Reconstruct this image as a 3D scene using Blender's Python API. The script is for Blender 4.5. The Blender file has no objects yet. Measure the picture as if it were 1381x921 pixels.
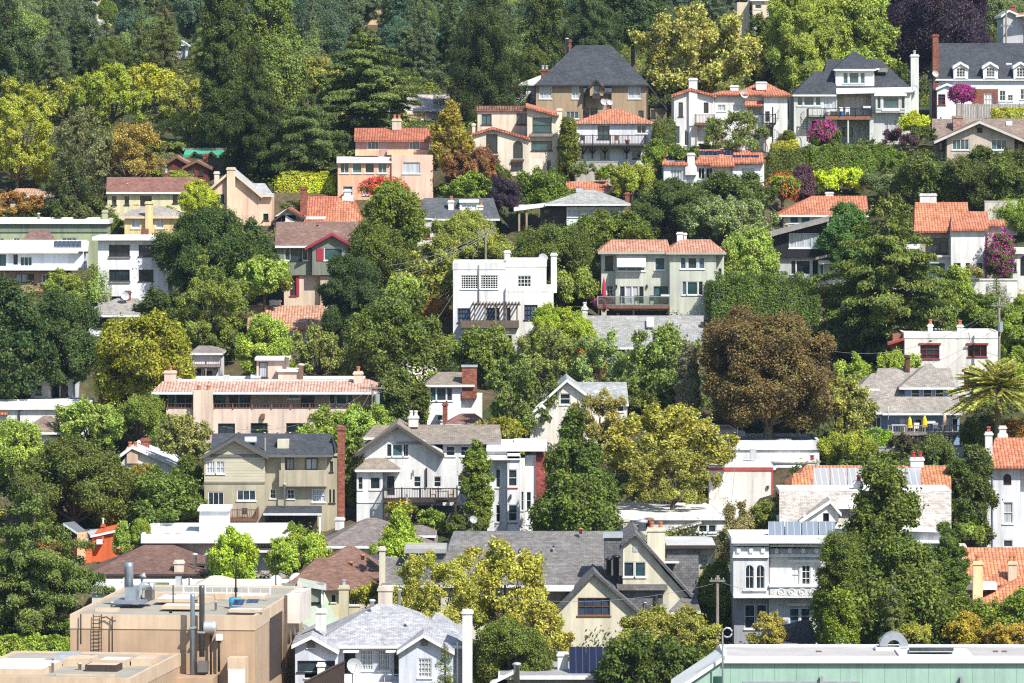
import bpy, math, random
import numpy as np
from mathutils import Vector
from mathutils.geometry import tessellate_polygon

# ------------------------------------------------------------------ frame of the photograph
F, CX, YH, ZC = 7171.0, 690.5, 150.0, 47.0      # focal length (px), optical axis, horizon row, camera height (m)
SC = bpy.context.scene
COL = SC.collection
R = math.radians
rnd = random.Random(7)

def wx(px, D): return (px - CX) / F * D
def wz(py, D): return ZC + (YH - py) / F * D

# hillside profile: (distance, height above valley floor)
_rows = [(400, 930), (450, 760), (512, 520), (560, 350), (600, 215), (650, 140), (720, 90), (900, 0)]
PROF_D = [-800, 372] + [d for d, r in _rows] + [1200, 1600, 2400, 6000]
PROF_Z = [0, 0] + [wz(r, d) for d, r in _rows] + [92, 112, 120, 120]
def gz(D): return float(np.interp(D, PROF_D, PROF_Z))
def dg(row):
    """distance at which the hillside shows at a photo row"""
    rr = [r for d, r in _rows]; dd = [d for d, r in _rows]
    if row > 930: return 400 - (row - 930) / 3.4
    return float(np.interp(row, rr[::-1], dd[::-1]))

# ------------------------------------------------------------------ materials
MATS = {}
def lin(c):
    if isinstance(c, str):
        v = [int(c[i:i + 2], 16) / 255 for i in (0, 2, 4)]
        return tuple(((x + .055) / 1.055) ** 2.4 if x > .04045 else x / 12.92 for x in v)
    return tuple(c)
class NT:
    def __init__(s, name):
        s.m = bpy.data.materials.new(name); s.m.use_nodes = True
        s.t = s.m.node_tree; s.b = s.t.nodes['Principled BSDF']
        s.out = s.t.nodes['Material Output']
    def n(s, typ, **kw):
        o = s.t.nodes.new(typ)
        for k, v in kw.items():
            if k.startswith('i_'): o.inputs[k[2:].replace('_', ' ')].default_value = v
            elif k.startswith('n_'): o.inputs[int(k[2:])].default_value = v
            else: setattr(o, k, v)
        return o
    def l(s, a, b): s.t.links.new(a, b)
    def math(s, op, a, b=None, c=None):
        o = s.n('ShaderNodeMath', operation=op)
        for i, v in enumerate((a, b, c)):
            if v is None: continue
            if isinstance(v, (int, float)): o.inputs[i].default_value = v
            else: s.l(v, o.inputs[i])
        return o.outputs[0]
    def ramp(s, fac, lo, hi, a, b):
        o = s.n('ShaderNodeMapRange'); s.l(fac, o.inputs[0])
        for i, v in enumerate((lo, hi, a, b)): o.inputs[i + 1].default_value = v
        return o.outputs[0]
    def scalecol(s, col, fac):
        """colour times a float"""
        o = s.n('ShaderNodeVectorMath', operation='SCALE')
        if isinstance(col, tuple): o.inputs[0].default_value = col[:3]
        else: s.l(col, o.inputs[0])
        s.l(fac, o.inputs['Scale']); return o.outputs[0]
    def mix(s, fac, a, b):
        o = s.n('ShaderNodeMix', data_type='RGBA')
        for i, v in ((0, fac), (6, a), (7, b)):
            if isinstance(v, (int, float)): o.inputs[i].default_value = v
            elif isinstance(v, tuple): o.inputs[i].default_value = (*v[:3], 1)
            else: s.l(v, o.inputs[i])
        return o.outputs[2]
    def noise(s, vec, scale, detail=3, rough=.55):
        o = s.n('ShaderNodeTexNoise'); o.inputs['Scale'].default_value = scale
        o.inputs['Detail'].default_value = detail; o.inputs['Roughness'].default_value = rough
        if vec is not None: s.l(vec, o.inputs['Vector'])
        return o.outputs['Fac']
    def map(s, vec, sc):
        o = s.n('ShaderNodeMapping'); o.inputs['Scale'].default_value = sc; s.l(vec, o.inputs['Vector']); return o.outputs[0]
    def bump(s, h, strength=.5, dist=.05):
        o = s.n('ShaderNodeBump'); o.inputs['Strength'].default_value = strength; o.inputs['Distance'].default_value = dist
        s.l(h, o.inputs['Height']); s.l(o.outputs[0], s.b.inputs['Normal'])
    def rough(s, v, spec=.3):
        s.b.inputs['Roughness'].default_value = v; s.b.inputs['Specular IOR Level'].default_value = spec

def mat(kind, col, c2=None):
    col = lin(col); key = (kind, tuple(round(c, 3) for c in col), c2)
    if key in MATS: return MATS[key]
    s = NT(kind + '_%d' % len(MATS)); tc = s.n('ShaderNodeTexCoord'); ob = tc.outputs['Object']; uv = tc.outputs['UV']
    oi = s.n('ShaderNodeObjectInfo').outputs['Random']
    base = s.b.inputs['Base Color']
    if kind in ('stucco', 'paint'):
        n1 = s.noise(ob, .45, 4); st = s.noise(s.map(ob, (1.6, 1.6, .12)), 1.0, 5, .65); fine = s.noise(ob, 6.0, 3)
        f = s.math('MULTIPLY', s.ramp(n1, .3, .7, .86, 1.06), s.ramp(st, .42, .74, 1.04, .66 if kind == 'stucco' else .84))
        s.l(s.scalecol(col, f), base)
        s.bump(fine, .35 if kind == 'stucco' else .1, .03); s.rough(.85 if kind == 'stucco' else .5)
    elif kind == 'siding':
        sep = s.n('ShaderNodeSeparateXYZ'); s.l(uv, sep.inputs[0])
        fr = s.math('FRACT', s.math('MULTIPLY', sep.outputs[1], 1 / .24))
        n1 = s.noise(s.map(ob, (.6, .6, 3.5)), 1.2, 4)
        s.l(s.scalecol(col, s.ramp(n1, .3, .7, .88, 1.06)), base)
        s.bump(s.math('MULTIPLY', fr, -1.0), .8, .05); s.rough(.6)
    elif kind == 'batten':
        sep = s.n('ShaderNodeSeparateXYZ'); s.l(uv, sep.inputs[0])
        fr = s.math('PINGPONG', s.math('MULTIPLY', sep.outputs[0], 1 / .4), .5)
        n1 = s.noise(s.map(ob, (3., 3., .3)), 1.2, 4)
        s.l(s.scalecol(col, s.ramp(n1, .3, .7, .85, 1.1)), base)
        s.bump(s.math('LESS_THAN', fr, .08), .8, .05); s.rough(.7)
    elif kind in ('shingle', 'tile', 'brick', 'block'):
        bw, bh, mo = {'shingle': (.36, .2, .01), 'tile': (.29, .4, .04), 'brick': (.3, .11, .012), 'block': (.33, .33, .05)}[kind]
        br = s.n('ShaderNodeTexBrick'); s.l(uv, br.inputs['Vector'])
        br.inputs['Scale'].default_value = 1; br.inputs['Brick Width'].default_value = bw; br.inputs['Row Height'].default_value = bh
        br.inputs['Mortar Size'].default_value = mo; br.inputs['Mortar Smooth'].default_value = .4; br.inputs['Bias'].default_value = 0
        if kind in ('tile', 'block'): br.offset = 0
        v = {'shingle': .2, 'tile': .3, 'brick': .3, 'block': .1}[kind]
        br.inputs['Color1'].default_value = (*[c * (1 - v) for c in col], 1)
        br.inputs['Color2'].default_value = (*[min(1, c * (1 + v)) for c in col], 1)
        br.inputs['Mortar'].default_value = (*(([c * .6 for c in col]) if kind != 'block' else [.6, .6, .58]), 1)
        n1 = s.noise(ob, .5, 4, .6); n2 = s.noise(s.map(uv, (1.3, .6, 1)), 1.0, 4, .7); n3 = s.noise(uv, 2.6, 3, .7)
        f = s.math('MULTIPLY', s.math('MULTIPLY', s.ramp(n1, .3, .7, .8, 1.12), s.ramp(n2, .3, .72, 1.12, .78)), s.ramp(n3, .3, .7, .8, 1.2))
        c = br.outputs['Color']
        if kind == 'tile':
            pal = s.mix(s.ramp(s.noise(uv, 1.7, 3, .7), .52, .72, 0, .55), c, tuple(x * .6 + .2 for x in col)); c = pal
        s.l(s.scalecol(c, f), base)
        if kind == 'tile':
            sep = s.n('ShaderNodeSeparateXYZ'); s.l(uv, sep.inputs[0])
            w = s.math('ABSOLUTE', s.math('SINE', s.math('MULTIPLY', sep.outputs[0], math.pi / .29)))
            fr = s.math('FRACT', s.math('MULTIPLY', sep.outputs[1], 1 / .4))
            s.bump(s.math('ADD', w, s.math('MULTIPLY', fr, -.4)), .75, .08)
        else:
            s.bump(s.math('ADD', br.outputs['Fac'], s.math('MULTIPLY', n3, -1.2)), .7, .03)
        s.rough(.85, .2)
    elif kind == 'flatroof':
        n1 = s.noise(ob, .25, 5, .65); n2 = s.noise(ob, 3.0, 4, .7)
        f = s.math('MULTIPLY', s.ramp(n1, .32, .68, .78, 1.06), s.ramp(n2, .3, .7, .9, 1.06))
        s.l(s.scalecol(col, f), base); s.bump(n2, .3, .05); s.rough(.9)
    elif kind == 'wood':
        n1 = s.noise(s.map(ob, (5, 5, 1.2)), 1.5, 4, .6)
        s.l(s.scalecol(col, s.ramp(n1, .3, .7, .7, 1.25)), base); s.bump(n1, .3, .02); s.rough(.8)
    elif kind == 'metal':
        n1 = s.noise(ob, 1.3, 4, .6)
        s.l(s.scalecol(col, s.ramp(n1, .3, .7, .8, 1.1)), base); s.b.inputs['Metallic'].default_value = .55; s.rough(.42, .5)
    elif kind == 'glass':
        n1 = s.noise(ob, .9, 2)
        s.l(s.scalecol(col, s.math('MULTIPLY', s.ramp(oi, 0, 1, .45, 1.6), s.ramp(n1, .3, .7, .6, 1.3))), base)
        s.bump(n1, .05, .05); s.rough(.06, .6)
    elif kind == 'curtain':
        sep = s.n('ShaderNodeSeparateXYZ'); s.l(ob, sep.inputs[0])
        w = s.noise(s.map(ob, (6, 6, .3)), 1.0, 2)
        s.l(s.scalecol(col, s.ramp(w, .3, .7, .55, 1.1)), base); s.rough(.15, .6)
    elif kind == 'solar':
        sep = s.n('ShaderNodeSeparateXYZ'); s.l(uv, sep.inputs[0])
        a = s.math('LESS_THAN', s.math('PINGPONG', s.math('MULTIPLY', sep.outputs[0], 1 / .5), .5), .035)
        s.l(s.mix(a, col, tuple(min(1, c * 2 + .05) for c in col)), base); s.rough(.25, .5)
    else:  # plain, slightly uneven paint
        n1 = s.noise(ob, 1.1, 4)
        s.l(s.scalecol(col, s.ramp(n1, .3, .7, .85, 1.08)), base); s.rough(.6)
    MATS[key] = s.m
    return s.m

def clear_mat():
    s = NT('clear_glass'); tr = s.n('ShaderNodeBsdfTransparent'); tr.inputs[0].default_value = (.82, .88, .87, 1); gl = s.n('ShaderNodeBsdfGlossy'); gl.inputs['Roughness'].default_value = .08; gl.inputs[0].default_value = (.8, .85, .85, 1)
    mx = s.n('ShaderNodeMixShader'); mx.inputs[0].default_value = .16; s.l(tr.outputs[0], mx.inputs[1]); s.l(gl.outputs[0], mx.inputs[2]); s.l(mx.outputs[0], s.out.inputs['Surface']); return s.m
CLEAR = clear_mat()
def foliage_mat():
    s = NT('foliage'); oi = s.n('ShaderNodeObjectInfo'); ge = s.n('ShaderNodeNewGeometry'); tc = s.n('ShaderNodeTexCoord')
    rp = ge.outputs['Random Per Island']
    n1 = s.noise(s.math and tc.outputs['Object'], .55, 3, .6)
    f = s.math('MULTIPLY', s.ramp(rp, 0, 1, .5, 1.5), s.ramp(n1, .32, .68, .72, 1.32))
    hs = s.n('ShaderNodeHueSaturation'); s.l(oi.outputs['Color'], hs.inputs['Color'])
    hs.inputs['Saturation'].default_value = .98; hs.inputs['Value'].default_value = 1.06
    s.l(s.ramp(s.math('ADD', s.math('MULTIPLY', s.noise(tc.outputs['Object'], .35, 2), .7), s.math('MULTIPLY', rp, .3)), .25, .75, .472, .526), hs.inputs['Hue'])
    dead = s.mix(s.ramp(rp, .9, .94, 0, .55), hs.outputs[0], (.2, .15, .05)); dead = s.mix(s.ramp(s.noise(tc.outputs['Object'], .8, 3, .6), .56, .7, 0, .32), dead, (.16, .15, .035))
    c = s.scalecol(dead, f)
    s.l(c, s.b.inputs['Base Color']); s.rough(.6, .12)
    tr = s.n('ShaderNodeBsdfTranslucent'); s.l(c, tr.inputs['Color'])
    mx = s.n('ShaderNodeMixShader'); mx.inputs[0].default_value = .3
    s.l(s.b.outputs[0], mx.inputs[1]); s.l(tr.outputs[0], mx.inputs[2]); s.l(mx.outputs[0], s.out.inputs['Surface'])
    return s.m
FOL = foliage_mat()
BARK = mat('wood', (.09, .065, .045)); BARKG = mat('wood', (.2, .17, .13))

WHITE = mat('paint', (.68, .68, .665)); TRIMW = mat('paint', (.66, .66, .645)); DARKW = mat('wood', (.05, .035, .03)); BROWNW = mat('wood', (.16, .08, .045))
GREYW = mat('wood', (.2, .18, .16)); METAL = mat('metal', (.42, .44, .46)); BLACKM = mat('metal', (.03, .03, .035)); REDT = mat('paint', (.3, .04, .03))
BRICK = mat('brick', (.27, .1, .065)); PIPE = mat('metal', (.55, .57, .6)); CLAY = mat('plain', (.4, .15, .07)); RAILB = mat('wood', (.035, .025, .022))
GL = {'d': mat('glass', (.018, .028, .035)), 't': mat('glass', (.035, .09, .1)), 'b': mat('glass', (.05, .09, .15)), 'c': mat('curtain', (.42, .46, .5)), 'l': mat('curtain', (.62, .65, .66))}
FR = {'w': TRIMW, 'k': mat('paint', (.03, .03, .032)), 'b': mat('wood', (.13, .06, .03)), 'r': mat('paint', (.2, .03, .03)), 'g': mat('paint', (.3, .31, .3)), 'p': mat('paint', (.5, .42, .33))}

# ------------------------------------------------------------------ mesh builder
class MB:
    def __init__(s): s.v = []; s.f = []; s.mi = []
    def poly(s, pts, mi=0):
        i = len(s.v); s.v += [tuple(p) for p in pts]; s.f.append(tuple(range(i, i + len(pts)))); s.mi.append(mi)
    def box(s, x0, x1, y0, y1, z0, z1, mi=0):
        i = len(s.v)
        s.v += [(x0, y0, z0), (x1, y0, z0), (x1, y1, z0), (x0, y1, z0), (x0, y0, z1), (x1, y0, z1), (x1, y1, z1), (x0, y1, z1)]
        for q in ((0, 1, 5, 4), (1, 2, 6, 5), (2, 3, 7, 6), (3, 0, 4, 7), (4, 5, 6, 7), (3, 2, 1, 0)):
            s.f.append(tuple(i + k for k in q)); s.mi.append(mi)
    def loft(s, rings, mi=0, caps=True, close=True):
        """rings: list of equal-length point lists"""
        i = len(s.v); n = len(rings[0])
        for r in rings: s.v += [tuple(p) for p in r]
        for a in range(len(rings) - 1):
            for k in range(n if close else n - 1):
                j = (k + 1) % n
                s.f.append((i + a * n + k, i + a * n + j, i + (a + 1) * n + j, i + (a + 1) * n + k)); s.mi.append(mi)
        if caps:
            s.f.append(tuple(i + k for k in range(n))[::-1]); s.mi.append(mi)
            s.f.append(tuple(i + (len(rings) - 1) * n + k for k in range(n))); s.mi.append(mi)
    def tube(s, path, rad, n=6, mi=0):
        rings = []
        for k, p in enumerate(path):
            p = Vector(p); a = Vector(path[max(0, k - 1)]); b = Vector(path[min(len(path) - 1, k + 1)])
            d = (b - a).normalized(); u = d.cross(Vector((0, 0, 1)))
            if u.length < .05: u = d.cross(Vector((0, 1, 0)))
            u.normalize(); w = u.cross(d).normalized(); r = rad[k] if isinstance(rad, (list, tuple)) else rad
            rings.append([p + (u * math.cos(t) + w * math.sin(t)) * r for t in [2 * math.pi * q / n for q in range(n)]])
        s.loft(rings, mi)
    def prism(s, outline, holes, y0, L, rev, mi=0):
        """outline, holes: (x,z) loops facing -Y at y0, extruded to y0+L; holes get reveals rev deep"""
        P = [[Vector((x, z, 0)) for x, z in lp] for lp in [outline] + holes]
        flat = [p for lp in P for p in lp]
        i = len(s.v); s.v += [(p.x, y0, p.y) for p in flat]
        for t in tessellate_polygon(P):
            a, b, c = [flat[k] for k in t]
            if (b - a).cross(c - a).z < 0: t = (t[0], t[2], t[1])
            s.f.append(tuple(i + k for k in t)); s.mi.append(mi)
        n = len(outline); j = len(s.v); s.v += [(x, y0 + L, z) for x, z in outline]
        for k in range(n):
            m = (k + 1) % n; s.f.append((i + m, i + k, j + k, j + m)); s.mi.append(mi)
        s.f.append(tuple(j + k for k in range(n))[::-1]); s.mi.append(mi)
        for h in holes:
            m = len(h)
            for k in range(m):
                (xa, za), (xb, zb) = h[k], h[(k + 1) % m]
                s.poly([(xa, y0, za), (xb, y0, zb), (xb, y0 + rev, zb), (xa, y0 + rev, za)], mi)
    def build(s, name, mats, parent=None, off=(0, 0, 0), smooth=False):
        me = bpy.data.meshes.new(name)
        ox, oy, oz = off
        me.from_pydata([(x - ox, y - oy, z - oz) for x, y, z in s.v], [], s.f)
        if not isinstance(mats, (list, tuple)): mats = [mats]
        for m in mats: me.materials.append(m)
        me.polygons.foreach_set('material_index', [min(k, len(mats) - 1) for k in s.mi])
        if smooth: me.polygons.foreach_set('use_smooth', [True] * len(s.f))
        me.update()
        uv = me.uv_layers.new(name='UVMap').data
        Z = Vector((0, 0, 1)); vs = me.vertices
        for p in me.polygons:
            nn = p.normal
            if abs(nn.z) > .985: u = Vector((1, 0, 0)); w = Vector((0, 1, 0))
            else: u = Z.cross(nn).normalized(); w = nn.cross(u)
            for li in p.loop_indices:
                c = vs[me.loops[li].vertex_index].co; uv[li].uv = (c.dot(u), c.dot(w))
        o = bpy.data.objects.new(name, me); COL.objects.link(o)
        if parent is not None: o.parent = parent
        return o

def tag(o, label, cat, group=None, kind=None):
    if label: o['label'] = label
    if cat: o['category'] = cat
    if group: o['group'] = group
    if kind: o['kind'] = kind
    return o
def empty(name, loc, rz=0):
    o = bpy.data.objects.new(name, None); o.location = loc; o.rotation_euler = (0, 0, rz); o.empty_display_size = .3
    COL.objects.link(o); return o

PADS = []
# ------------------------------------------------------------------ houses, drawn in photo rows/columns at their own distance
class H:
    def __init__(s, name, label, x0, x1, yb, D=None, L=9.0, cat='house', rot=0, m=None, pad=True):
        s.D = D or dg(yb); s.L = L; s.yb = yb; s.m = m
        s.loc = (wx((x0 + x1) / 2, s.D), s.D, wz(yb, s.D))
        s.root = tag(empty(name, s.loc, R(rot)), label, cat)
        s.zb = s.loc[2] - 3.0
        if pad: PADS.append((wx(x0, s.D) - .6, wx(x1, s.D) + .6, s.D - .3, s.D + L + .8, s.loc[2]))
    def X(s, px, d=0): return wx(px, s.D + d)
    def Z(s, py, d=0): return s.zb if py is None else wz(py, s.D + d)
    def P(s, px, py, d=0): return Vector((wx(px, s.D + d), s.D + d, wz(py, s.D + d)))
    def out(s, mb, name, mats, parent=None, smooth=False): return mb.build(name, mats, parent or s.root, s.loc, smooth)
    # walls with real openings; wins: (x0,y0,x1,y1,'cols rows frame glass [A][D]')
    def wall(s, x0, y0, x1, y1=None, d=0, L=None, m=None, wins=(), top=None, name='wall'):
        if top: ol = [(x0, y1)] + [(x1, y1)] + top[::-1]
        else: ol = [(x0, y1), (x1, y1), (x1, y0), (x0, y0)]
        ol = [(s.X(a, d), s.Z(b, d)) for a, b in ol]
        holes = []; mb = MB()
        for w in wins:
            a, b, c, e = w[:4]; st = w[4] if len(w) > 4 else '11wd'
            holes.append(s.loop(a, b, c, e, d, 'A' in st)); s.window(a, b, c, e, d, st)
        mb.prism(ol, holes, s.D + d, L or s.L, .16)
        return s.out(mb, name, m or s.m)
    def loop(s, a, b, c, e, d, arch, k=0):
        xa, xb, zt, z0 = s.X(a, d) + k, s.X(c, d) - k, s.Z(b, d) - k, s.Z(e, d) + k
        if not arch: return [(xa, z0), (xb, z0), (xb, zt), (xa, zt)]
        r = (xb - xa) / 2; cx = (xa + xb) / 2
        return [(xa, z0), (xb, z0)] + [(cx + r * math.cos(t), zt - r + r * math.sin(t)) for t in [math.pi * q / 8 for q in range(9)]]
    def window(s, a, b, c, e, d, st='11wd'):
        nx, ny, fm, g = int(st[0]), int(st[1]), FR[st[2]], GL[st[3]]
        xa, xb, zt, z0 = s.X(a, d), s.X(c, d), s.Z(b, d), s.Z(e, d); y = s.D + d
        w = min(.07, (xb - xa) * .09); mb = MB(); arch = 'A' in st
        if arch:
            o1, o2 = s.loop(a, b, c, e, d, 1), s.loop(a, b, c, e, d, 1, w)
            for k in range(len(o1)):
                m = (k + 1) % len(o1); q = [o1[k], o1[m], o2[m], o2[k]]
                mb.poly([(x, y + .07, z) for x, z in q])
        else:
            for (p0, p1, q0, q1) in ((xa, xa + w, z0, zt), (xb - w, xb, z0, zt), (xa + w, xb - w, z0, z0 + w), (xa + w, xb - w, zt - w, zt)):
                mb.box(p0, p1, y + .04, y + .15, q0, q1)
        t = w * .32
        for k in range(1, nx):
            x = xa + (xb - xa) * k / nx; mb.box(x - t, x + t, y + .07, y + .14, z0 + w, zt - w)
        for k in range(1, ny):
            z = z0 + (zt - z0) * k / ny; mb.box(xa + w, xb - w, y + .065, y + .135, z - t, z + t)
        if 'D' not in st and not arch: mb.box(xa - .08, xb + .08, y - .09, y + .12, z0 - .1, z0 - .002)   # sill
        if 'T' in st:                                                              # outside casing
            k = .11
            for (p0, p1, q0, q1) in ((xa - k, xa, z0, zt + k), (xb, xb + k, z0, zt + k), (xa, xb, zt, zt + k)):
                mb.box(p0, p1, y - .045, y - .002, q0, q1)
        o = s.out(mb, 'door' if 'D' in st else 'window', fm)
        pm = MB(); pm.poly([(x, y + .155, z) for x, z in s.loop(a, b, c, e, d, arch)])
        s.out(pm, 'pane', g, o)
    def box(s, name, x0, y0, x1, y1, d=0, L=.5, m=None, parent=None):
        mb = MB(); mb.box(s.X(x0, d), s.X(x1, d), s.D + d, s.D + d + L, s.Z(y1, d), s.Z(y0, d)); return s.out(mb, name, m or s.m, parent)
    # sloping roof over a rectangle: eave row ye at depth d, ridge from rl to rr at row yr (depth dr)
    def hip(s, xl, xr, ye, rl, rr, yr, m, d=-.5, L=None, dr=None, fm=None, t=.2, name='roof'):
        L = L or s.L + 1; dr = d + L / 2 if dr is None else dr; e = s.Z(ye, d)
        xa, xb, ya, yb = s.X(xl, d), s.X(xr, d), s.D + d, s.D + d + L
        A, B, C, E = (xa, ya, e), (xb, ya, e), (xb, yb, e), (xa, yb, e)
        Rl, Rr = s.P(rl, yr, dr), s.P(rr, yr, dr)
        mb = MB(); mb.poly([A, B, Rr, Rl]); mb.poly([C, E, Rl, Rr]); mb.poly([E, A, Rl]); mb.poly([B, C, Rr])
        lo = [(p[0], p[1], e - t) for p in (A, B, C, E)]; hi = [A, B, C, E]
        for k in range(4): j = (k + 1) % 4; mb.poly([lo[k], lo[j], hi[j], hi[k]], 1)
        mb.poly(lo[::-1], 1)
        return s.out(mb, name, [m, fm or TRIMW])
    # gable facing the camera
    def gab(s, xl, yl, xa, ya, xr, yr, m, d=-.5, L=None, fm=None, t=.22, name='roof'):
        pts = [(xl, yl), (xa, ya), (xr, yr)]; top = [(s.X(a, d), s.Z(b, d)) for a, b in pts]; bot = [(x, z - t * 1.3) for x, z in top]
        L = L or s.L + 1; y0, y1 = s.D + d, s.D + d + L; mb = MB()
        for k in (0, 1):
            a, b, c, e = top[k], top[k + 1], bot[k + 1], bot[k]
            mb.poly([(a[0], y0, a[1]), (b[0], y0, b[1]), (b[0], y1, b[1]), (a[0], y1, a[1])])
            mb.poly([(e[0], y0, e[1]), (e[0], y1, e[1]), (c[0], y1, c[1]), (c[0], y0, c[1])], 1)
            mb.poly([(a[0], y0, a[1]), (e[0], y0, e[1]), (c[0], y0, c[1]), (b[0], y0, b[1])], 1)
            mb.poly([(a[0], y1, a[1]), (b[0], y1, b[1]), (c[0], y1, c[1]), (e[0], y1, e[1])], 1)
        for k in (0, 2): a, e = top[k], bot[k]; mb.poly([(a[0], y0, a[1]), (a[0], y1, a[1]), (e[0], y1, e[1]), (e[0], y0, e[1])], 1)
        return s.out(mb, name, [m, fm or TRIMW])
    # one sloping slab given by four photo points with depths: front-left, front-right, back-right, back-left
    def slab(s, pts, m, t=.2, fm=None, name='roof', parent=None):
        q = [s.P(*p) for p in pts]; lo = [p - Vector((0, 0, t)) for p in q]; mb = MB(); mb.poly(q)
        n = len(q)
        for k in range(n): j = (k + 1) % n; mb.poly([lo[k], lo[j], q[j], q[k]], 1)
        mb.poly(lo[::-1], 1); return s.out(mb, name, [m, fm or TRIMW], parent)
    def flat(s, x0, x1, y, m, d=-.4, L=None, t=.25, fm=None, par=0, name='roof'):
        L = L or s.L + .8; z = s.Z(y, d); mb = MB(); xa, xb, ya, yb = s.X(x0, d), s.X(x1, d), s.D + d, s.D + d + L
        if par:
            w = .25; zz = z - par
            mb.box(xa, xb, ya, ya + w, zz - t, z, 1); mb.box(xa, xb, yb - w, yb, zz - t, z, 1)
            mb.box(xa, xa + w, ya + w, yb - w, zz - t, z, 1); mb.box(xb - w, xb, ya + w, yb - w, zz - t, z, 1)
            mb.box(xa + w, xb - w, ya + w, yb - w, zz - t, zz)
        else:
            mb.box(xa, xb, ya, yb, z - t, z, 1); mb.poly([(xa + .1, ya + .1, z + .006), (xb - .1, ya + .1, z + .006), (xb - .1, yb - .1, z + .006), (xa + .1, yb - .1, z + .006)], 0)
        return s.out(mb, name, [m, fm or TRIMW])
    def chim(s, x0, y0, x1, y1, d=3, m=None, L=None, pots=0, cap=True, pm=None, flare=0):
        m = m or s.m; xa, xb = s.X(x0, d), s.X(x1, d); w = xb - xa; L = L or max(.5, min(1.1, w)); za, zb = s.Z(y1, d), s.Z(y0, d); y = s.D + d
        mb = MB(); h = zb - za; c = min(.28, h * .22)
        if flare: mb.loft([[(xa - flare, y, za), (xb + flare, y, za), (xb + flare, y + L, za), (xa - flare, y + L, za)], [(xa - flare, y, za + h * .35), (xb + flare, y, za + h * .35), (xb + flare, y + L, za + h * .35), (xa - flare, y + L, za + h * .35)],
                           [(xa, y, za + h * .5), (xb, y, za + h * .5), (xb, y + L, za + h * .5), (xa, y + L, za + h * .5)], [(xa, y, zb - c), (xb, y, zb - c), (xb, y + L, zb - c), (xa, y + L, zb - c)]])
        else: mb.box(xa, xb, y, y + L, za, zb - c)
        o = s.out(mb, 'chimney', m)
        cb = MB()
        if cap: cb.box(xa - .08, xb + .08, y - .08, y + L + .08, zb - c, zb - c * .45); cb.box(xa, xb, y, y + L, zb - c * .45, zb)
        else: cb.box(xa, xb, y, y + L, zb - c, zb)
        s.out(cb, 'chimney_cap', m, o)
        for k in range(pots):
            px = xa + w * (k + .5) / pots; pb = MB(); r = min(.17, w / pots * .36)
            pb.loft([[(px + rr * math.cos(t), y + L / 2 + rr * math.sin(t), zb + zz) for t in [2 * math.pi * q / 10 for q in range(10)]] for rr, zz in ((r, 0), (r * .85, .3), (r * 1.15, .34), (r * 1.15, .45), (r * .7, .46))])
            s.out(pb, 'chimney_pot', pm or CLAY, o)
        return o
    def pipe(s, x, y0, y1, d=3, r=.1, m=None, cap=True, name='vent_pipe'):
        mb = MB(); X, Y, za, zb = s.X(x, d), s.D + d, s.Z(y1, d), s.Z(y0, d)
        ring = lambda rr, z: [(X + rr * math.cos(t), Y + rr * math.sin(t), z) for t in [2 * math.pi * q / 10 for q in range(10)]]
        rr = [ring(r, za), ring(r, zb - r)]
        if cap: rr += [ring(r * 1.5, zb - r), ring(r * 1.5, zb - r * .3), ring(r * .5, zb)]
        else: rr += [ring(r, zb)]
        mb.loft(rr); return s.out(mb, name, m or PIPE, None, True)
    def rail(s, x0, y0, x1, y1, d, m=None, step=.16, post=1.8, name='railing', t=.03, glass=None, back=0):
        xa, xb, z1, z0 = s.X(x0, d), s.X(x1, d), s.Z(y0, d), s.Z(y1, d); y = s.D + d; mb = MB()
        def run(ax, ay, bx, by):
            ln = math.hypot(bx - ax, by - ay); n = max(1, int(ln / step)); dx, dy = (bx - ax) / ln, (by - ay) / ln
            hor = abs(dx) > .5
            def bar(za, zb, w):
                if hor: mb.box(min(ax, bx), max(ax, bx), ay - w, ay + w, za, zb)
                else: mb.box(ax - w, ax + w, min(ay, by), max(ay, by), za, zb)
            bar(z1 - .07, z1, .05); bar(z0, z0 + .06, .035)
            if not glass:
                for k in range(1, n): px, py = ax + dx * ln * k / n, ay + dy * ln * k / n; mb.box(px - t * .6, px + t * .6, py - t * .6, py + t * .6, z0 + .06, z1 - .07)
            k = max(1, round(ln / post))
            for q in range(k + 1): px, py = ax + dx * ln * q / k, ay + dy * ln * q / k; mb.box(px - .055, px + .055, py - .056, py + .056, z0 - .1, z1 + .05)
        run(xa, y, xb, y)
        if back: run(xa, y + .06, xa, y + back); run(xb, y + .06, xb, y + back)
        o = s.out(mb, name, m or RAILB)
        if glass:
            g = MB(); g.box(xa, xb, y - .008, y + .008, z0 + .08, z1 - .1); s.out(g, 'glass_panel', glass, o)
        return o
    def deck(s, x0, y, x1, d, L, m=None, t=.22, posts=0, pm=None, legs=None):
        z = s.Z(y, d); mb = MB(); xa, xb = s.X(x0, d), s.X(x1, d); mb.box(xa, xb, s.D + d, s.D + d + L, z - t, z); o = s.out(mb, 'deck', m or GREYW)
        for k in range(posts):
            px = xa + .1 + (xb - xa - .2) * k / max(1, posts - 1); pb = MB(); pb.box(px - .08, px + .08, s.D + d + .1, s.D + d + .26, s.Z(legs, d) - 1.5, z - t); s.out(pb, 'deck_post', pm or m or GREYW, o)
        return o
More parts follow.
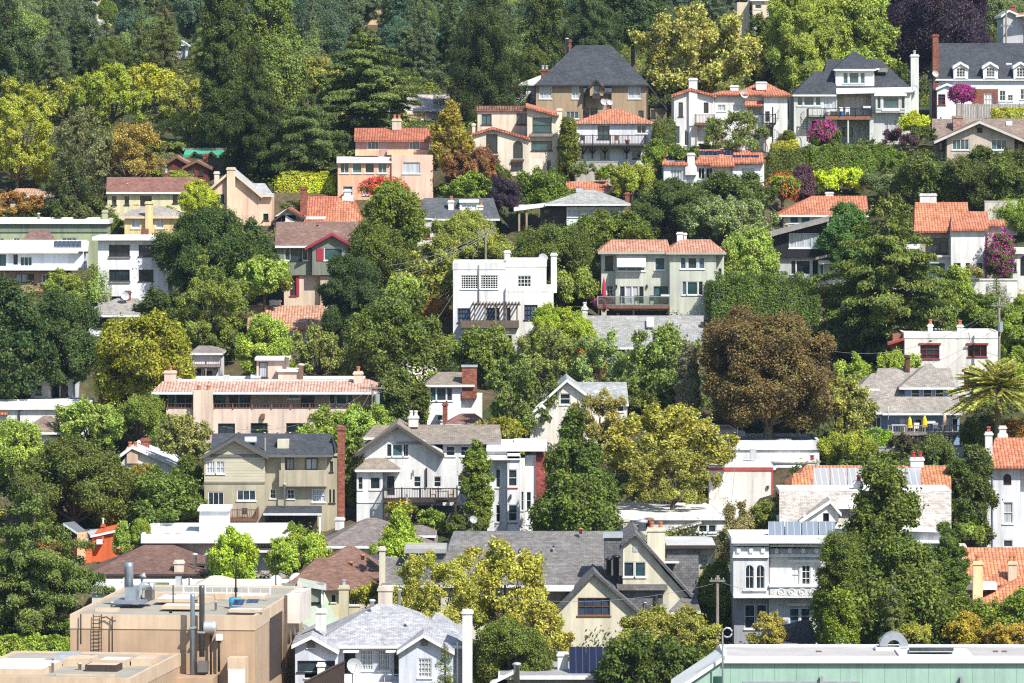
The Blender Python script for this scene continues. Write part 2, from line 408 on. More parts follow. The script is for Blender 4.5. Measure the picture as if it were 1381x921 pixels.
    def solar(s, x0, x1, y0, y1, d0, d1, n, m=None, lift=.12):
        m = m or mat('solar', (.012, .018, .045)); fm = PIPE
        for k in range(n):
            a = x0 + (x1 - x0) * (k + .03) / n; b = x0 + (x1 - x0) * (k + .97) / n
            q = [s.P(a, y1, d0), s.P(b, y1, d0), s.P(b, y0, d1), s.P(a, y0, d1)]
            q = [p + Vector((0, -.03, lift)) for p in q]; lo = [p - Vector((0, 0, .07)) for p in q]; mb = MB(); mb.poly(q)
            for i in range(4): j = (i + 1) % 4; mb.poly([lo[i], lo[j], q[j], q[i]], 1)
            mb.poly(lo[::-1], 1); s.out(mb, 'solar_panel', [m, fm])
    def dish(s, x, y, d, r=.4, m=None):
        c = s.P(x, y, d); mb = MB(); rings = []
        ax = Vector((.35, -.8, .45)).normalized(); u = ax.cross(Vector((0, 0, 1))).normalized(); w = u.cross(ax)
        for q in range(4):
            rr = r * q / 3 + .01; rings.append([c + ax * (rr * rr * .55 / r - .1) + (u * math.cos(t) + w * math.sin(t)) * rr for t in [2 * math.pi * k / 14 for k in range(14)]])
        mb.loft(rings, 0, False); mb.loft([[p - ax * .02 for p in rg] for rg in rings], 0, False)
        mb.tube([c - ax * .1, c - ax * .25 - Vector((0, 0, .3)), c - ax * .25 - Vector((0, 0, r * 2.2))], .035)
        mb.tube([c - Vector((0, 0, r * .8)), c + ax * r * 1.1], .02); s.out(mb, 'satellite_dish', m or mat('paint', (.4, .41, .42)))
    def skylight(s, x0, y0, x1, y1, d0, d1, m=None):
        s.slab([(x0, y1, d0), (x1, y1, d0), (x1, y0, d1), (x0, y0, d1)], m or GL['l'], t=.1, name='skylight', fm=PIPE).location.z += .14
    def band(s, x0, y0, x1, y1, d, m=None, out=.1, name='trim'):
        mb = MB(); mb.box(s.X(x0, d), s.X(x1, d), s.D + d - out, s.D + d - .002, s.Z(y1, d), s.Z(y0, d)); return s.out(mb, name, m or TRIMW)
    def spiral(s, x, y0, y1, d, r=.75, m=None):
        m = m or BLACKM; mb = MB(); X, Y, z0, z1 = s.X(x, d), s.D + d, s.Z(y1, d), s.Z(y0, d); n = int((z1 - z0) / .2)
        mb.tube([(X, Y, z0 - .5), (X, Y, z1 + 1)], .07, 8); prev = []
        for k in range(n):
            a0, a1 = k * .42, k * .42 + .4; z = z0 + k * .2
            p = [(X, Y), (X + r * math.cos(a0), Y + r * math.sin(a0)), (X + r * math.cos(a1), Y + r * math.sin(a1))]
            mb.loft([[(a, b, z) for a, b in p], [(a, b, z + .05) for a, b in p]]); prev.append((p[1][0], p[1][1], z + .95))
            mb.tube([(p[1][0], p[1][1], z), prev[-1]], .018, 4)
        mb.tube(prev, .03, 5); s.out(mb, 'spiral_stair', m)

# ------------------------------------------------------------------ trees and shrubs
def unit(v): return v / (np.linalg.norm(v, axis=1, keepdims=True) + 1e-9)
def leaves(name, C, N, S, asp=.62, T=None, g=None):
    g = g or np.random.default_rng(3); n = len(C); N = unit(N)
    t = g.normal(size=(n, 3)) if T is None else T + g.normal(size=(n, 3)) * .25
    t = unit(t - N * np.sum(t * N, 1, keepdims=True)); b = np.cross(N, t); S = S[:, None]
    bend = N * S * .28
    V = np.stack([C + t * S - bend, C + b * S * asp, C - t * S - bend, C - b * S * asp], 1).reshape(-1, 3)
    me = bpy.data.meshes.new(name); me.vertices.add(4 * n); me.vertices.foreach_set('co', V.astype(np.float32).ravel())
    me.loops.add(4 * n); me.loops.foreach_set('vertex_index', np.arange(4 * n, dtype=np.int32))
    me.polygons.add(n); me.polygons.foreach_set('loop_start', np.arange(0, 4 * n, 4, dtype=np.int32)); me.polygons.foreach_set('loop_total', np.full(n, 4, dtype=np.int32))
    me.update(calc_edges=True); me.materials.append(FOL); return me
def sph(g, n): return unit(g.normal(size=(n, 3)))

def crown_broad(seed, w, h, leaf=.2, cover=2.6, nb=26, rb=(.2, .34), lo=-.55, shape='round', fill=.8, outb=.95):
    g = np.random.default_rng(seed); Rr = w / 2; hz = h / 2
    d = sph(g, nb * 4); d = d[d[:, 2] > lo][:nb]
    u = g.uniform(.45, outb, (len(d), 1)) ** .8
    if shape == 'col':            # pointed column
        z = g.uniform(-.9, .95, len(d)); a = g.uniform(0, 2 * np.pi, len(d)); pr = np.where(z < -.3, .95, np.sqrt(np.clip(1 - ((z + .3) / 1.3) ** 1.4, 0, 1)))
        d = np.stack([np.cos(a) * pr, np.sin(a) * pr, z], 1); u = np.concatenate([g.uniform(.5, .9, (len(d), 1))] * 2 + [np.ones((len(d), 1))], 1)
    elif shape == 'cone':
        z = 1 - 1.9 * g.uniform(0, 1, len(d)) ** .68; a = g.uniform(0, 2 * np.pi, len(d)); z = np.minimum(z, .9); pr = np.clip((1 - z) / 1.5, .1, 1) ** .8
        d = np.stack([np.cos(a) * pr, np.sin(a) * pr, z], 1); u = np.concatenate([g.uniform(.4, .92, (len(d), 1))] * 2 + [np.ones((len(d), 1))], 1)
    rbs = g.uniform(rb[0], rb[1], len(d)) * min(Rr, hz if shape == 'round' else Rr) * (1.25 if shape != 'round' else 1)
    if shape == 'cone': rbs *= np.clip(pr, .5, 1)
    lim = np.stack([Rr - rbs * .8, Rr - rbs * .8, hz - rbs * .8], 1)
    P = d * u * lim; P[:, 2] += hz
    K = 16
    L = sph(g, len(d) * K).reshape(len(d), K, 3); outw = unit(d * np.array([1, 1, .7]) + np.array([0, 0, .35]))
    L = unit((L + outw[:, None, :] * .55).reshape(-1, 3)); ci = np.repeat(np.arange(len(d)), K)
    C2 = P[ci] + L * rbs[ci, None] * g.uniform(.5, 1.0, (len(ci), 1)); r2 = rbs[ci] * g.uniform(.2, .5, len(ci))
    area = 4 * np.pi * r2 ** 2; n = np.maximum(6, (area * cover / (leaf * leaf * 1.25) * .5)).astype(int)
    li = np.repeat(np.arange(len(ci)), n); D = sph(g, len(li))
    pos = C2[li] + D * (r2[li] * np.clip(g.normal(.85, .34, len(li)), .2, 1.9))[:, None]
    nor = D * .55 + outw[ci[li]] * .35 + np.array([0, 0, .4]) + g.normal(size=D.shape) * .6
    # twigs that stick out of the leaf masses
    q = g.integers(0, len(ci), int(len(ci) * .8)); m = 11; dr = unit(outw[ci[q]] * .8 + g.normal(size=(len(q), 3)) * .55 + np.array([0, 0, .25])); ln = r2[q] * g.uniform(1.2, 2.6, len(q))
    sp = (C2[q][:, None, :] + dr[:, None, :] * (ln[:, None] * np.linspace(.35, 1, m)[None, :])[:, :, None] + g.normal(size=(len(q), m, 3)) * leaf * .9).reshape(-1, 3)
    pos = np.concatenate([pos, sp]); nor = np.concatenate([nor, g.normal(size=(len(sp), 3)) * .7 + np.array([0, -.1, .6])])
    # inner fill so the crown is not hollow
    m = int(len(pos) * .12 * fill)
    if m:
        q = g.integers(0, len(P), m); pf = P[q] + sph(g, m) * (rbs[q] * g.uniform(0, .6, m))[:, None]; pf = pf * .0 + np.array([0, 0, hz]) + (pf - np.array([0, 0, hz])) * g.uniform(.3, 1., (m, 1))
        pos = np.concatenate([pos, pf]); nor = np.concatenate([nor, g.normal(size=(m, 3))])
    k = pos[:, 2] > 0; pos, nor = pos[k], nor[k]
    S = leaf * g.uniform(.6, 1.3, len(pos))
    return leaves('crown', pos, nor, S, .62, None, g), P, rbs

def crown_conifer(seed, w, h, leaf=.24, prof='cone', tier=.75, droop=.3, flatness=.12, per=6, dens=1.0, bare=.02):
    g = np.random.default_rng(seed); Rr = w / 2; pos = []; nor = []; tan = []; br = []
    z = h * bare
    while z < h * .985:
        t = z / h
        if prof == 'cone': ln = Rr * (1 - t) ** .75
        elif prof == 'red': ln = Rr * min(1, 1.25 * (1 - t) ** .6) * (.8 + .2 * math.sin(t * 9 + seed))
        elif prof == 'cedar': ln = Rr * (min(1, .55 + 1.2 * t) if t < .35 else max(.16, 1.0 - ((t - .35) / .65) ** 1.6))
        else: ln = Rr * max(.12, 1 - t ** 2.2)
        nbr = max(3, int(per * (.5 + ln / Rr * .6)))
        a0 = g.uniform(0, 6.28)
        for k in range(nbr):
            l = ln * g.uniform(.55, 1.12); a = a0 + 6.283 * k / nbr + g.uniform(-.35, .35); zz = z + g.uniform(-.4, .4) * tier
            dirv = np.array([math.cos(a), math.sin(a), 0]); sidev = np.array([-math.sin(a), math.cos(a), 0])
            n = int(max(10, dens * l * (l * .42 + .35) / (leaf * leaf) * 1.1))
            s = g.uniform(.08, 1, n) ** .7; lat = g.uniform(-1, 1, n) * (.06 + .34 * l * np.sin(np.clip(s, 0, 1) * math.pi * .86 + .2) * .55)
            p = dirv * (s * l)[:, None] + sidev * lat[:, None]
            up = zz + l * (.16 * s - droop * s * s) + g.normal(size=n) * flatness - np.abs(lat) * .22
            p[:, 2] += up; pos.append(p); nor.append(np.array([0, 0, 1.]) * .9 + dirv * .35 + g.normal(size=(n, 3)) * .38)
            tan.append(dirv * .8 + sidev * np.sign(lat)[:, None] * .8 + np.array([0, 0, -.35])); br.append((zz, a, l))
        z += tier * g.uniform(.75, 1.25) * (1 - .35 * t)
    pos = np.concatenate(pos); nor = np.concatenate(nor); tan = np.concatenate(tan)
    pos[:, 2] = np.clip(pos[:, 2], .02, h)
    return leaves('crown', pos, nor, leaf * g.uniform(.6, 1.35, len(pos)), .42, tan, g), br

def crown_hedge(seed, w, h, dp, leaf=.1, lump=.08):
    """clipped hedge: rounded box of leaves"""
    g = np.random.default_rng(seed); A = 2 * (w * h + dp * h) + w * dp; n = int(A * 2.0 / (leaf * leaf * 1.2))
    pr = np.array([w * h, w * h, dp * h, dp * h, w * dp]); fc = g.choice(5, n, p=pr / pr.sum()); u = g.uniform(-1, 1, (n, 3)); N = np.zeros((n, 3))
    for k, (ax, sg) in enumerate(((1, -1), (1, 1), (0, -1), (0, 1), (2, 1))): m = fc == k; u[m, ax] = sg; N[m, ax] = sg
    u[:, 2] = np.where(fc == 4, 1, (u[:, 2] + 1) / 2); e = np.maximum(np.abs(u[:, 0]) * np.abs(u[:, 1]), np.maximum(np.abs(u[:, 0]), np.abs(u[:, 1])) * u[:, 2]) ** 6
    ph = g.uniform(0, 6, 3); x = u[:, 0] * w / 2; y = u[:, 1] * dp / 2
    lum = 1 - .16 * e + lump * (np.sin(x * 1.9 + ph[0]) * np.sin(y * 2.2 + u[:, 2] * 2 + ph[1]) + .6 * np.sin(x * 4.1 + u[:, 2] * 4 + ph[2])); s = lum * g.uniform(.9, 1.04, n)
    p = np.stack([x * np.clip(s, .8, 1.05), y * s, u[:, 2] * h * s], 1); p[:, 2] = np.clip(p[:, 2], .02, h * 1.08)
    return leaves('crown', p, N + np.array([0, 0, .3]) + g.normal(size=(n, 3)) * .6, leaf * g.uniform(.6, 1.3, n), .65, None, g)

def crown_palm(seed, w, h, nf=95):
    g = np.random.default_rng(seed); pos = []; nor = []; tan = []; S = []
    for k in range(nf):
        a = g.uniform(0, 6.283); el = math.radians(g.uniform(-22, 86)); l = w * .5 * g.uniform(.85, 1.1); dv = np.array([math.cos(a), math.sin(a), 0]); sv = np.array([-math.sin(a), math.cos(a), 0])
        m = 34; s = np.linspace(.06, 1, m); x = l * (s * math.cos(el) + .22 * s * s); zz = h * .42 + l * (s * math.sin(el) * .95 - .38 * s * s)
        for sd in (-1, 1):
            ln = .5 * np.sin(np.clip(s * .92 + .1, 0, 1) * math.pi) ** .6 * l * .3
            p = dv * x[:, None] + sv * (sd * ln * .5)[:, None]; p[:, 2] += zz - ln * .22
            pos.append(p); tan.append(np.tile(sv * sd + dv * .55 + np.array([0, 0, -.45]), (m, 1))); nor.append(np.array([0, 0, 1.]) + sv * sd * -.4 + g.normal(size=(m, 3)) * .12); S.append(ln * .62)
    C = np.concatenate(pos); N = unit(np.concatenate(nor)); T = np.concatenate(tan); S = np.concatenate(S)
    t = unit(T - N * np.sum(T * N, 1, keepdims=True)); b = np.cross(N, t); n = len(C); Sx = S[:, None]
    V = np.stack([C + t * Sx, C + b * .12, C - t * Sx, C - b * .12], 1).reshape(-1, 3)
    me = bpy.data.meshes.new('crown'); me.from_pydata(V.tolist(), [], np.arange(4 * n).reshape(-1, 4).tolist()); me.materials.append(FOL); return me

def trunk_mesh(h, r, limbs=(), bark=BARK, z0=-1.2, lean=0):
    mb = MB(); top = Vector((lean, 0, h)); mb.tube([(0, 0, z0), (0, 0, 0), (lean * .4, .05, h * .5), top], [r * 1.5, r * 1.05, r * .75, r * .4], 8)
    for (p, q) in limbs:
        p = Vector(p); q = Vector(q); m = (p + q) / 2 + Vector((0, 0, -.06 * (q - p).length)); mb.tube([p, m, q], [r * .42, r * .27, r * .1], 5)
    o = mb.build('trunk', bark); me = o.data; bpy.data.objects.remove(o); return me

CROWNS = {}
SPEC = {  # kind: (builder, proportions height/width built at, kwargs, object name, category)
 'oak':   ('b', .85, dict(nb=40, rb=(.18, .34), cover=2.6, lo=-.8), 'broadleaf_tree', 'tree'),
 'round': ('b', 1.0, dict(nb=30, rb=(.2, .38), cover=3.0, outb=.85, lo=-.85), 'broadleaf_tree', 'tree'),
 'airy':  ('b', .9, dict(nb=44, rb=(.1, .23), cover=1.35, fill=.15, outb=1.0, lo=-.75), 'broadleaf_tree', 'tree'),
 'lump':  ('b', .8, dict(nb=56, rb=(.13, .27), cover=2.4, lo=-.8), 'broadleaf_tree', 'tree'),
 'col':   ('b', 2.0, dict(nb=80, rb=(.16, .32), cover=2.2, shape='col'), 'columnar_tree', 'tree'),
 'cone':  ('b', 1.5, dict(nb=95, rb=(.17, .34), cover=2.6, shape='cone'), 'columnar_tree', 'tree'),
 'shrub': ('b', .8, dict(nb=14, rb=(.3, .46), cover=2.6, lo=-.2), 'shrub', 'shrub'),
 'loose': ('b', .9, dict(nb=22, rb=(.17, .32), cover=1.8, lo=-.4), 'shrub', 'shrub'),
 'fir':   ('c', 2.2, dict(prof='cone', droop=.25, tier=.55, per=7), 'conifer', 'tree'),
 'red':   ('c', 2.2, dict(prof='red', droop=.36, flatness=.25, tier=.6, per=7), 'conifer', 'tree'),
 'cedar': ('c', 1.1, dict(prof='cedar', droop=.2, flatness=.14, tier=.9, per=9, dens=1.2), 'cedar_tree', 'tree'),
 'pine':  ('c', 1.4, dict(prof='dome', droop=.05, flatness=.4, tier=.85, per=7), 'pine_tree', 'tree'),
}
def crown(kind, w, h, seed):
    typ, asp, kw, nm, cat = SPEC[kind]
    sizes = [1.2, 2.2, 3.6, 5.5, 8, 11, 15]; bw = min(sizes, key=lambda q: abs(math.log(q / w)))
    asps = [.5, .75, 1.0, 1.5, 2.2, 3.2]; ba = min(asps, key=lambda q: abs(math.log(q / (h / w))))
    key = (kind, bw, ba, seed % 2)
    if key not in CROWNS:
        k = dict(kw); sd = hash((len(kind), int(bw * 10), int(ba * 10), seed % 2)) % 9999 + ord(kind[0]) + ord(kind[-1])
        lf = {1.2: .055, 2.2: .07, 3.6: .08, 5.5: .092, 8: .106, 11: .118, 15: .132}[bw]
        lf *= (.82, 1.22)[seed % 2]
        if typ == 'b':
            if kind in ('oak', 'airy', 'lump', 'round'):
                k['nb'] = int(k['nb'] * max(1, (bw / 8) ** .8) * max(1, ba) ** .7); 
            elif kind in ('col', 'cone'): k['nb'] = int(k['nb'] * ba / 1.6)
            me, P, rb = crown_broad(sd, bw, bw * ba, leaf=lf, **k); extra = (P, rb)
        else:
            me, br = crown_conifer(sd, bw, bw * ba, leaf=lf * 1.05, **k); extra = (br,)
        CROWNS[key] = (me, bw, bw * ba, extra, {})
    return key, CROWNS[key]

NTREE = [0]; FB = 2.8
def T(kind, x0, y0, x1, y1, yb, col, label, D=None, name=None, cat=None, bark=None, blossom=None, dd=0, group=None):
    """a tree or shrub whose crown spans photo columns x0..x1 and rows y0..y1 and whose foot is on the hillside at row yb"""
    if kind not in ('hedge', 'shrub', 'loose'):
        gx = (x1 - x0) * .06; gy = (y1 - y0); x0 -= gx; x1 += gx; y0 -= gy * .03; y1 += gy * (.16 if kind not in ('cedar', 'fir', 'red', 'cone', 'col') else .06)
    elif kind != 'hedge': gx = (x1 - x0) * .07; x0 -= gx; x1 += gx
    D = (D or dg(yb)) + dd; w = (x1 - x0) / F * D; h = (y1 - y0) / F * D; zc = wz(y1, D); X = wx((x0 + x1) / 2, D)
    if zc < gz(D) - .3: h -= gz(D) - .3 - zc; zc = gz(D) - .3
    h = max(h, .8); g0 = min(gz(D), zc + .3)
    NTREE[0] += 1; seed = NTREE[0]; col = lin(col); k = min(1.2, max(1, col[1] / col[0] * .74)) if col[1] > col[0] else 1; FBk = FB * (.84 if col[0] > .12 else 1); col = (col[0] * FBk * k, col[1] * FBk * (1 - (k - 1) * .2), col[2] * FBk * ((.62 if col[0] < .1 else 1.0) if col[2] < col[1] else 1))
    if kind == 'hedge':
        me = crown_hedge(seed, w, h + max(0, zc - g0) * .0 + .4, min(w, max(1.0, w * .35)))
        o = bpy.data.objects.new(name or 'hedge', me); COL.objects.link(o); o.location = (X, D, zc - .4); o.color = (*col, 1); return tag(o, label, cat or 'hedge', group)
    typ, asp, kw, nm, ct = SPEC[kind]; key, (me, bw, bh, extra, tr) = crown(kind, w, h, seed)
    rz = rnd.uniform(0, 6.28)
    nm = name or nm; ct = cat or ct
    small = kind in ('shrub', 'loose') and blossom is None
    o = bpy.data.objects.new(nm if small else 'crown', me); COL.objects.link(o); o.color = (*col, 1); o.scale = (w / bw, w / bw, h / bh)
    if small:
        o.location = (X, D, zc - .15); o.rotation_euler = (0, 0, rz); return tag(o, label, ct, group)
    root = tag(empty(nm, (X, D, g0), rz), label, ct, group)
    o.parent = root; o.location = (0, 0, zc - g0)
    # trunk and limbs
    rt = (.024 if kind == 'airy' else .036) * w ** .9 + .05; limbs = []; gap = zc - g0
    if typ == 'b':
        P, rb = extra; hh = gap + h * .55
        for q in range(0, min(len(P), 16)):
            p = P[q]; limbs.append(((0, 0, gap + h * .12 + .02 * q), (p[0] * w / bw, p[1] * w / bw, gap + p[2] * h / bh)))
        tm = trunk_mesh(hh, rt, limbs, bark or BARK)
    else:
        br = extra[0]
        for q in range(0, len(br), 4):
            z, a, l = br[q]; z *= h / bh; l *= w / bw * .7; limbs.append(((0, 0, gap + z), (l * math.cos(a), l * math.sin(a), gap + z - .02 * l)))
        tm = trunk_mesh(gap + h * .97, rt * .8, limbs, bark or BARK)
    t = bpy.data.objects.new('trunk', tm); COL.objects.link(t); t.parent = root
    if blossom:
        bc, fr = blossom; g = np.random.default_rng(seed); n = int(260 * w * h * fr) + 60; d = sph(g, n); d = d[d[:, 2] > -.85]
        cl = sph(g, 9); cl[:, 2] = np.abs(cl[:, 2]) - .2; keep = (d @ unit(cl).T).max(1) > (.8 if fr < .9 else .62); d = d[keep]
        p = d * np.array([w * .5, w * .5, h * .55]) * g.uniform(.8, 1.03, (len(d), 1)); p[:, 2] += h * .5 + gap
        bm = leaves('blossoms', p, d + g.normal(size=d.shape) * .4, .1 * g.uniform(.7, 1.3, len(d)), .8, None, g)
        b = bpy.data.objects.new('blossoms', bm); COL.objects.link(b); b.parent = root; b.color = (*lin(bc), 1)
    return root

# ------------------------------------------------------------------ the houses, top row first
def shin(*c): return mat('shingle', c)
TILE = mat('tile', (.5, .185, .1)); TILEP = mat('tile', (.46, .22, .15)); TILER = mat('tile', (.42, .14, .08))
DARKR = shin(.055, .06, .07); CREAM = mat('stucco', (.6, .53, .43)); WST = mat('stucco', (.64, .625, .6)); WST2 = mat('stucco', (.66, .665, .69))
WROOF = mat('flatroof', (.66, .66, .64)); GROOF = mat('flatroof', (.5, .5, .48)); BWALL = mat('stucco', (.05, .045, .04))

# tan house with steep dark hip roof
h = H('hip_roofed_house', 'large tan stucco house under a steep dark slate hip roof', 722, 876, 170, L=12, m=mat('stucco', (.34, .25, .16)))
h.wall(723, 114, 787, d=0, wins=[(727, 115.5, 744.6, 133, '32wc'), (771, 115.5, 781, 133, '22wc'), (763, 150, 781, 160, '31wt')])
h.slab([(787, 124.5, -.9), (825, 124.5, -.9), (825, 108, .4), (787, 108, .4)], DARKR, fm=FR['k'])
h.wall(787.2, 112, 824.5, d=.5, L=10, wins=[(788, 146, 794, 165, '11kdD'), (797, 146, 806, 164, '11kdD')])
h.wall(824.7, 113.5, 874, d=0, wins=[(847, 115.5, 864.6, 133, '22wc'), (861, 149, 868, 162, '11kd')])
h.hip(721, 875.5, 114, 776.5, 824.7, 61, DARKR, d=-.6, L=12.6, fm=FR['k'], dr=5.7)
h.wall(795.5, 112, 813.5, 129, d=-1.2, L=3, wins=[(800.5, 115, 808.5, 126.5, '11kb')], top=[(795.5, 114), (804, 108.5), (813.5, 114)], name='dormer_wall')
h.gab(792.5, 117.5, 804, 106.5, 815.5, 117.5, DARKR, d=-1.6, L=4.5, fm=FR['k'], name='dormer_roof')
h.box('planter_box', 799, 128.5, 809.5, 133, d=-1.5, L=.3, m=DARKW)
h.band(787, 113, 788.4, 165, 0, DARKW, name='downpipe')
h.band(872.6, 114, 873.8, 165, 0, DARKW, name='downpipe')
h.slab([(793.5, 91, 2.6), (803.5, 91, 2.6), (798.5, 84.5, 3.3)], DARKR, name='roof_vent'); h.skylight(744, 100.5, 750, 103.5, 1, 1.5, GL['d']); h.skylight(789, 98.5, 796, 102, 1.4, 1.9, GL['d']); h.skylight(833, 98.5, 840, 101.5, 1.4, 1.9, GL['d'])
h.pipe(764.5, 51, 80, 8, .16); h.chim(767.3, 53, 770.7, 76, 8.4, BRICK)
h.chim(729.5, 93, 740, 112, 6, BRICK, pots=2, pm=PIPE)
h.slab([(874.6, 114, .2), (900, 147, .2), (900, 144, 7), (874.6, 112, 7)], DARKR, name='lean_to_roof', fm=FR['k']); h.wall(876.5, 146, 899, d=1, L=5, m=mat('stucco', (.2, .15, .1)), wins=[(878, 148, 884, 158, '21kd')])  # side wall in a darker stucco, its shade put into the colour

h = H('white_sided_house', 'narrow white board-sided gable house tucked behind the steep dark hip roof', 701, 722, 160, D=640, L=8, m=mat('siding', (.72, .72, .7)))
h.wall(701, 113, 730, wins=[(704, 118, 709, 128, '12wd')]); h.hip(699, 740, 113, 730, 745, 101, GROOF, L=8)

# cream Spanish house
h = H('spanish_house', 'cream Spanish stucco house with flat parapet, dark picture windows and an arched opening', 638, 757, 234, L=10, m=CREAM)
h.wall(644, 143, 712, 200, d=3, L=7, wins=[(649.5, 154, 663, 168, '21kt'), (696.6, 153, 710, 168, '21kt')]); h.flat(642.5, 713, 142.5, GROOF, d=2.7, L=7.6, fm=mat('tile', (.2, .1, .07)), par=.35)
h.wall(711, 143, 752, d=0, wins=[(718, 158.5, 744, 178.5, '12kt'), (716.5, 190, 744.6, 203, '11kt'), (737.7, 216, 743, 234, '11kdDA')], top=[(711, 143.5), (752, 154.5)])
h.slab([(709, 142.8, -.6), (754, 154.8, -.6), (754, 150.5, 9), (709, 138.5, 9)], TILE, fm=TILER); h.chim(751, 146, 758, 240, .2, CREAM, L=1.4)
h.box('balcony', 715, 180, 746.5, 184, d=-.5, L=.5, m=GREYW)
h.wall(638.5, 180, 714, d=-.8, L=7, wins=[(655.5, 181, 671, 205, '11kd'), (692, 190, 705, 214, '11kdAD'), (689, 219, 705, 229, '21kd')], top=[(638.5, 179.5), (664.6, 172), (714, 185.5)])
h.gab(636.5, 179.5, 664.6, 171, 715.5, 185.5, TILER, d=-1.2, L=6, fm=TILER)
h.band(690, 214.5, 707, 216.5, -.8, BROWNW, .4, 'window_box'); h.box('garden_wall', 715, 214, 731, 236, d=-3, L=.3); h.chim(637, 166, 641, 182, 1, CREAM)

# white house with dark balcony and tile hip roof
h = H('balcony_house', 'white house with orange tile hip roof above a full-width dark timber balcony', 777, 880, 221, L=9, m=mat('stucco', (.6, .61, .64)))
h.wall(777.5, 165, 878.5, d=0, wins=[(806, 169.5, 822, 187, '21kt'), (858.6, 168.5, 871.6, 180, '21wd'), (808, 202, 823, 217, '31wt'), (853, 203, 864, 214, '11kd')])
h.hip(775.5, 881, 164.5, 822, 838, 147, TILE, d=-.5, L=8, fm=TILEP); h.deck(775, 194.5, 871, -1.7, 1.6, DARKW, posts=0)
h.rail(775, 182, 871, 194, -1.7, RAILB, back=1.6); h.band(775, 195.4, 871, 198.5, -1.5, DARKW, .12)
for x in (786, 799, 816, 845): h.box('brace', x - .7, 198.5, x + .7, 214, d=-.25, L=.2, m=DARKW); h.slab([(x - 5, 200, -1.2), (x - 4, 200, -1.2), (x + .7, 206, -.2), (x - .7, 206, -.2)], DARKW, t=.15, name='brace', fm=DARKW); h.slab([(x + 4, 200, -1.2), (x + 5, 200, -1.2), (x + .7, 206, -.2), (x - .7, 206, -.2)], DARKW, t=.15, name='brace', fm=DARKW)
h.dish(814, 138, 3.5, .4); h.dish(822, 138.5, 3.5, .34); h.chim(818, 141.5, 822, 150, 3.4, BRICK)

# white mediterranean complex
h = H('mediterranean_house', 'big white Mediterranean house with tall white chimney rising through its left gable', 908, 1066, 204, L=11, m=WST)
h.wall(909, 127, 963, d=0, L=10, wins=[(915, 138, 921, 157, '11kt'), (949, 138, 955.6, 152.5, '11kdD'), (909.6, 170, 917, 194, '11wb'), (923, 177, 929, 196, '21wb')], top=[(909, 127), (932, 119.5), (963, 127)])
h.gab(905.5, 128, 932, 118.5, 966, 128, TILE, d=-.5, L=6, fm=TILER); h.chim(929, 105, 940.5, 206, -.35, WST, L=1.0)
h.wall(963.2, 126, 1030, d=1.2, L=9, wins=[(967.5, 141, 978.5, 150, '21wc'), (987.6, 141, 1002.5, 151, '21wc'), (1007, 141, 1028, 156, '31wb'), (990, 175, 1000, 193, '21kd')])
h.hip(961, 1031, 126.5, 975, 1031, 122, TILE, d=.6, L=9, fm=TILER); h.slab([(1004, 141, .3), (1030, 141, .3), (1030, 135.5, 1.15), (1004, 135.5, 1.15)], TILE, name='awning_roof', fm=TILER)
h.wall(1030.2, 127, 1062, d=.3, L=8, wins=[(1035, 171, 1042, 182, '12kd'), (1032, 150, 1038, 164, '11kdD')]); h.hip(1027, 1068, 127.5, 1040, 1056, 121.5, TILE, d=-.3, L=9, fm=TILER)
h.hip(999, 1056, 122.5, 1020, 1036, 112.5, TILE, d=5, L=7, fm=TILER); h.chim(985, 115, 996, 126, 5, WST); h.chim(1020, 110, 1034, 121, 5, WST)
h.deck(937.5, 166, 963, -1.4, 1.3, BROWNW, posts=2, legs=200); h.rail(937.5, 154.5, 963, 166, -1.35, RAILB); h.rail(1029, 154, 1046, 166, -1.2, BLACKM); h.deck(1029, 166, 1046, -1.2, 1.4, GREYW)
h.spiral(1042, 156, 193, -1.6); h.dish(1003, 128, .6, .5); h.band(962, 127, 963.3, 200, 1.15, mat('stucco', (.35, .37, .42)), .05, 'downpipe')
for x in (1018, 1031): h.box('pergola_post', x, 166, x + 2.4, 204, d=-1, L=.2, m=BROWNW)

# white tile house with solar panels
h = H('solar_tile_house', 'low white house with rows of blue solar panels on its terracotta tile roof', 894, 1031, 250, L=9, m=WST2)
h.wall(895, 220, 926, d=0, wins=[(904, 229, 920, 248, '41wc')]); h.wall(926.2, 221, 988, d=.4, L=8, wins=[(941.5, 226, 950.5, 241.5, '21wd'), (952, 226, 961, 241.5, '21wd')]); h.wall(988.2, 219, 1030.5, d=0, wins=[(1000, 226, 1018, 238, '31wc')])
h.slab([(892.5, 220.5, -.5), (928, 220.5, -.5), (925, 208, 2), (899, 208, 2)], TILE, fm=TILER); h.hip(912, 1014, 219.5, 914, 1012, 201.5, TILE, d=-.2, L=9, fm=TILER); h.slab([(986, 218.5, -.6), (1031, 218.5, -.6), (1029, 205.5, 2.6), (990, 205.5, 2.6)], TILE, fm=TILER)
h.hip(958, 991, 222, 970, 976, 208, TILE, d=-1, L=4, fm=TILER)
h.solar(899, 924, 211.5, 218, 0.1, 1.3, 2); h.solar(927, 989, 204.5, 211, 2, 3.4, 5); h.solar(988, 1024, 210.5, 217, .3, 1.6, 3)
h.chim(927, 206, 937, 236, -.4, WST, flare=.22); h.chim(994.6, 192.5, 1005, 203, 4, WST)

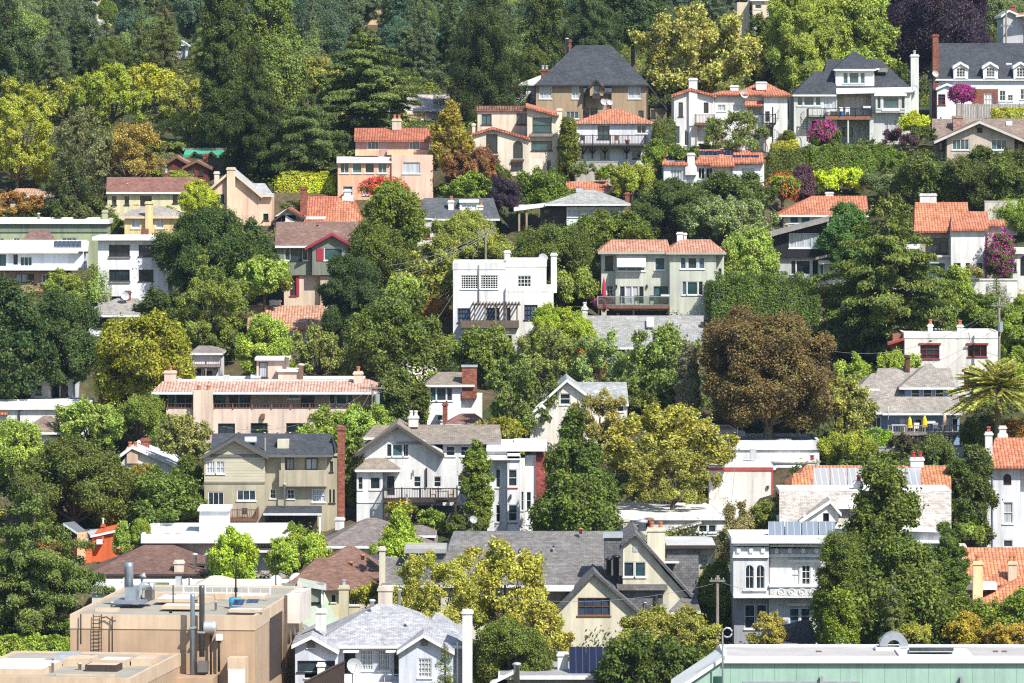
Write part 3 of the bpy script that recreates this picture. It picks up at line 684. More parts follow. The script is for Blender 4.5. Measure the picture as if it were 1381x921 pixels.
# grey house with dormer, deck and tall pale chimney
h = H('dormer_house', 'pale grey house with dark roof, broad white dormer, and a recessed deck with barbecue', 1070, 1229, 196, L=12, m=mat('stucco', (.5, .52, .49)))
h.wall(1071, 127.5, 1129, d=0, wins=[(1075, 130, 1082.5, 142.5, '11wt'), (1084, 130, 1098, 142.5, '11wt'), (1099.5, 130, 1107, 142.5, '11wt'), (1110, 130.5, 1128, 149, '21wcD'), (1094, 162, 1103, 182, '11wd')])
h.wall(1129.2, 124, 1175, d=2.4, L=8, wins=[(1139.6, 131, 1167, 156, '41wcD'), (1136, 172, 1150, 184, '11kdD')])
h.wall(1175.2, 123, 1229, d=0, wins=[(1192, 161.5, 1210, 180, '31wc')]); h.wall(1181, 127, 1221, 152, d=-.9, L=.9, wins=[(1183, 130, 1187.5, 146.5, '11wd'), (1190.5, 130, 1212.6, 146.5, '11wt'), (1215.5, 130, 1220, 146.5, '11wd')], name='bay')
h.slab([(1179, 127, -1.2), (1223, 127, -1.2), (1220, 124, -.01), (1182, 124, -.01)], WROOF, name='bay_roof'); h.band(1189, 147.6, 1214, 150, -.9)
h.hip(1069, 1128, 127.5, 1099, 1128, 96, DARKR, d=-.5, L=9, dr=4.5); h.hip(1105, 1232, 121, 1116, 1186, 79.5, DARKR, d=1.0, L=11, dr=6.5); h.hip(1126, 1186, 92, 1150, 1155, 70, DARKR, d=2.0, L=10, dr=6)
h.slab([(1128, 124.5, -.5), (1231, 122, -.5), (1229, 117, 1.6), (1128, 118, 1.6)], WROOF, name='porch_roof')
h.wall(1127, 93, 1179, 122, d=1.7, L=5, m=mat('siding', (.66, .66, .62)), wins=[(1137, 97.5, 1143.5, 112.5, '11wt'), (1145, 97.5, 1158.5, 112.5, '11wt'), (1160, 97.5, 1166.5, 112.5, '11wt')], name='dormer_wall')
h.hip(1124.5, 1182, 93, 1146, 1160, 79, DARKR, d=1.2, L=6, dr=4); h.box('roof_hatch', 1184, 92, 1197, 97, d=3.1, L=.7, m=GREYW)
h.deck(1113, 156, 1175, -1.6, 4, mat('wood', (.22, .1, .06)), t=.45, posts=3, pm=mat('stucco', (.5, .52, .49)), legs=185); h.rail(1090, 146, 1175, 156, -1.6, BLACKM, step=.5)
h.deck(1088, 157, 1113, -1.6, 1.6, BLACKM, t=.12); h.spiral(1088.5, 158, 185, -2, .8); h.box('pillar', 1173, 161.5, 1178, 200, d=-1.3, L=.4)
h.chim(1228.5, 73, 1239, 206, 2.6, mat('stucco', (.55, .56, .53)), L=1.2, pots=1, pm=METAL); h.dish(1234, 119, 2, .4)

# white dormer house at the right edge
h = H('cape_house', 'white house with three white dormers in its long dark roof and tall brick chimney', 1262, 1420, 164, D=632, L=11, m=mat('siding', (.62, .63, .65)))
h.wall(1263, 105, 1420, d=0, wins=[(1327, 126, 1339, 141, '32wl'), (1348, 122, 1356, 136, '22wd'), (1359, 128, 1366, 136, '22wd'), (1376, 120, 1384, 134, '22wd')])
h.hip(1261, 1424, 106.5, 1262, 1424, 58, DARKR, d=-.4, L=12, fm=TRIMW)
for x in (1286, 1326, 1367): 
    h.wall(x, 88, x + 19.7, 107, d=-.45, L=5, m=WHITE, wins=[(x + 4, 91.5, x + 15.6, 104, '33wd')], top=[(x, 88.5), (x + 9.8, 84), (x + 19.7, 88.5)], name='dormer_wall'); h.gab(x - 1.2, 90, x + 9.8, 83, x + 20.9, 90, mat('paint', (.6, .61, .62)), d=-.7, L=6, name='dormer_roof')
h.wall(1264, 117, 1293, d=-2, L=2, wins=[(1265, 127, 1275, 141.5, '23rd')], top=[(1264, 117.5), (1277, 113), (1293, 117.5)]); h.gab(1262, 118.5, 1277, 112, 1295, 118.5, DARKR, d=-2.3, L=2.4)
mb = MB(); mb.box(h.X(1311), h.X(1327), h.D - .06, h.D - .003, h.Z(142), h.Z(120)); mb.box(h.X(1339), h.X(1346), h.D - .06, h.D - .003, h.Z(142), h.Z(120)); mb.box(h.X(1327), h.X(1339), h.D - .06, h.D - .003, h.Z(125), h.Z(120)); h.out(mb, 'brick_facing', BRICK)
h.chim(1258, 46, 1266, 168, -.2, BRICK, L=1.6); h.dish(1261, 100, -.7, .4); h.box('roof_hatch', 1357, 85, 1364.5, 96, d=2, L=1, m=WHITE); h.pipe(1327, 75, 82, 4, .07, WHITE); h.pipe(1338, 70, 76, 4.6, .07, WHITE)
h = H('craftsman_house', 'beige bungalow with one broad low gable and two white windows at the right edge', 1262, 1390, 216, L=10, m=mat('stucco', (.46, .39, .32)))
BRR = shin(.24, .18, .15)
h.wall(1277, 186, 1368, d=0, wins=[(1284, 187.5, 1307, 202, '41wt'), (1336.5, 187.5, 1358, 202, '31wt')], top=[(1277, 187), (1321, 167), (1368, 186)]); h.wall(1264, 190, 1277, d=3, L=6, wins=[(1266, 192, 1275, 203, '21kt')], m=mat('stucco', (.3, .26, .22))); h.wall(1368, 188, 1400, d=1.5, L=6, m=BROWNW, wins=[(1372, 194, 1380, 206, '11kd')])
h.hip(1257, 1424, 186, 1257, 1424, 160, BRR, d=2.5, L=9, fm=BROWNW); h.gab(1260, 190.5, 1321, 163, 1388, 191, BRR, d=-.9, L=9, fm=mat('paint', (.5, .47, .43)))
h.chim(1285.5, 156, 1298.5, 178, 4, mat('brick', (.36, .22, .17)), L=1.3); h.box('gable_vent', 1318, 172, 1325, 179, d=-.05, L=.05, m=DARKW); h.skylight(1357, 165, 1365, 170, 5.2, 6); h.box('knee_brace', 1317.5, 168, 1319.5, 172, d=-.5, L=.5, m=GREYW)

# ------------------------------------------------------------------ upper left
h = H('peach_house', 'peach stucco house with a set-back mauve upper floor under red tiles', 455, 580, 268, L=12, m=mat('stucco', (.66, .39, .24)))
h.wall(455.5, 217, 527, d=0, L=6, wins=[(458.6, 219.5, 471, 233.5, '21wt'), (475, 219.5, 488, 233.5, '11wt'), (492, 219.5, 505, 233.5, '11wd'), (509.5, 219.5, 521.7, 233.5, '21wt'), (462, 251, 476, 264, '11wb'), (489, 251, 498, 263, '11wb')])
h.slab([(454, 218, -.4), (528, 218, -.4), (528, 211, 4.5), (454, 211, 4.5)], GROOF, t=.15)
h.wall(528, 208.8, 584, d=.4, L=7, m=mat('stucco', (.66, .46, .36)), wins=[(543, 218.5, 567, 234, '11wc')])
h.wall(479.5, 187, 578.5, 214, d=4.5, L=7, m=mat('stucco', (.4, .26, .23)), wins=[(495.6, 189, 511, 201.5, '31wb'), (551.7, 188, 566, 201.5, '31wb')])
h.hip(477.5, 580, 188.5, 478, 580, 172.5, TILER, d=3.9, L=7.5, fm=TILER, dr=9); h.box('balcony_wall', 479, 202, 511, 210, d=4, L=.3); h.box('balcony_wall', 522, 202, 578, 209, d=4, L=.3)
h.chim(529, 160, 541, 175, 8, CREAM, pots=2); h.band(526.8, 214, 528.2, 262, 0, DARKW, name='downpipe')
h = H('maroon_cabin', 'small maroon twin-gabled house half hidden under the yellow-green trees', 225, 284, 246, L=7, m=mat('batten', (.12, .03, .025)))
h.wall(227, 218, 249, d=2, L=5, top=[(227, 217), (238, 211.5), (249, 217)]); h.wall(249, 224, 281, d=0, L=6, top=[(249, 223), (265, 217), (281, 224)], wins=[(256, 228, 262, 236, '11kd'), (268, 228, 274, 236, '11kd')])
h.gab(222, 220, 238, 210, 254, 219, shin(.3, .19, .15), d=1.5, L=6, fm=BROWNW); h.gab(245, 225.5, 265, 215.5, 286, 226, shin(.3, .19, .15), d=-.5, L=7, fm=BROWNW); h.chim(274, 207, 280.5, 219, 3, BRICK)
h = H('green_roofed_house', 'house roofed in bright green sheeting under a scaffold rail, among dark conifers', 248, 306, 226, D=603, L=7, m=mat('stucco', (.1, .1, .09)))
h.wall(250, 210, 303, wins=[(258, 212, 266, 218, '11kd'), (284, 212, 292, 218, '11kd')]); h.hip(247, 306, 210, 250, 303, 201.5, mat('plain', (.06, .33, .18)), L=7, fm=mat('plain', (.05, .3, .16))); h.rail(247, 199.5, 306, 202, -.8, mat('metal', (.4, .38, .35)), step=3, name='scaffold_rail')
for x in (262, 285): h.gab(x - 7, 209.5, x, 204, x + 7, 209.5, mat('plain', (.06, .32, .18)), d=-.9, L=3, name='dormer_roof', fm=BROWNW)
h = H('cream_bungalow', 'long cream house with plain brown shingle roof and small dark windows', 142, 262, 296, L=9, m=mat('stucco', (.62, .56, .36)))
h.wall(144.7, 259, 250, d=0, wins=[(151, 264.7, 157, 276, '12kd'), (168, 264.7, 174, 276, '12kd'), (189, 264, 204.6, 279.5, '22kd'), (233, 263, 240, 274, '11kd')]); h.hip(143, 268, 259, 144, 266, 238.8, shin(.24, .12, .095), L=10, d=-.5)
h.chim(220, 233, 227, 243, 5, BRICK, pots=1, pm=METAL); h.chim(137.4, 277, 145.5, 300, -1.5, mat('stucco', (.42, .42, .24))); h.pipe(172, 247, 253, 2, .07)
h = H('twin_chimney_house', 'peach gabled house with a tall pale chimney running up its front', 275, 367, 304, L=10, m=mat('stucco', (.66, .47, .35)))
h.wall(276, 260, 349, d=0, wins=[(280, 262, 290, 274, '11kt'), (292.5, 262, 302.4, 274, '11kt')], top=[(276, 261), (311.5, 231.5), (349, 262)]); h.wall(349.2, 262, 366, d=1.5, L=7, wins=[(355, 288, 362, 297, '11kd')])
h.gab(271.5, 263, 311.5, 229, 353, 263.5, mat('shingle', (.42, .42, .42)), d=-.6, L=10, fm=mat('paint', (.62, .5, .36))); h.slab([(347, 263, .9), (369, 263, .9), (357, 247, 8), (333, 247, 8)], mat('shingle', (.42, .42, .42)), fm=mat('paint', (.62, .5, .36)))
h.chim(306, 225.5, 317, 306, -.7, mat('stucco', (.66, .52, .36)), L=.8); h.chim(289, 231, 295.5, 250, 4, mat('stucco', (.62, .5, .4)))

# olive apartment, pale blue house, white block (left edge)
h = H('olive_apartment', 'long flat-roofed olive green building with a brown-roofed bay at the left edge', -30, 146, 372, D=560, L=9, m=mat('stucco', (.3, .34, .2)))
h.wall(-30, 298, 145.5, d=0, wins=[(83, 320.5, 104, 330, '31wd'), (-6, 321, 6, 330, '21wd'), (18, 321, 27, 330, '21wd')]); h.flat(-31, 147.5, 295.5, WROOF, d=-.5, par=.25)
h.wall(31, 323, 74, 345, d=-.8, L=.8, name='bay', wins=[(36, 325, 69, 340, '41wd')]); h.slab([(29, 324.5, -1.3), (76, 324.5, -1.3), (65, 309, -.05), (42, 309, -.05)], shin(.17, .11, .095), name='bay_roof'); h.pipe(52, 287, 298, 4, .12, WHITE)
h.band(-30, 299, 145.5, 313, 0, mat('stucco', (.17, .21, .15)), .12, 'fascia'); h.chim(138, 283, 145, 300, 3, mat('stucco', (.4, .4, .26)))
h = H('pale_blue_house', 'pale blue two-level house with low white roofs and tilted solar panels', -20, 113, 392, D=548, L=8, m=mat('stucco', (.58, .63, .7)))
h.wall(-20, 339, 113, 364, d=1.4, L=6, wins=[(18, 343, 24, 357, '11kdD'), (27, 346, 43.5, 359, '31wt'), (-8, 343, 8, 360, '21kt')])
h.slab([(-22, 339, .6), (106, 339, .6), (118, 323.5, 6), (-22, 323.5, 6)], WROOF, fm=mat('paint', (.6, .55, .5))); h.slab([(106, 339, .55), (119, 339, 2.4), (120, 325, 5.8), (112, 323.8, 5.9)], GROOF, fm=DARKW)
h.solar(73, 110, 326, 334.5, 2.2, 5, 7, mat('solar', (.04, .05, .07)))
h.flat(-22, 106, 360, WROOF, d=-1, L=3.2, t=.35); h.wall(-20, 366, 90, d=0, L=6, m=mat('stucco', (.38, .24, .16)), wins=[(21, 369, 37, 381, '21kc'), (38, 369, 46, 384, '11kdD'), (56.6, 370, 77.4, 381, '41wt')]); h.band(56, 381.5, 78, 383, 0, CLAY, .3, 'window_box'); h.pipe(6, 366, 386, -.3, .06, WHITE, False, 'downpipe')
h = H('yellow_house', 'small yellow house with grey hip roof split by a central yellow chimney', 168, 242, 356, D=560, L=8, m=mat('stucco', (.66, .5, .24)))
h.wall(168, 292, 241, wins=[(177, 294.5, 189, 308, '11wc'), (210, 294, 221, 308, '11wc')]); h.hip(160, 249, 292, 187, 220, 278, mat('shingle', (.34, .31, .28)), L=9, fm=mat('paint', (.66, .5, .28)))
h.chim(196, 271.5, 206, 322, -.6, mat('stucco', (.66, .5, .26))); h.chim(180, 273, 187, 286, 3, mat('stucco', (.66, .5, .28))); h.box('roof_hatch', 190, 308.5, 200, 319, d=-1.6, L=.6, m=BRICK)
h = H('white_apartment', 'white three-storey flat-roofed block with pairs of wide dark windows', 132, 227, 416, L=9, m=WST2)
h.wall(132, 324, 227, wins=[(147, 330, 175, 345.5, '31kd'), (187, 330, 208, 345.5, '11kd'), (147, 363.5, 175, 379, '31kd'), (187, 363.5, 207, 379, '11kd'), (148, 399.5, 169, 409, '11kd'), (213, 348, 218, 358, '11wd')]); h.flat(124, 238, 319.5, WROOF, d=-.8, L=10.5, t=.35)
for y in (346.5, 380): h.band(146, y, 176, y + 1.5, 0, GREYW, .15, 'sill')
h = H('grey_hip_cottage', 'small white cottage with grey hip roof, red brick chimney and satellite dish', 112, 176, 452, L=8, m=mat('stucco', (.66, .69, .72)))
h.wall(120, 425, 176, wins=[(128, 428, 149, 443, '41kd')]); h.hip(101, 190, 425, 158, 186, 402, shin(.3, .28, .25), L=9, d=-.7); h.chim(168, 392, 176, 412, 3, BRICK); h.dish(168, 400, 2.4, .45)

# tudor, batten house, pink tile house
h = H('tudor_tile_house', 'orange hip-tiled house with red brick chimney and half-timbered gable', 372, 487, 312, L=10, m=mat('stucco', (.68, .66, .62)))
h.wall(370, 292, 400, d=-.5, L=6, top=[(370, 292), (387, 281), (400, 292)], wins=[(385, 290, 399, 298, '31wl')]); h.wall(400, 292, 486, d=1, L=8)
h.hip(408, 490, 299, 416, 476, 264.5, TILER, d=.5, L=10, fm=TILER); h.hip(434, 493, 301, 461, 464, 262, TILE, d=-.6, L=9, fm=TILEP, dr=4); h.gab(365.5, 299, 388, 280.5, 408, 293, TILER, d=-1, L=9, fm=DARKW)
for a, b in ((373, 292), (379, 288), (395, 288)): h.band(a, b, a + 1.2, 300, -.5, DARKW, .05, 'timber')
h.chim(405, 252, 414, 290, -.3, BRICK, L=1.1); h.chim(464, 255, 473.5, 271, 3, WST, flare=.25)
h = H('red_trimmed_house', 'green-grey board-and-batten house with brown roof, maroon trim and maroon shutters', 372, 486, 416, L=10, m=mat('batten', (.17, .19, .15)))
h.wall(374, 331, 421, 371, d=0, wins=[(384, 334, 391.5, 351, '11wd'), (392, 334, 407, 351, '11kt'), (407.5, 334, 415, 351, '11wd')]); h.wall(421.2, 331, 469, 371, d=-.9, wins=[(437, 334, 462, 351, '11wt')], top=[(421.2, 330), (447.7, 316.5), (469, 328)])
h.wall(383, 371, 432, d=.3, L=8, m=mat('stucco', (.58, .48, .36)), wins=[(391, 369 + 3, 399.5, 399, '23rd')]); h.wall(432, 372, 469, d=-.5, L=8, m=mat('stucco', (.58, .48, .36)))
h.hip(371, 488, 331.5, 372, 486, 299, shin(.2, .125, .1), d=-.5, L=11); h.gab(411, 333.5, 447.7, 314, 473, 328, shin(.2, .125, .1), d=-1.5, L=6, fm=mat('paint', (.28, .03, .05)))
h.box('shutter', 427, 335, 436, 351.5, d=-.97, L=.06, m=mat('paint', (.3, .03, .05))); h.box('shutter', 399.8, 369, 403.5, 399.5, d=.22, L=.06, m=mat('paint', (.3, .03, .05))); h.pipe(428, 303, 308, 4, .08, DARKW)
h = H('pink_tile_house', 'low white house with faded pink barrel-tile roof below the maroon-trimmed house', 335, 432, 460, L=9, m=WST)
h.wall(338, 443, 428, wins=[(345, 447, 352, 456, '11kd')]); h.hip(333, 437, 443, 335, 436, 411.5, mat('tile', (.5, .26, .17)), d=-.5, L=11, fm=TILEP); h.gab(397, 450, 407, 441, 420, 450, mat('tile', (.5, .2, .1)), d=-1.8, L=4, fm=TILE); h.wall(398.5, 449, 418, d=-1.4, L=2, top=[(398.5, 449.5), (407, 443.5), (418, 449.5)]); h.chim(363.5, 405, 378, 416, 5, WST)

# middle
h = H('red_window_house', 'small white house with dark slate roof, red brick chimney pots and one red-framed window', 558, 671, 330, L=9, m=WST)
h.wall(558, 295, 582, d=-.5, L=8, wins=[(572, 309.5, 580, 321, '22rd')]); h.wall(582, 293, 668, d=1, L=8); h.flat(557, 583, 294.5, WROOF, d=-.7, L=5, t=.15); h.hip(566, 674, 295, 572, 665, 267, shin(.1, .105, .115), d=.4, L=10)
h.wall(620, 273, 645, 285, d=2.5, L=3, m=WHITE, name='dormer_wall', wins=[(622, 276, 643, 283, '31wl')]); h.flat(619, 646, 269.5, WROOF, d=2.3, L=3.6, t=.3, name='dormer_roof'); h.chim(604.6, 270, 612, 284, 2.5, WST, pots=1); h.chim(645.5, 277, 651.5, 286, 2.5, WST, pots=1)
h = H('modern_hip_house', 'low modern house with grey pyramid roof, white fascia and a wide glass window', 694, 848, 312, L=10, m=mat('stucco', (.06, .055, .045)))
h.wall(729, 280, 764, d=.8, L=8, wins=[(733, 283, 741, 293, '11kd')]); h.wall(764.2, 279, 842, d=0, L=9, m=mat('stucco', (.6, .62, .6)), wins=[(765.5, 282, 836, 292.6, '51wc')]); h.box('blind', 806, 286, 836, 295, d=-.1, L=.05, m=WHITE)
h.hip(735, 851, 275, 789, 803, 256, mat('shingle', (.34, .34, .32)), d=-.9, L=11); h.slab([(693, 281, -.6), (737, 275, -.6), (737, 272, 6), (693, 277, 6)], WROOF, t=.3); h.chim(843, 259, 849, 274, 2, BRICK); h.box('roof_vent', 777, 254, 786, 259, d=5, L=.7, m=PIPE)
for x in (699, 709): h.box('carport_post', x, 279, x + 2.5, 312, d=-.3, L=.2, m=mat('wood', (.3, .22, .14)))
h = H('hidden_tile_house', 'strip of terracotta tile roof showing behind the grey pyramid roof', 760, 822, 268, L=7, m=WST)
h.wall(762, 258, 821); h.hip(760, 823, 258.5, 764, 820, 244.5, TILE, L=8, fm=TILEP)
h = H('grey_green_house', 'grey-green three-storey house with tile hip roof, glass-railed terrace and blue-framed windows', 808, 977, 430, L=11, m=mat('stucco', (.46, .475, .4)))
h.wall(811, 341, 830, d=1.2, L=9, wins=[(816, 345, 827, 364, '11kd'), (818, 385, 827, 402, '23wd')]); h.wall(830.2, 341, 903, d=.3, L=10, wins=[(832.5, 360.5, 870, 365.5, '31wt'), (883, 347, 897, 364, '11wt'), (835.6, 386, 843, 410, '11wdD'), (843.5, 386, 852, 410, '11wcD'), (852.5, 386, 861, 410, '11wcD'), (861.5, 386, 868.5, 410, '11wdD'), (881.5, 386, 903 - 2, 410, '21kt')])
h.wall(903.2, 340, 966, d=-.9, L=11, wins=[(917.7, 347, 925, 362.5, '11wb'), (927.5, 347, 940, 362.5, '11wt'), (942.5, 347, 950, 362.5, '11wb'), (920, 379.5, 925.5, 397.5, '11wb'), (926.5, 379.5, 941, 397.5, '11wt'), (942, 379.5, 948, 397.5, '11wd')]); h.wall(966.2, 341, 976.5, d=1.5, L=8, wins=[(969, 362, 973, 372, '11kd')])
h.hip(806.5, 905, 340, 825, 900, 323, mat('tile', (.52, .25, .16)), d=-.3, L=11, fm=mat('paint', (.34, .35, .3))); h.hip(898, 979.5, 340.5, 918, 958, 322.8, mat('tile', (.52, .25, .16)), d=-1.5, L=11.6, fm=mat('paint', (.34, .35, .3)))
h.slab([(832, 359.5, -.6), (871, 359.5, -.6), (871, 344.5, .2), (832, 344.5, .2)], mat('plain', (.55, .52, .5)), t=.05, name='awning', fm=mat('plain', (.5, .47, .45))); h.chim(913, 313, 921, 326, 4, WST, pots=0); h.chim(922, 314, 926, 326, 4.4, WST)
h.deck(806, 412, 903, -2.6, 2.8, BROWNW, t=.3, posts=3, pm=DARKW, legs=428); h.rail(806, 399.5, 903, 411.5, -2.5, mat('metal', (.3, .32, .33)), glass=CLEAR, post=2.2); h.band(902, 345, 903, 412, .25, WHITE, .08, 'downpipe'); h.box('underdeck_dark', 818, 419, 903, 434, d=.2, L=.4, m=DARKW)  # last box: dark strip standing in for the shadow below the deck
for x in (830.5, 871.5): h.box('wall_lamp', x, 384, x + 2, 388.5, d=.1, L=.2, m=BLACKM)
h = H('grey_shingle_house', 'long plain grey shingle roof with a white chimney at its left end and one skylight', 786, 948, 488, L=9, m=mat('siding', (.3, .36, .42)))
h.wall(790, 468, 946, wins=[(794, 471, 803, 479, '11wb'), (830, 471, 842, 479, '21wd')]); h.hip(787, 948, 468.5, 793, 949, 425.5, mat('shingle', (.3, .3, .285)), d=-.6, L=12, dr=7); h.chim(785, 414, 792.5, 462, 1, mat('brick', (.62, .6, .58)), L=1.2, pots=1, pm=WST); h.skylight(872, 430, 882, 442, 3.4, 5.4); h.box('roof_hatch', 945, 434, 949, 444, d=4, L=.6, m=DARKW)
h = H('art_deco_house', 'white cubic house with glass-block windows and a weathered pergola balcony', 610, 747, 480, L=12, m=mat('stucco', (.64, .64, .66)))
h.wall(611, 355.5, 681.5, d=0, wins=[(621.5, 371, 644.5, 389.5, '76wd'), (648, 371, 671.6, 389.5, '76wd'), (617, 415.6, 634.6, 434.6, '53kb'), (656, 415, 673.7, 432, '53kb')]); h.flat(610.5, 682, 354.5, WROOF, d=-.05, L=12, par=.4, fm=mat('stucco', (.6, .6, .59)))
h.wall(681.7, 351.5, 737, 392, d=.9, L=10, m=WST, wins=[(698, 371.5, 716.5, 387, '43wd')]); h.flat(681.8, 737.5, 351, WROOF, d=.86, L=10, par=.4, fm=WST); h.wall(681.7, 388.5, 746.5, d=-.3, L=11, m=WST, wins=[(683, 415, 688.5, 434, '11bdD'), (707, 411, 725, 431, '43kb')]); h.flat(682.2, 747, 388, WROOF, d=-.33, L=1.2, par=.15, fm=WST)
h.chim(680.5, 337.5, 688, 356, 5, WST); h.chim(743, 341, 751, 395, 3, WST); h.dish(732, 349, 4, .5); h.box('roof_hatch', 714, 349, 721, 354, d=4, L=.7, m=PIPE); h.pipe(645.6, 357, 408, -.12, .05, METAL, False, 'downpipe')
h.box('planter_parapet', 621, 433, 700, 442, d=-2.4, L=2.2, m=mat('wood', (.12, .09, .065)))
for k in range(5): x = 639 + k * 14.3; h.box('pergola_post', x, 411.5, x + 2, 433, d=-2.2, L=.16, m=mat('wood', (.16, .12, .09)))
h.box('pergola_beam', 637, 409.5, 702, 412, d=-2.3, L=.2, m=mat('wood', (.16, .12, .09)))
for k in range(15): x = 638 + k * 4.4; h.box('pergola_rafter', x, 407.5, x + 1.4, 409.4, d=-2.6, L=2.5, m=mat('wood', (.2, .15, .11)))
h.wall(624, 441, 697, d=-1.9, L=1.7, m=mat('stucco', (.55, .52, .47)), wins=[(630, 453, 636, 475, '11kdD'), (684, 452, 690, 476, '11bdD')])

# ------------------------------------------------------------------ right, middle rows
h = H('orange_tile_house', 'cream house with bright orange hip tile roof showing above the black house', 1052, 1160, 306, L=9, m=mat('stucco', (.55, .5, .42)))
h.wall(1057, 290.5, 1150, wins=[(1065, 292, 1077, 301, '11wt'), (1080, 292, 1092.7, 301, '11wt')]); h.hip(1049, 1172, 290, 1095, 1169, 264, TILE, L=10, fm=WHITE); h.chim(1113.5, 259, 1124, 268, 5, WST); h.chim(1121, 280, 1128, 290, .6, BRICK)
h = H('black_timber_house', 'black timber house with one sloping grey roof edge and large white-framed window', 1038, 1116, 384, L=9, m=mat('batten', (.012, .011, .013)))
h.wall(1042, 316, 1116, 347, d=0, wins=[(1064, 314.5, 1104, 334.5, '41wc')], top=[(1042, 316), (1116, 297)]); h.slab([(1033, 317, -1), (1118, 294.5, -1), (1118, 291, 8), (1033, 313, 8)], mat('shingle', (.26, .25, .24)), t=.3, fm=mat('wood', (.26, .23, .21)))
h.wall(1050, 347, 1116, d=.5, L=8, m=mat('stucco', (.42, .42, .4)), wins=[(1066.6, 351, 1073, 370, '11wd'), (1073.5, 351, 1093, 370, '11wd'), (1096, 351, 1103, 370, '11kd'), (1106, 352, 1112, 376, '11wtD')]); h.box('planter_box', 1064, 370.5, 1091, 378.5, d=-.5, L=.7, m=mat('wood', (.3, .28, .26)))
h.flat(1104, 1150, 351, WROOF, d=-.5, L=5, t=.4); h.slab([(1100, 347, -1), (1125, 341, -1), (1125, 338, 4), (1100, 344, 4)], GREYW, t=.25, fm=GREYW); h.slab([(1150, 336, -.5), (1174, 345, -.5), (1174, 342, 4), (1150, 333, 4)], GROOF, t=.25); h.wall(1110, 357, 1172, d=.6, L=6, m=WST, wins=[(1150, 362, 1158, 374, '11kd')])
h = H('white_orange_tile_house', 'tall white stucco house with stepped orange tile roof beside the big cedar', 1200, 1332, 396, L=10, m=WST)
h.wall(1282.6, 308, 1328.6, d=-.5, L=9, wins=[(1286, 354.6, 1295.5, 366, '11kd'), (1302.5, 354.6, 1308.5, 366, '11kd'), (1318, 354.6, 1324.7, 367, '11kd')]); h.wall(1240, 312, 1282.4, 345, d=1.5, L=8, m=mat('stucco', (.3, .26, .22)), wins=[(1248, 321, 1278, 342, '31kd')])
h.wall(1240, 345.2, 1282.4, d=1, L=8, wins=[(1243, 355, 1274, 373, '42kt')]); h.wall(1200, 332, 1238, d=0, L=8, wins=[(1202, 336, 1206, 380, '11kd'), (1228, 336, 1236, 380, '11kd')])
h.hip(1233, 1308, 311, 1234, 1305, 272.5, TILE, d=.6, L=10, fm=TILER); h.slab([(1282, 308.5, -1), (1333, 308.5, -1), (1332.5, 285, 4.5), (1283, 285, 4.5)], TILE, fm=TILER); h.chim(1241, 261, 1263, 275, 5.5, WST, L=1.3, pots=1, pm=BLACKM)
h.slab([(1332, 302.5, 4), (1355, 302.5, 4), (1355, 296, 6), (1332, 296, 6)], TILE, fm=TILER); h.box('string_course', 1240, 344, 1283, 347, d=.6, L=.9); h.slab([(1198, 333, -.6), (1240, 333, -.6), (1240, 324, 4), (1198, 324, 4)], WROOF); h.wall(1332, 303, 1354, d=4.5, L=3, m=mat('stucco', (.4, .34, .28)))
w = H('terrace_wall', 'long low white terrace wall below the orange tile house and bougainvillea', 1310, 1370, 394, D=542, L=1, cat='wall', m=WST, pad=False); w.wall(1310, 377.5, 1372, L=.5); w.box('wall_coping', 1309, 376, 1373, 378, d=-.1, L=.7)
h = H('white_arch_house', 'corner of a white house with dark arch cut off by the right edge', 1364, 1420, 395, L=9, m=WST); h.wall(1366, 338, 1420, wins=[(1376, 345, 1386, 372, '11kdA'), (1367, 354, 1371, 366, '11kd')]); h.flat(1365, 1421, 336.5, WROOF, par=.2, fm=WST)
h = H('red_window_stucco_house', 'flat-roofed white stucco house with maroon casement windows, above the palm', 1204, 1349, 545, D=509, L=9, m=mat('stucco', (.62, .59, .55)))
h.wall(1220, 449.5, 1348, wins=[(1241, 465, 1267, 484, '33rd'), (1305, 465, 1331, 481, '31rd'), (1300, 500, 1326.5, 519.6, '31rd')]); h.wall(1204, 451, 1219.8, d=1.5, L=7, m=mat('stucco', (.3, .12, .08))); h.flat(1219, 1349.5, 448.5, WROOF, d=-.05, par=.3, fm=WST)
for a, y, b in ((1239, 464, 1269), (1303, 464, 1333), (1298, 499, 1328)): h.band(a, y - 1.5, b, y + .6, 0, REDT, .12, 'lintel')
h.chim(1251.5, 437, 1258, 452, 3, WST, pots=1); h.chim(1291, 438, 1299, 452, 3, WST, pots=1, pm=TILER); h.slab([(1197, 463, -.8), (1220, 456, -.8), (1220, 453, 3), (1197, 460, 3)], TILER, fm=REDT); h.box('wall_vent', 1253, 459, 1257, 460.5, d=-.04, L=.04, m=DARKW); h.box('wall_tile', 1290, 454, 1293, 457, d=-.04, L=.04, m=REDT)

BL = mat('siding', (.18, .26, .4))
h = H('blue_shingled_house', 'blue-sided house with big grey shingled hip roof, wide dormer and flag pole', 1165, 1296, 600, L=11, m=BL)
GSH = shin(.3, .27, .24)
h.wall(1168, 557, 1190, d=0, wins=[(1170, 562, 1188, 578, '31wt')]); h.wall(1190.2, 557, 1294, d=.6, L=10, wins=[(1214, 564.5, 1221, 583, '11wlD'), (1222.5, 564.5, 1233, 583, '11wdD'), (1234.5, 564.5, 1243, 583, '11wdD'), (1276, 564, 1282, 583, '11wlD'), (1284, 564, 1292, 583, '11wdD')])
h.hip(1163, 1298, 556, 1184, 1282, 496.5, GSH, d=-.7, L=12.5, dr=7); h.hip(1190, 1298, 557, 1204, 1286, 536, GSH, d=-1, L=6, dr=3); h.hip(1213, 1290, 522.5, 1250, 1256, 490.5, GSH, d=1.5, L=9, dr=6)
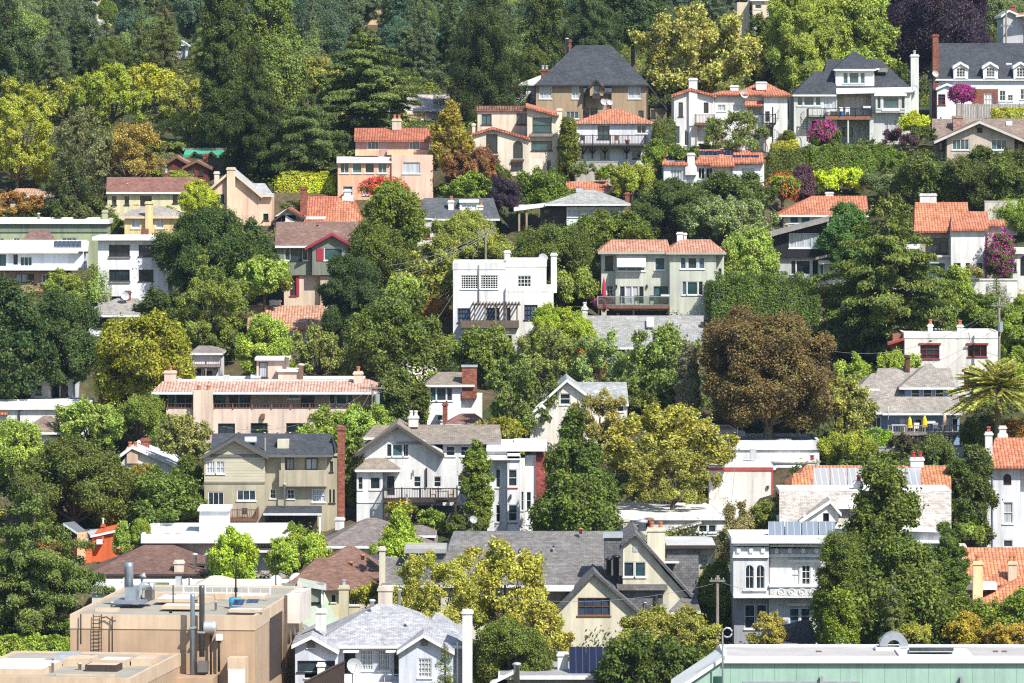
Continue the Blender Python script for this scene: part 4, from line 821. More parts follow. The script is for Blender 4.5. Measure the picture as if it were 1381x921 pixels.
h.wall(1220, 522, 1282, 546, d=2, L=4, wins=[(1229, 524.5, 1241, 538, '12wd'), (1245, 524.5, 1257, 538, '12wd'), (1261, 524.5, 1273, 538, '12wd')], name='dormer_wall'); h.band(1227, 522.6, 1275, 524.2, 2, TRIMW, .06); h.box('gable_wall', 1159.5, 525, 1178, 536, d=4, L=3)
h.hip(1157, 1186, 524, 1176, 1186, 503, GSH, d=3, L=7); h.chim(1221, 479, 1227, 508, 6.2, mat('brick', (.13, .05, .045)), L=.8); h.pipe(1198, 548, 566, -1, .04, WHITE, False, 'flagpole')
h.deck(1198, 584, 1297, -2.6, 3.1, GREYW, posts=4, legs=600); h.rail(1198, 582.5 - 9, 1297, 584, -2.5, GREYW, step=.22)

# ------------------------------------------------------------------ middle-left row
PKB = mat('stucco', (.6, .47, .39))
h = H('pink_modernist_house', 'long pink-beige modernist house with glazed upper floor and pale tile eaves', 222, 512, 600, L=13, m=PKB)
h.wall(224, 550, 470, d=0, L=11, wins=[(230, 570, 246, 584, '21kd'), (294, 571, 317, 584.5, '21kd'), (338, 570.5, 361, 584.5, '21kd'), (386, 570.5, 417, 583, '31kd')])
h.wall(226, 530, 500, 551, d=1.6, L=9, m=mat('stucco', (.36, .28, .22)), wins=[(227.5, 531.5, 235, 546, '11kt'), (238, 531.5, 250, 549, '11kd'), (251, 531.5, 259, 549, '11kd'), (288, 531.5, 304, 549, '21kt'), (309, 531.5, 321, 549, '11kd'), (323, 531.5, 338, 549, '11kd'), (388, 532, 404, 537.5, '21wt'), (406, 534, 424, 549, '21kd'), (444, 531.5, 452, 544.5, '11wd'), (453, 531.5, 468, 544.5, '11wt'), (469, 531.5, 476, 544.5, '11wd')])
h.hip(204, 514, 529, 222, 497, 511, mat('tile', (.56, .34, .26)), d=-.8, L=13, dr=4, fm=mat('paint', (.62, .66, .7))); h.flat(238, 490, 512, WROOF, d=3.2, L=7, t=.5, par=.2, fm=mat('stucco', (.6, .56, .52)))
h.wall(346, 485, 388, 516, d=5, L=3, wins=[(349, 488, 361, 509, '11kc')]); h.flat(343.5, 390, 482.5, WROOF, d=4.6, L=4); h.wall(375, 500, 404, 517, d=4.2, L=2.5); h.flat(373, 406, 498, WROOF, d=4, L=3); h.pipe(406, 490, 512, 4, .22, PKB); h.pipe(387.5, 480, 495, 4.6, .16, PKB)
h.chim(221.6, 500, 237, 516, 3, PKB, pots=1); h.chim(477, 501, 489, 522, 2.4, PKB, pots=1); h.chim(260.7, 526.5, 287, 604, -.9, mat('stucco', (.58, .45, .36)), L=1.2, cap=False, pots=2)
h.rail(288, 543.5, 470, 550.5, -.02, mat('metal', (.3, .12, .1)), step=.3); h.rail(226, 543.5, 259, 550.5, -.02, mat('metal', (.3, .12, .1)), step=.3); h.skylight(301, 507.5, 310, 511, 4.4, 5.6); h.skylight(338, 507, 352, 511, 4.4, 5.6)
h.box('wall_lamp', 418, 558, 426, 563, d=-.35, L=.33, m=BROWNW); h.box('wall_lamp', 352, 558, 357, 565, d=-.35, L=.33, m=BROWNW)

OLG = mat('stucco', (.36, .32, .23)); DKS = shin(.06, .065, .075)
h = H('olive_gabled_house', 'olive-grey two-storey house with dark roof, lapped gable and tall red brick chimney', 275, 462, 716, L=10, m=OLG)
h.wall(275.5, 612, 357, 651, d=-.8, L=9, m=mat('siding', (.37, .34, .25)), wins=[(278.5, 621.6, 290, 638.6, '32wc'), (291, 621.6, 303, 638.6, '22wc')], top=[(275.5, 612), (315.4, 593), (357, 612)])
h.wall(275.5, 651.3, 357, d=-.8, L=9, wins=[(280.5, 663, 302, 685, '31wdD'), (319.5, 661, 345, 675, '31wd')]); h.band(275.3, 649.5, 357.2, 652, -.8, mat('paint', (.2, .18, .14)), .08)
h.wall(357.2, 613, 441, d=.2, L=9, wins=[(364, 660, 372, 672, '22wd'), (387.5, 660, 397, 672.5, '22wd'), (421, 659.5, 439, 677, '32wc')]); h.wall(377, 614, 441, 634, d=1.8, L=7)
h.wall(376.5, 634.5, 441, 656, d=-.7, L=.9, name='balcony_wall'); h.hip(284, 449, 613.5, 286, 447, 584.5, DKS, d=-.9, L=10, fm=mat('paint', (.12, .12, .11))); h.gab(271.5, 615.5, 315.4, 590, 362, 615.5, DKS, d=-1.5, L=8, fm=mat('paint', (.09, .085, .075)))
h.window(386, 618.5, 396, 633.5, -.02, '21kc'); h.window(411.7, 618, 428, 633.5, -.02, '21kc'); h.box('post', 379, 614, 384, 635, d=-.5, L=.4); h.box('roof_box', 374, 593, 389.5, 609, d=.6, L=1.4, m=mat('stucco', (.5, .47, .36)))
h.chim(455, 576, 464.5, 712, 1, BRICK, L=1.8, cap=True); h.wall(441.2, 618, 456, d=1, L=7, m=OLG, wins=[(444, 660, 446.5, 678, '11kd'), (449, 660, 451.5, 678, '11kd'), (445, 622, 449, 636, '11kd')])
h.slab([(355, 692, -2.6), (434, 692, -2.6), (434, 682, .1), (360, 682, .1)], DKS, name='porch_roof', fm=mat('paint', (.5, .5, .5))); h.box('porch_post', 430.5, 694, 432.5, 722, d=-2.5, L=.2, m=WHITE); h.box('porch_wall', 362, 695, 428, 722, d=-.2, L=.3, m=DARKW); h.pipe(384, 652, 683, -.75, .08, WHITE, True, 'downpipe')
h.deck(268, 700, 346, -3.6, 2.7, BROWNW, posts=3, legs=718); h.rail(268, 687, 346, 700, -3.5, mat('wood', (.12, .06, .04)), step=.2, back=2.5)
for k in range(3): h.pipe(357 + k * 17, 583 - (k % 2), 590, 4, .06, WHITE)
h.band(357, 590, 358.6, 700, .15, mat('paint', (.3, .28, .2)), .08, 'downpipe'); h.skylight(330, 591, 346, 597, 1, 2.2)

GRY = mat('stucco', (.58, .58, .57)); BRG = shin(.25, .21, .17)
h = H('grey_gabled_house', 'pale grey house with wide front gable, corner bay and long balcony railing', 480, 640, 704, L=10, m=GRY)
h.wall(483, 608, 597, d=0, wins=[(521.7, 599, 528, 615.5, '11wd'), (529, 599, 543, 615.5, '11wt'), (544, 599, 550.6, 615.5, '21wd'), (521.7, 642, 532, 664, '11bdD'), (558, 642.5, 567.6, 657, '12wd'), (585, 642.5, 595, 657, '12wd')], top=[(483, 608), (535.5, 575), (595, 606), (597, 608)])
h.wall(597.2, 596, 638.5, d=.5, L=9, wins=[(601.5, 601.5, 613.7, 615, '12wd'), (621, 601.5, 633, 615, '12wd'), (617, 641, 627, 657, '12wd')])
h.gab(478.5, 612.5, 535.5, 571.5, 599, 613, BRG, d=-1, L=9, fm=mat('paint', (.075, .065, .055))); h.hip(535, 676, 596, 536, 674, 572.5, BRG, d=-.1, L=10, dr=5.5, fm=mat('paint', (.25, .25, .25)))
h.hip(490, 545, 590, 505, 545, 573, BRG, d=3, L=6)
h.wall(481, 634, 516, d=-1.6, L=1.6, name='bay', wins=[(483, 643, 489, 660, '12wd'), (499, 643, 513, 660, '11wd')]); h.wall(516.2, 634, 536, d=-.8, L=.8, m=GRY, name='bay', wins=[(522, 642, 532, 668, '11bdD')])
h.hip(478.5, 540, 633.5, 497, 520, 617.5, BRG, d=-2.1, L=3.4, dr=-.2, name='bay_roof'); h.chim(551, 561, 564, 576, 4, WST, pots=2, pm=WST)
h.deck(517, 674, 616, -3.2, 3, DARKW, posts=4, legs=704); h.rail(517, 658, 616, 673, -3.1, RAILB, step=.14, back=2.6); h.band(482, 676, 536, 678, -1.6, TRIMW, .08); h.box('underdeck_dark', 540, 682, 625, 712, d=-.3, L=.28, m=mat('stucco', (.08, .09, .1)))  # last box: dark panel over the wall below the deck
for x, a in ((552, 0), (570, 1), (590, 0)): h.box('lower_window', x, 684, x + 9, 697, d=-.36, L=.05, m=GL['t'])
h.pipe(557, 634, 642, -.2, .05, BLACKM, False, 'wall_pipe'); h.pipe(575, 631, 657, -.15, .07, DARKW, False, 'downpipe')

h = H('white_sided_cottage', 'small white-sided cottage with grey roof and broad brick chimney topped by a metal cap', 575, 648, 580, L=8, m=mat('siding', (.6, .62, .66)))
h.wall(576, 519, 622, d=0, wins=[(580, 522.5, 588, 540.5, '11wt'), (588.5, 522.5, 602, 540.5, '11wt'), (602.5, 522.5, 610, 540.5, '11wd'), (590, 560, 597, 567, '11wt')]); h.wall(622.2, 535, 650, d=.5, L=7, m=WHITE); h.hip(571.5, 640, 519, 592, 640, 501.5, BRG, L=9)
h.chim(623, 496, 643, 537, -.2, BRICK, L=1.4, cap=False); h.flat(622, 644, 493, PIPE, d=-.3, L=1.7, t=.15, name='chimney_cowl', fm=PIPE); h.box('side_porch', 571, 530, 576, 560, d=1.5, L=3, m=mat('stucco', (.3, .33, .36)))
h.hip(600, 655, 572, 622, 640, 557.5, shin(.22, .12, .1), d=-4, L=6); h.chim(597, 543, 603.5, 575, -1.4, BRICK); h.wall(604, 573, 650, d=-3.4, L=4)
h = H('cream_gable_house', 'cream stucco house with two steep white gables and grey roof behind the cone tree', 714, 846, 606, L=10, m=mat('stucco', (.62, .58, .52)))
h.wall(726, 545, 802, d=0, wins=[(755, 530.5, 769.4, 545.5, '12wd'), (757, 568, 764, 580, '11kd')], top=[(726, 545), (764.7, 514), (802, 542)]); h.gab(722, 549, 764.7, 511, 805, 541, mat('shingle', (.36, .37, .37)), d=-.5, L=10); h.hip(742, 848, 545, 744, 845, 515, mat('shingle', (.33, .34, .34)), d=1.5, L=9)
h.wall(715, 556, 743, d=-1.2, L=5, top=[(715, 557), (731, 547.5), (743, 558)]); h.gab(711, 560, 731, 544.5, 746, 560, mat('shingle', (.36, .37, .37)), d=-1.6, L=5.5); h.wall(802.2, 540, 846, d=1.8, L=7, wins=[(833, 545, 841, 555, '11wd')])
h.gab(771, 560, 782, 547, 800, 562, mat('shingle', (.36, .37, .37)), d=-1.5, L=4); h.wall(774, 560, 797, d=-1.1, L=2, top=[(774, 559), (782, 550), (797, 561)]); h.chim(717, 541, 725, 560, 2, WST, pots=1, pm=WST); h.chim(738, 517, 742, 536, 3, WST)

h = H('white_victorian_flats', 'white three-storey bay-fronted flats with a dark red brick side wall', 657, 736, 720, L=12, m=WST2)
h.wall(657, 607, 684, d=0, L=11, wins=[(669, 633, 674.5, 657, '12wd'), (669, 681, 674.5, 704, '12wd')]); h.wall(684.2, 612, 701, d=-1, L=5, name='bay', wins=[(685.5, 633, 697.5, 656, '12wd'), (685.5, 680.5, 697.5, 703, '12wt')]); h.wall(701.2, 618, 708, d=-.3, L=5, m=WST, wins=[(703, 663, 706, 688, '12wt')]); h.wall(708.2, 614, 723, d=.6, L=9, wins=[(710, 663.5, 716, 687, '12wd')])
h.wall(723.2, 616, 737, d=.3, L=10, m=mat('brick', (.3, .07, .06))); h.flat(656, 738, 604, WROOF, d=-.4, L=12.4, t=.3); h.flat(655, 702, 615, WROOF, d=-1.2, L=1.2, t=.35, name='cornice'); h.box('roof_house', 693, 594, 728, 607, d=7, L=3, m=mat('stucco', (.6, .61, .62))); h.flat(656, 679, 598, WROOF, d=8, L=4, t=.8)
for y in (657.2, 704): h.band(684.5, y, 698.5, y + 1.6, -1, REDT, .08, 'sill'); h.band(668, y, 676, y + 1.6, 0, REDT, .08, 'sill')
h.band(684.2, 615, 701, 618, -1, WHITE, .2, 'cornice'); h.box('flue', 688, 667, 690, 672, d=-1.3, L=.3, m=DARKW)

# ------------------------------------------------------------------ right-hand flat roofs
h = H('white_roofed_block', 'long low block whose stained white flat roof faces the sky', 827, 1012, 722, L=14, m=mat('stucco', (.6, .59, .56)))
h.wall(828, 696, 1010, wins=[(942, 707.5, 954, 718, '11wd'), (955, 707.5, 966, 718, '11wd'), (829, 708, 840, 714, '11kc'), (850, 708, 862, 716, '21kd')]); h.flat(826, 1012, 695, mat('flatroof', (.68, .67, .64)), d=-.3, L=15, t=.3, par=.12)
h.slab([(905, 716, -1.2), (946, 704, -1.2), (946, 701, -.1), (905, 713, -.1)], GREYW, t=.12, name='lean_to_roof'); h.chim(840.5, 700, 848, 718, -1, mat('stucco', (.5, .47, .36)))
h = H('red_trimmed_block', 'windowless white block with a red coping line and blank door panel', 955, 1044, 690, D=474, L=9, m=mat('stucco', (.62, .59, .54)))
h.wall(956, 633, 1042, wins=[]); h.flat(955, 1043, 629.5, WROOF, d=-.1, L=9, t=.34, fm=mat('paint', (.36, .07, .06))); h.flat(954.6, 1043.4, 628.5, WROOF, d=-.14, L=9.1, t=.12); h.band(970, 640, 983.5, 671, 0, mat('paint', (.7, .68, .64)), .05, 'door'); h.band(975, 645, 979, 650, -.05, WHITE, .04, 'notice'); h.box('wall_lamp', 1034, 655, 1037, 659, d=-.2, L=.18, m=DARKW); h.band(1040.8, 634, 1043, 690, 0, mat('paint', (.36, .06, .05)), .06, 'downpipe')
h = H('round_bay_flats', 'flat-roofed grey flats with a rounded white bay and red chimney pots', 975, 1106, 700, D=470 + 14, L=10, m=mat('stucco', (.6, .61, .62)))
h.wall(975, 597, 1105, wins=[(1043, 632, 1046, 654, '11kd'), (1080, 632, 1086, 644, '11kd')]); h.flat(974, 1106, 594, WROOF, d=-.2, par=.6, fm=mat('stucco', (.66, .67, .68))); h.solar(1021, 1069, 593.5, 600, 2, 3, 2, mat('solar', (.3, .32, .35)))
mb = MB(); cx, cy = h.X(1063, -1), h.D + .2; rr = h.X(1092, -1) - cx
arc = lambda r, z: [(cx + r * math.cos(t), cy + r * .55 * math.sin(t), z) for t in [math.pi + math.pi * q / 16 for q in range(17)]]
mb.loft([arc(rr, h.zb), arc(rr, h.Z(626, -1))]); h.out(mb, 'bay', mat('stucco', (.62, .63, .64)), None, True)
mb = MB(); mb.loft([arc(rr * 1.06, h.Z(626, -1)), arc(rr * 1.06, h.Z(621, -1)), arc(rr * .8, h.Z(615, -1)), arc(.1, h.Z(614, -1))]); h.out(mb, 'bay_roof', WHITE, None, True)
h.box('bay_window', 1057.5, 632, 1069, 654, d=-2.45, L=.5, m=GL['t']); h.box('bay_window', 1043, 634, 1048, 655, d=-2.0, L=.5, m=GL['d']); h.chim(1089, 621, 1102, 634, -1.5, WST, pots=1, pm=REDT); h.box('roof_box', 1012, 606, 1020, 620, d=-4, L=1, m=mat('stucco', (.4, .4, .4)))
h = H('solar_thermal_house', 'house with bright orange tile roof mostly covered by pale solar heating panels', 1067, 1281, 776, D=446, L=10, m=mat('stucco', (.6, .57, .52)))
h.wall(1070, 662, 1278); h.hip(1065, 1283, 661.5, 1086, 1282, 627.5, mat('tile', (.54, .21, .1)), d=-.5, L=11, dr=5, fm=TILER); h.solar(1096, 1166, 633, 655.5, .6, 4.4, 3, mat('solar', (.34, .34, .33))); h.solar(1180, 1242, 633, 655.5, .6, 4.4, 3, mat('solar', (.3, .31, .33)))
h.chim(1228, 617, 1246, 636, 4.6, WST, pots=2, pm=REDT); h.slab([(1181, 628, 4.8), (1196, 628, 4.8), (1188, 622, 5.2)], TILE, name='gablet')
h.slab([(1066, 661.5, -.6), (1092, 661.5, -.6), (1092, 638, 3), (1070, 638, 3)], mat('tile', (.54, .21, .1)), fm=TILER)

LG = mat('stucco', (.66, .67, .68))
h = H('mansard_flats', 'tall white flats with a light grey shingled mansard and ornate white gable', 1052, 1282, 872, D=424, L=9, m=WST2)
h.wall(1055, 706, 1280, d=0, wins=[(1140, 735, 1152, 757, '12wd'), (1160, 735, 1172, 757, '12wd'), (1256, 770, 1262, 795, '12wd'), (1180, 790, 1192, 815, '12wd')]); h.slab([(1051, 703, -.5), (1283, 712, -.5), (1283, 661.5, 3), (1051, 661.5, 3)], mat('shingle', (.42, .38, .34)), t=.4, fm=WHITE); h.flat(1051, 1283, 661, WROOF, d=3.1, L=6, t=.3)
h.wall(1083, 689, 1131, 704, d=-1.2, L=4, m=WST, top=[(1083, 697), (1120, 679), (1131, 692)], name='dormer_wall', wins=[(1110, 692, 1118, 703, '11kd')]); h.gab(1078, 702, 1120, 674, 1135, 692, mat('shingle', (.42, .38, .34)), d=-1.6, L=5, fm=WHITE, name='dormer_roof'); h.chim(1163, 636, 1174.5, 678, 3.4, WST, pots=1, pm=WST); h.chim(1152, 649, 1179, 666, 4.2, WST, pots=2, pm=REDT)
h.band(1240, 728, 1280, 732, 0, WHITE, .5, 'cornice'); h.band(1240, 735, 1280, 738, 0, WHITE, .25, 'cornice'); h.box('corbel', 1268, 738, 1274, 748, d=-.4, L=.4, m=WHITE); h.box('meter_box', 1263, 852, 1266, 858, d=-.15, L=.14, m=mat('paint', (.4, .05, .05))); h.slab([(1124, 683, -.6), (1180, 683, -.6), (1180, 671, 1), (1136, 671, 1)], WROOF, name='porch_roof')
GV = mat('stucco', (.56, .56, .565))
h = H('arched_window_flats', 'grey-white Victorian flats with paired arched windows and medallion balcony', 989, 1120, 864, D=415, L=6, m=GV)
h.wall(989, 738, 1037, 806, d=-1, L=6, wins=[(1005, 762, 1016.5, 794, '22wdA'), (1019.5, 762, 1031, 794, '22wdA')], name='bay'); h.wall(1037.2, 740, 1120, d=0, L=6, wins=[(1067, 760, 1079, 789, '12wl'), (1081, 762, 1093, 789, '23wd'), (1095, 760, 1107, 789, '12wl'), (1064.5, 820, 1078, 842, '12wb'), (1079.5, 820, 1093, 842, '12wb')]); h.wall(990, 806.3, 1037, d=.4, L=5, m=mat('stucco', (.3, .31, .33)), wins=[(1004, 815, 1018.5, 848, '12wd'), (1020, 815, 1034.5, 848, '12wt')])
h.flat(986.5, 1122, 725, WROOF, d=-1.5, L=8, t=.45); h.band(988, 732.2, 1037, 736, -1, WHITE, .22, 'cornice'); h.band(1037.5, 734, 1120, 737, 0, WHITE, .3, 'cornice'); h.band(1037.5, 747, 1120, 751, 0, WHITE, .25, 'cornice'); h.band(988, 748, 1037, 752, -1, WHITE, .2, 'cornice')
for x in (996, 1013, 1029): h.band(x - 2.5, 739.5, x + 2.5, 745, -1, WHITE, .18, 'bracket')
for x in (1047, 1065, 1083, 1101): h.band(x - 2.5, 739.5, x + 2.5, 746, 0, WHITE, .3, 'bracket')
h.band(989, 803, 1037, 806, -1, WHITE, .3, 'cornice'); h.band(1063, 754.5, 1110, 758, 0, WHITE, .3, 'lintel'); h.band(1002, 795, 1034, 797, -1, WHITE, .15, 'sill'); h.band(1062, 813, 1096, 817, 0, WHITE, .3, 'lintel')
h.box('balcony', 1038, 790, 1116, 806, d=-1.1, L=1.05, m=GV); h.box('balcony_rail', 1037, 789, 1117, 792, d=-1.2, L=1.2, m=WHITE); h.box('balcony_base', 1037, 803, 1117, 806.3, d=-1.22, L=1.2, m=WHITE)
for k in range(5):
    mb = MB(); c = h.P(1053.5 + k * 14.2, 798, -1.1)
    for r0, r1 in ((.28, .2), (.1, .0)): mb.loft([[(c.x + r * math.cos(t), c.y + y, c.z + r * math.sin(t)) for t in [2 * math.pi * q / 14 for q in range(14)]] for r, y in ((r0, .02), (r0, -.09), (r1 + .001, -.09), (r1 + .001, -.02))], 0, True)
    h.out(mb, 'medallion', WHITE)
h.solar(1035.5, 1127, 704, 730, .2, 1.5, 4, mat('solar', (.16, .19, .23)), lift=.05); h.box('panel_stand', 1037, 714, 1126, 729, d=1.6, L=.12, m=PIPE); h.band(1037, 737, 1038, 806, 0, BROWNW, .1, 'downpipe')

h = H('white_tower_house', 'tall white house with small arched window under orange tiles at the right edge', 1330, 1420, 746, L=9, m=mat('stucco', (.6, .61, .64)))
h.wall(1331, 628, 1376, wins=[(1353, 639, 1364, 654.5, '11bdA'), (1352.6, 677, 1366.4, 706, '12wc'), (1353, 728, 1366, 738, '11wb')]); h.wall(1376.2, 630, 1420, d=1, L=8, m=WST2); h.hip(1333, 1424, 628, 1342, 1420, 590, TILE, d=-.6, L=9, fm=TILER, dr=4); h.slab([(1334, 628.5, -.8), (1390, 628.5, -.8), (1386, 602, 2.5), (1338, 602, 2.5)], TILE, fm=TILER)
h.chim(1329, 582.5, 1338.5, 640, .2, WST, pots=1, pm=TILER); h.chim(1348, 574.5, 1357, 592, 4, WST, flare=.15); h.band(1337.6, 632, 1339, 742, 0, mat('metal', (.2, .25, .33)), .1, 'downpipe')
h = H('terracotta_house', 'house with two layers of bright terracotta barrel tiles and peach chimneys at the right edge', 1296, 1420, 822, L=10, m=mat('stucco', (.66, .48, .28)))
OT = mat('tile', (.56, .215, .11))
h.wall(1298, 786, 1420, d=.5); h.hip(1298, 1424, 787, 1303, 1420, 738, OT, d=-.5, L=11, dr=5, fm=TILEP); h.hip(1313, 1440, 815, 1378, 1424, 777, OT, d=-3.6, L=7, dr=-.4, fm=TILEP); h.wall(1318, 815, 1420, d=-3, L=4)
h.chim(1312.5, 757, 1325.5, 812, -3.3, mat('stucco', (.66, .48, .28)), L=.9, pots=1); h.chim(1360, 757, 1371.5, 784, -.2, mat('stucco', (.62, .5, .36)), pots=2); h.chim(1293, 734, 1302.5, 796, .5, mat('stucco', (.55, .47, .4)), L=1, cap=True); h.flat(1295, 1345, 787, WROOF, d=-2.4, L=2, t=.5, name='parapet'); h.wall(1293, 800, 1312, d=-1.5, L=4, m=mat('stucco', (.4, .32, .22)), wins=[(1296, 803, 1304, 814, '11kd')])

# ------------------------------------------------------------------ cottage with shake roof and its neighbours
YC = mat('stucco', (.56, .52, .4)); SHK = shin(.17, .16, .155)
h = H('shake_roofed_cottage', 'rambling cream cottage with steep mottled dark shake roofs, two front gables and clay chimney pots', 570, 945, 866, L=15, m=YC)
h.slab([(588, 789, 1), (850, 789, 1), (850, 716, 8), (612, 716, 8)], SHK); h.slab([(612, 716, 8.02), (850, 716, 8.02), (850, 745, 15), (600, 745, 15)], SHK)
h.wall(590, 790, 850, d=1.6, L=12)
h.wall(840, 727, 935, d=0, L=11, wins=[(840.8, 757.5, 855.5, 778, '11wd'), (856, 757.5, 871, 778, '11wt')], top=[(840, 732), (857, 721), (897, 771), (935, 812)]); h.box('gable_vent', 853.5, 737, 860.5, 744, d=-.05, L=.05, m=PIPE)
h.gab(838, 732, 857, 717.5, 942, 812, SHK, d=-.5, L=11, fm=mat('shingle', (.1, .1, .11)))
h.wall(739, 833, 866, d=-2.6, L=9, wins=[(779, 806, 823, 830, '42bb')], top=[(739, 835), (801, 774.5), (866, 830)]); h.gab(735, 838, 801, 769.5, 870, 830.5, SHK, d=-3.1, L=9.5, fm=mat('shingle', (.1, .1, .11)))
h.chim(873, 712, 897, 762, 1.2, YC, L=1.2, pots=2); h.pipe(866, 700, 716, 5, .3, PIPE); h.pipe(875, 698, 714, 5.5, .28, BROWNW); h.chim(815, 722, 839.5, 776, -.3, shin(.13, .13, .135), L=1.5, cap=False); h.flat(813, 840, 719.5, PIPE, d=-.5, L=1.8, t=.35, name='chimney_cowl', fm=PIPE)
h.pipe(821, 752, 776, -1.2, .2, BLACKM); h.pipe(831, 748, 784, -1.5, .24, BLACKM); h.flat(832, 900, 790, mat('flatroof', (.12, .11, .11)), d=-1.4, L=4.2, t=.35, fm=SHK, name='bay_roof'); h.wall(838, 796, 894, 830, d=-.9, L=3, m=shin(.13, .13, .135), name='bay'); h.box('post', 884, 800, 887, 834, d=-1.2, L=.2, m=DARKW)
h.slab([(900, 826, -2.8), (945, 824, -2.8), (938, 800, .6), (925, 800, .6)], SHK); h.wall(899, 738, 942, d=2.6, L=8, m=shin(.16, .16, .165), name='shingled_wing'); h.wall(942.2, 740, 964, d=3.2, L=8, wins=[(946, 749, 953, 764, '12kc')], m=mat('stucco', (.42, .39, .3))); h.flat(897, 967, 735.5, GROOF, d=2.2, L=9, t=.25, fm=DARKW)
h.slab([(896, 757, 1.4), (916, 757, 1.4), (914, 753, 2.5), (896, 753, 2.5)], SHK, t=.15, name='awning_roof'); h.wall(547, 742, 600, 770, d=2.4, L=6, m=shin(.16, .165, .175), name='dormer_wall'); h.flat(545, 602, 741, mat('flatroof', (.36, .34, .31)), d=2, L=6.5, t=.3, fm=mat('paint', (.3, .3, .3)), name='dormer_roof'); h.slab([(515, 789, .2), (600, 789, .2), (600, 756, 4), (520, 750, 4)], SHK)
h.chim(511.5, 738, 519.5, 800, .5, YC, L=1); h.dish(638, 701, 10, .32); h.pipe(870, 812, 826, -1, .07, WHITE); h.slab([(735, 794, -.8), (775, 794, -.8), (775, 790, 1), (738, 790, 1)], WROOF, name='bay_roof'); h.pipe(783, 712, 720, 7, .12, CLAY); h.dish(895, 822, -3, .4)
for x, y in ((745, 738), (700, 742)): h.skylight(x, y, x + 3, y + 3, 5, 5.4, GL['d'])

# white house at the foot of the picture
GRR = mat('shingle', (.36, .365, .385)); PW = mat('stucco', (.56, .585, .65))
h = H('white_twin_gable_house', 'white house with pale grey hip roof, twin front gables and a glazed recessed entrance', 397, 637, 945, D=396, L=13, m=PW)
h.wall(398, 870, 455, d=-1, L=6, wins=[(396 + 5, 891, 452, 906, '11kd'), (411, 905.5, 431, 914, '41wc')], top=[(398, 868), (419.5, 859.5), (455, 877)]); h.wall(455.2, 871, 538, d=1.5, L=8, wins=[(464, 880, 479.5, 910, '11bdD'), (485.5, 876, 503, 904, '54wc'), (509.4, 876, 526, 904, '54wc'), (531.6, 880, 539 - 1.6, 912, '11kdD')])
h.wall(538, 876, 611, d=-1, L=8, wins=[(563.7, 888, 582, 914, '44wc')], top=[(538, 876), (570.7, 857), (611, 877)]); h.wall(611.2, 868, 626, d=1, L=9)
h.gab(393, 870, 419.5, 857, 456.5, 877.5, GRR, d=-1.6, L=9); h.gab(535, 878, 570.7, 855, 613, 878.5, GRR, d=-1.6, L=9, fm=mat('paint', (.6, .6, .58)))
h.hip(420, 632, 871, 514, 524, 811, GRR, d=.6, L=13, dr=6.6); h.hip(560, 633, 866, 588, 592, 826, GRR, d=2, L=12, dr=8)
for a, b, c in ((414, 425, 863), (567.6, 577, 861)): h.box('gable_vent', a, c, b, c + 10.5, d=-1.06, L=.06, m=GREYW); h.band(a - 1, c + 10.5, b + 1, c + 12, -1, TRIMW, .1, 'sill')
h.chim(623.6, 823, 637, 945, -.5, WST, L=1.1); h.chim(510, 792, 529, 818, 6.2, mat('stucco', (.55, .48, .4)), L=1.2); h.chim(426, 822, 439.6, 850, 2, WST); h.pipe(539, 794, 815, 6, .1, WHITE); h.pipe(502, 808, 818, 5, .16, WHITE); h.chim(428, 894, 438, 921, -1.6, WST)
h.slab([(462.5, 879, .2), (483, 879, .2), (486.5, 873, 1.5), (466, 873, 1.5)], mat('plain', (.7, .66, .58)), t=.08, name='awning'); h.slab([(520, 879, .2), (533, 879, .2), (537, 873, 1.5), (522, 873, 1.5)], mat('plain', (.7, .66, .58)), t=.08, name='awning')
h.rail(460, 909, 538, 921, -.2, WHITE, step=.9); h.deck(458, 921, 540, -.3, 2, WHITE); h.dish(477, 900, -2.6, .62); h.slab([(547, 838, 3), (552, 838, 3), (549.5, 834.5, 3.4)], GRR, name='roof_vent'); h.pipe(617, 866, 930, .6, .07, WHITE, False, 'downpipe'); h.box('garden_parapet', 380, 926, 640, 960, d=-5, L=.4, m=mat('stucco', (.6, .5, .36)))
f = H('timber_fence', 'dark timber slat fence running down beside the white twin gable house', 412, 463, 945, D=388, L=1, cat='fence', pad=False)
mb = MB()
for k in range(22):
    t = k / 21; a = f.P(412, 921, -2) * (1 - t) + f.P(463, 893, 4) * t; mb.box(a.x - .08, a.x + .08, a.y, a.y + .05, a.z - 3, a.z)
f.out(mb, 'slat_panel', DARKW); mb = MB(); mb.tube([f.P(411, 920, -2), f.P(464, 892, 4)], .09, 4); f.out(mb, 'top_rail', DARKW)

# ------------------------------------------------------------------ tan commercial blocks
TAN = mat('paint', (.42, .295, .195)); TANT = mat('paint', (.54, .41, .29)); GRAV = mat('flatroof', (.32, .3, .245))
h = H('tan_commercial_block', 'big tan flat-roofed commercial block with rusty pipes, ladder and rooftop plant', 93, 345, 1030, D=384, L=24, rot=-6, cat='building', m=TAN)
h.wall(93, 833, 345, d=0); h.flat(92.5, 345.6, 829.5, GRAV, d=-.06, L=24.3, par=.13, t=.9, fm=TANT); h.band(93, 834.5, 345, 835.6, 0, DARKW, .04, 'joint_strip')
def lad(x0, x1, y0, y1):
    mb = MB(); 
    for x in (x0, x1): mb.tube([h.P(x, y1, -.25), h.P(x, y0, -.25)], .035, 5)
    n = int((y1 - y0) / 5)
    for k in range(n): mb.tube([h.P(x0, y1 - k * 5 - 2, -.25), h.P(x1, y1 - k * 5 - 2, -.25)], .025, 4)
    return h.out(mb, 'ladder', RAILB)
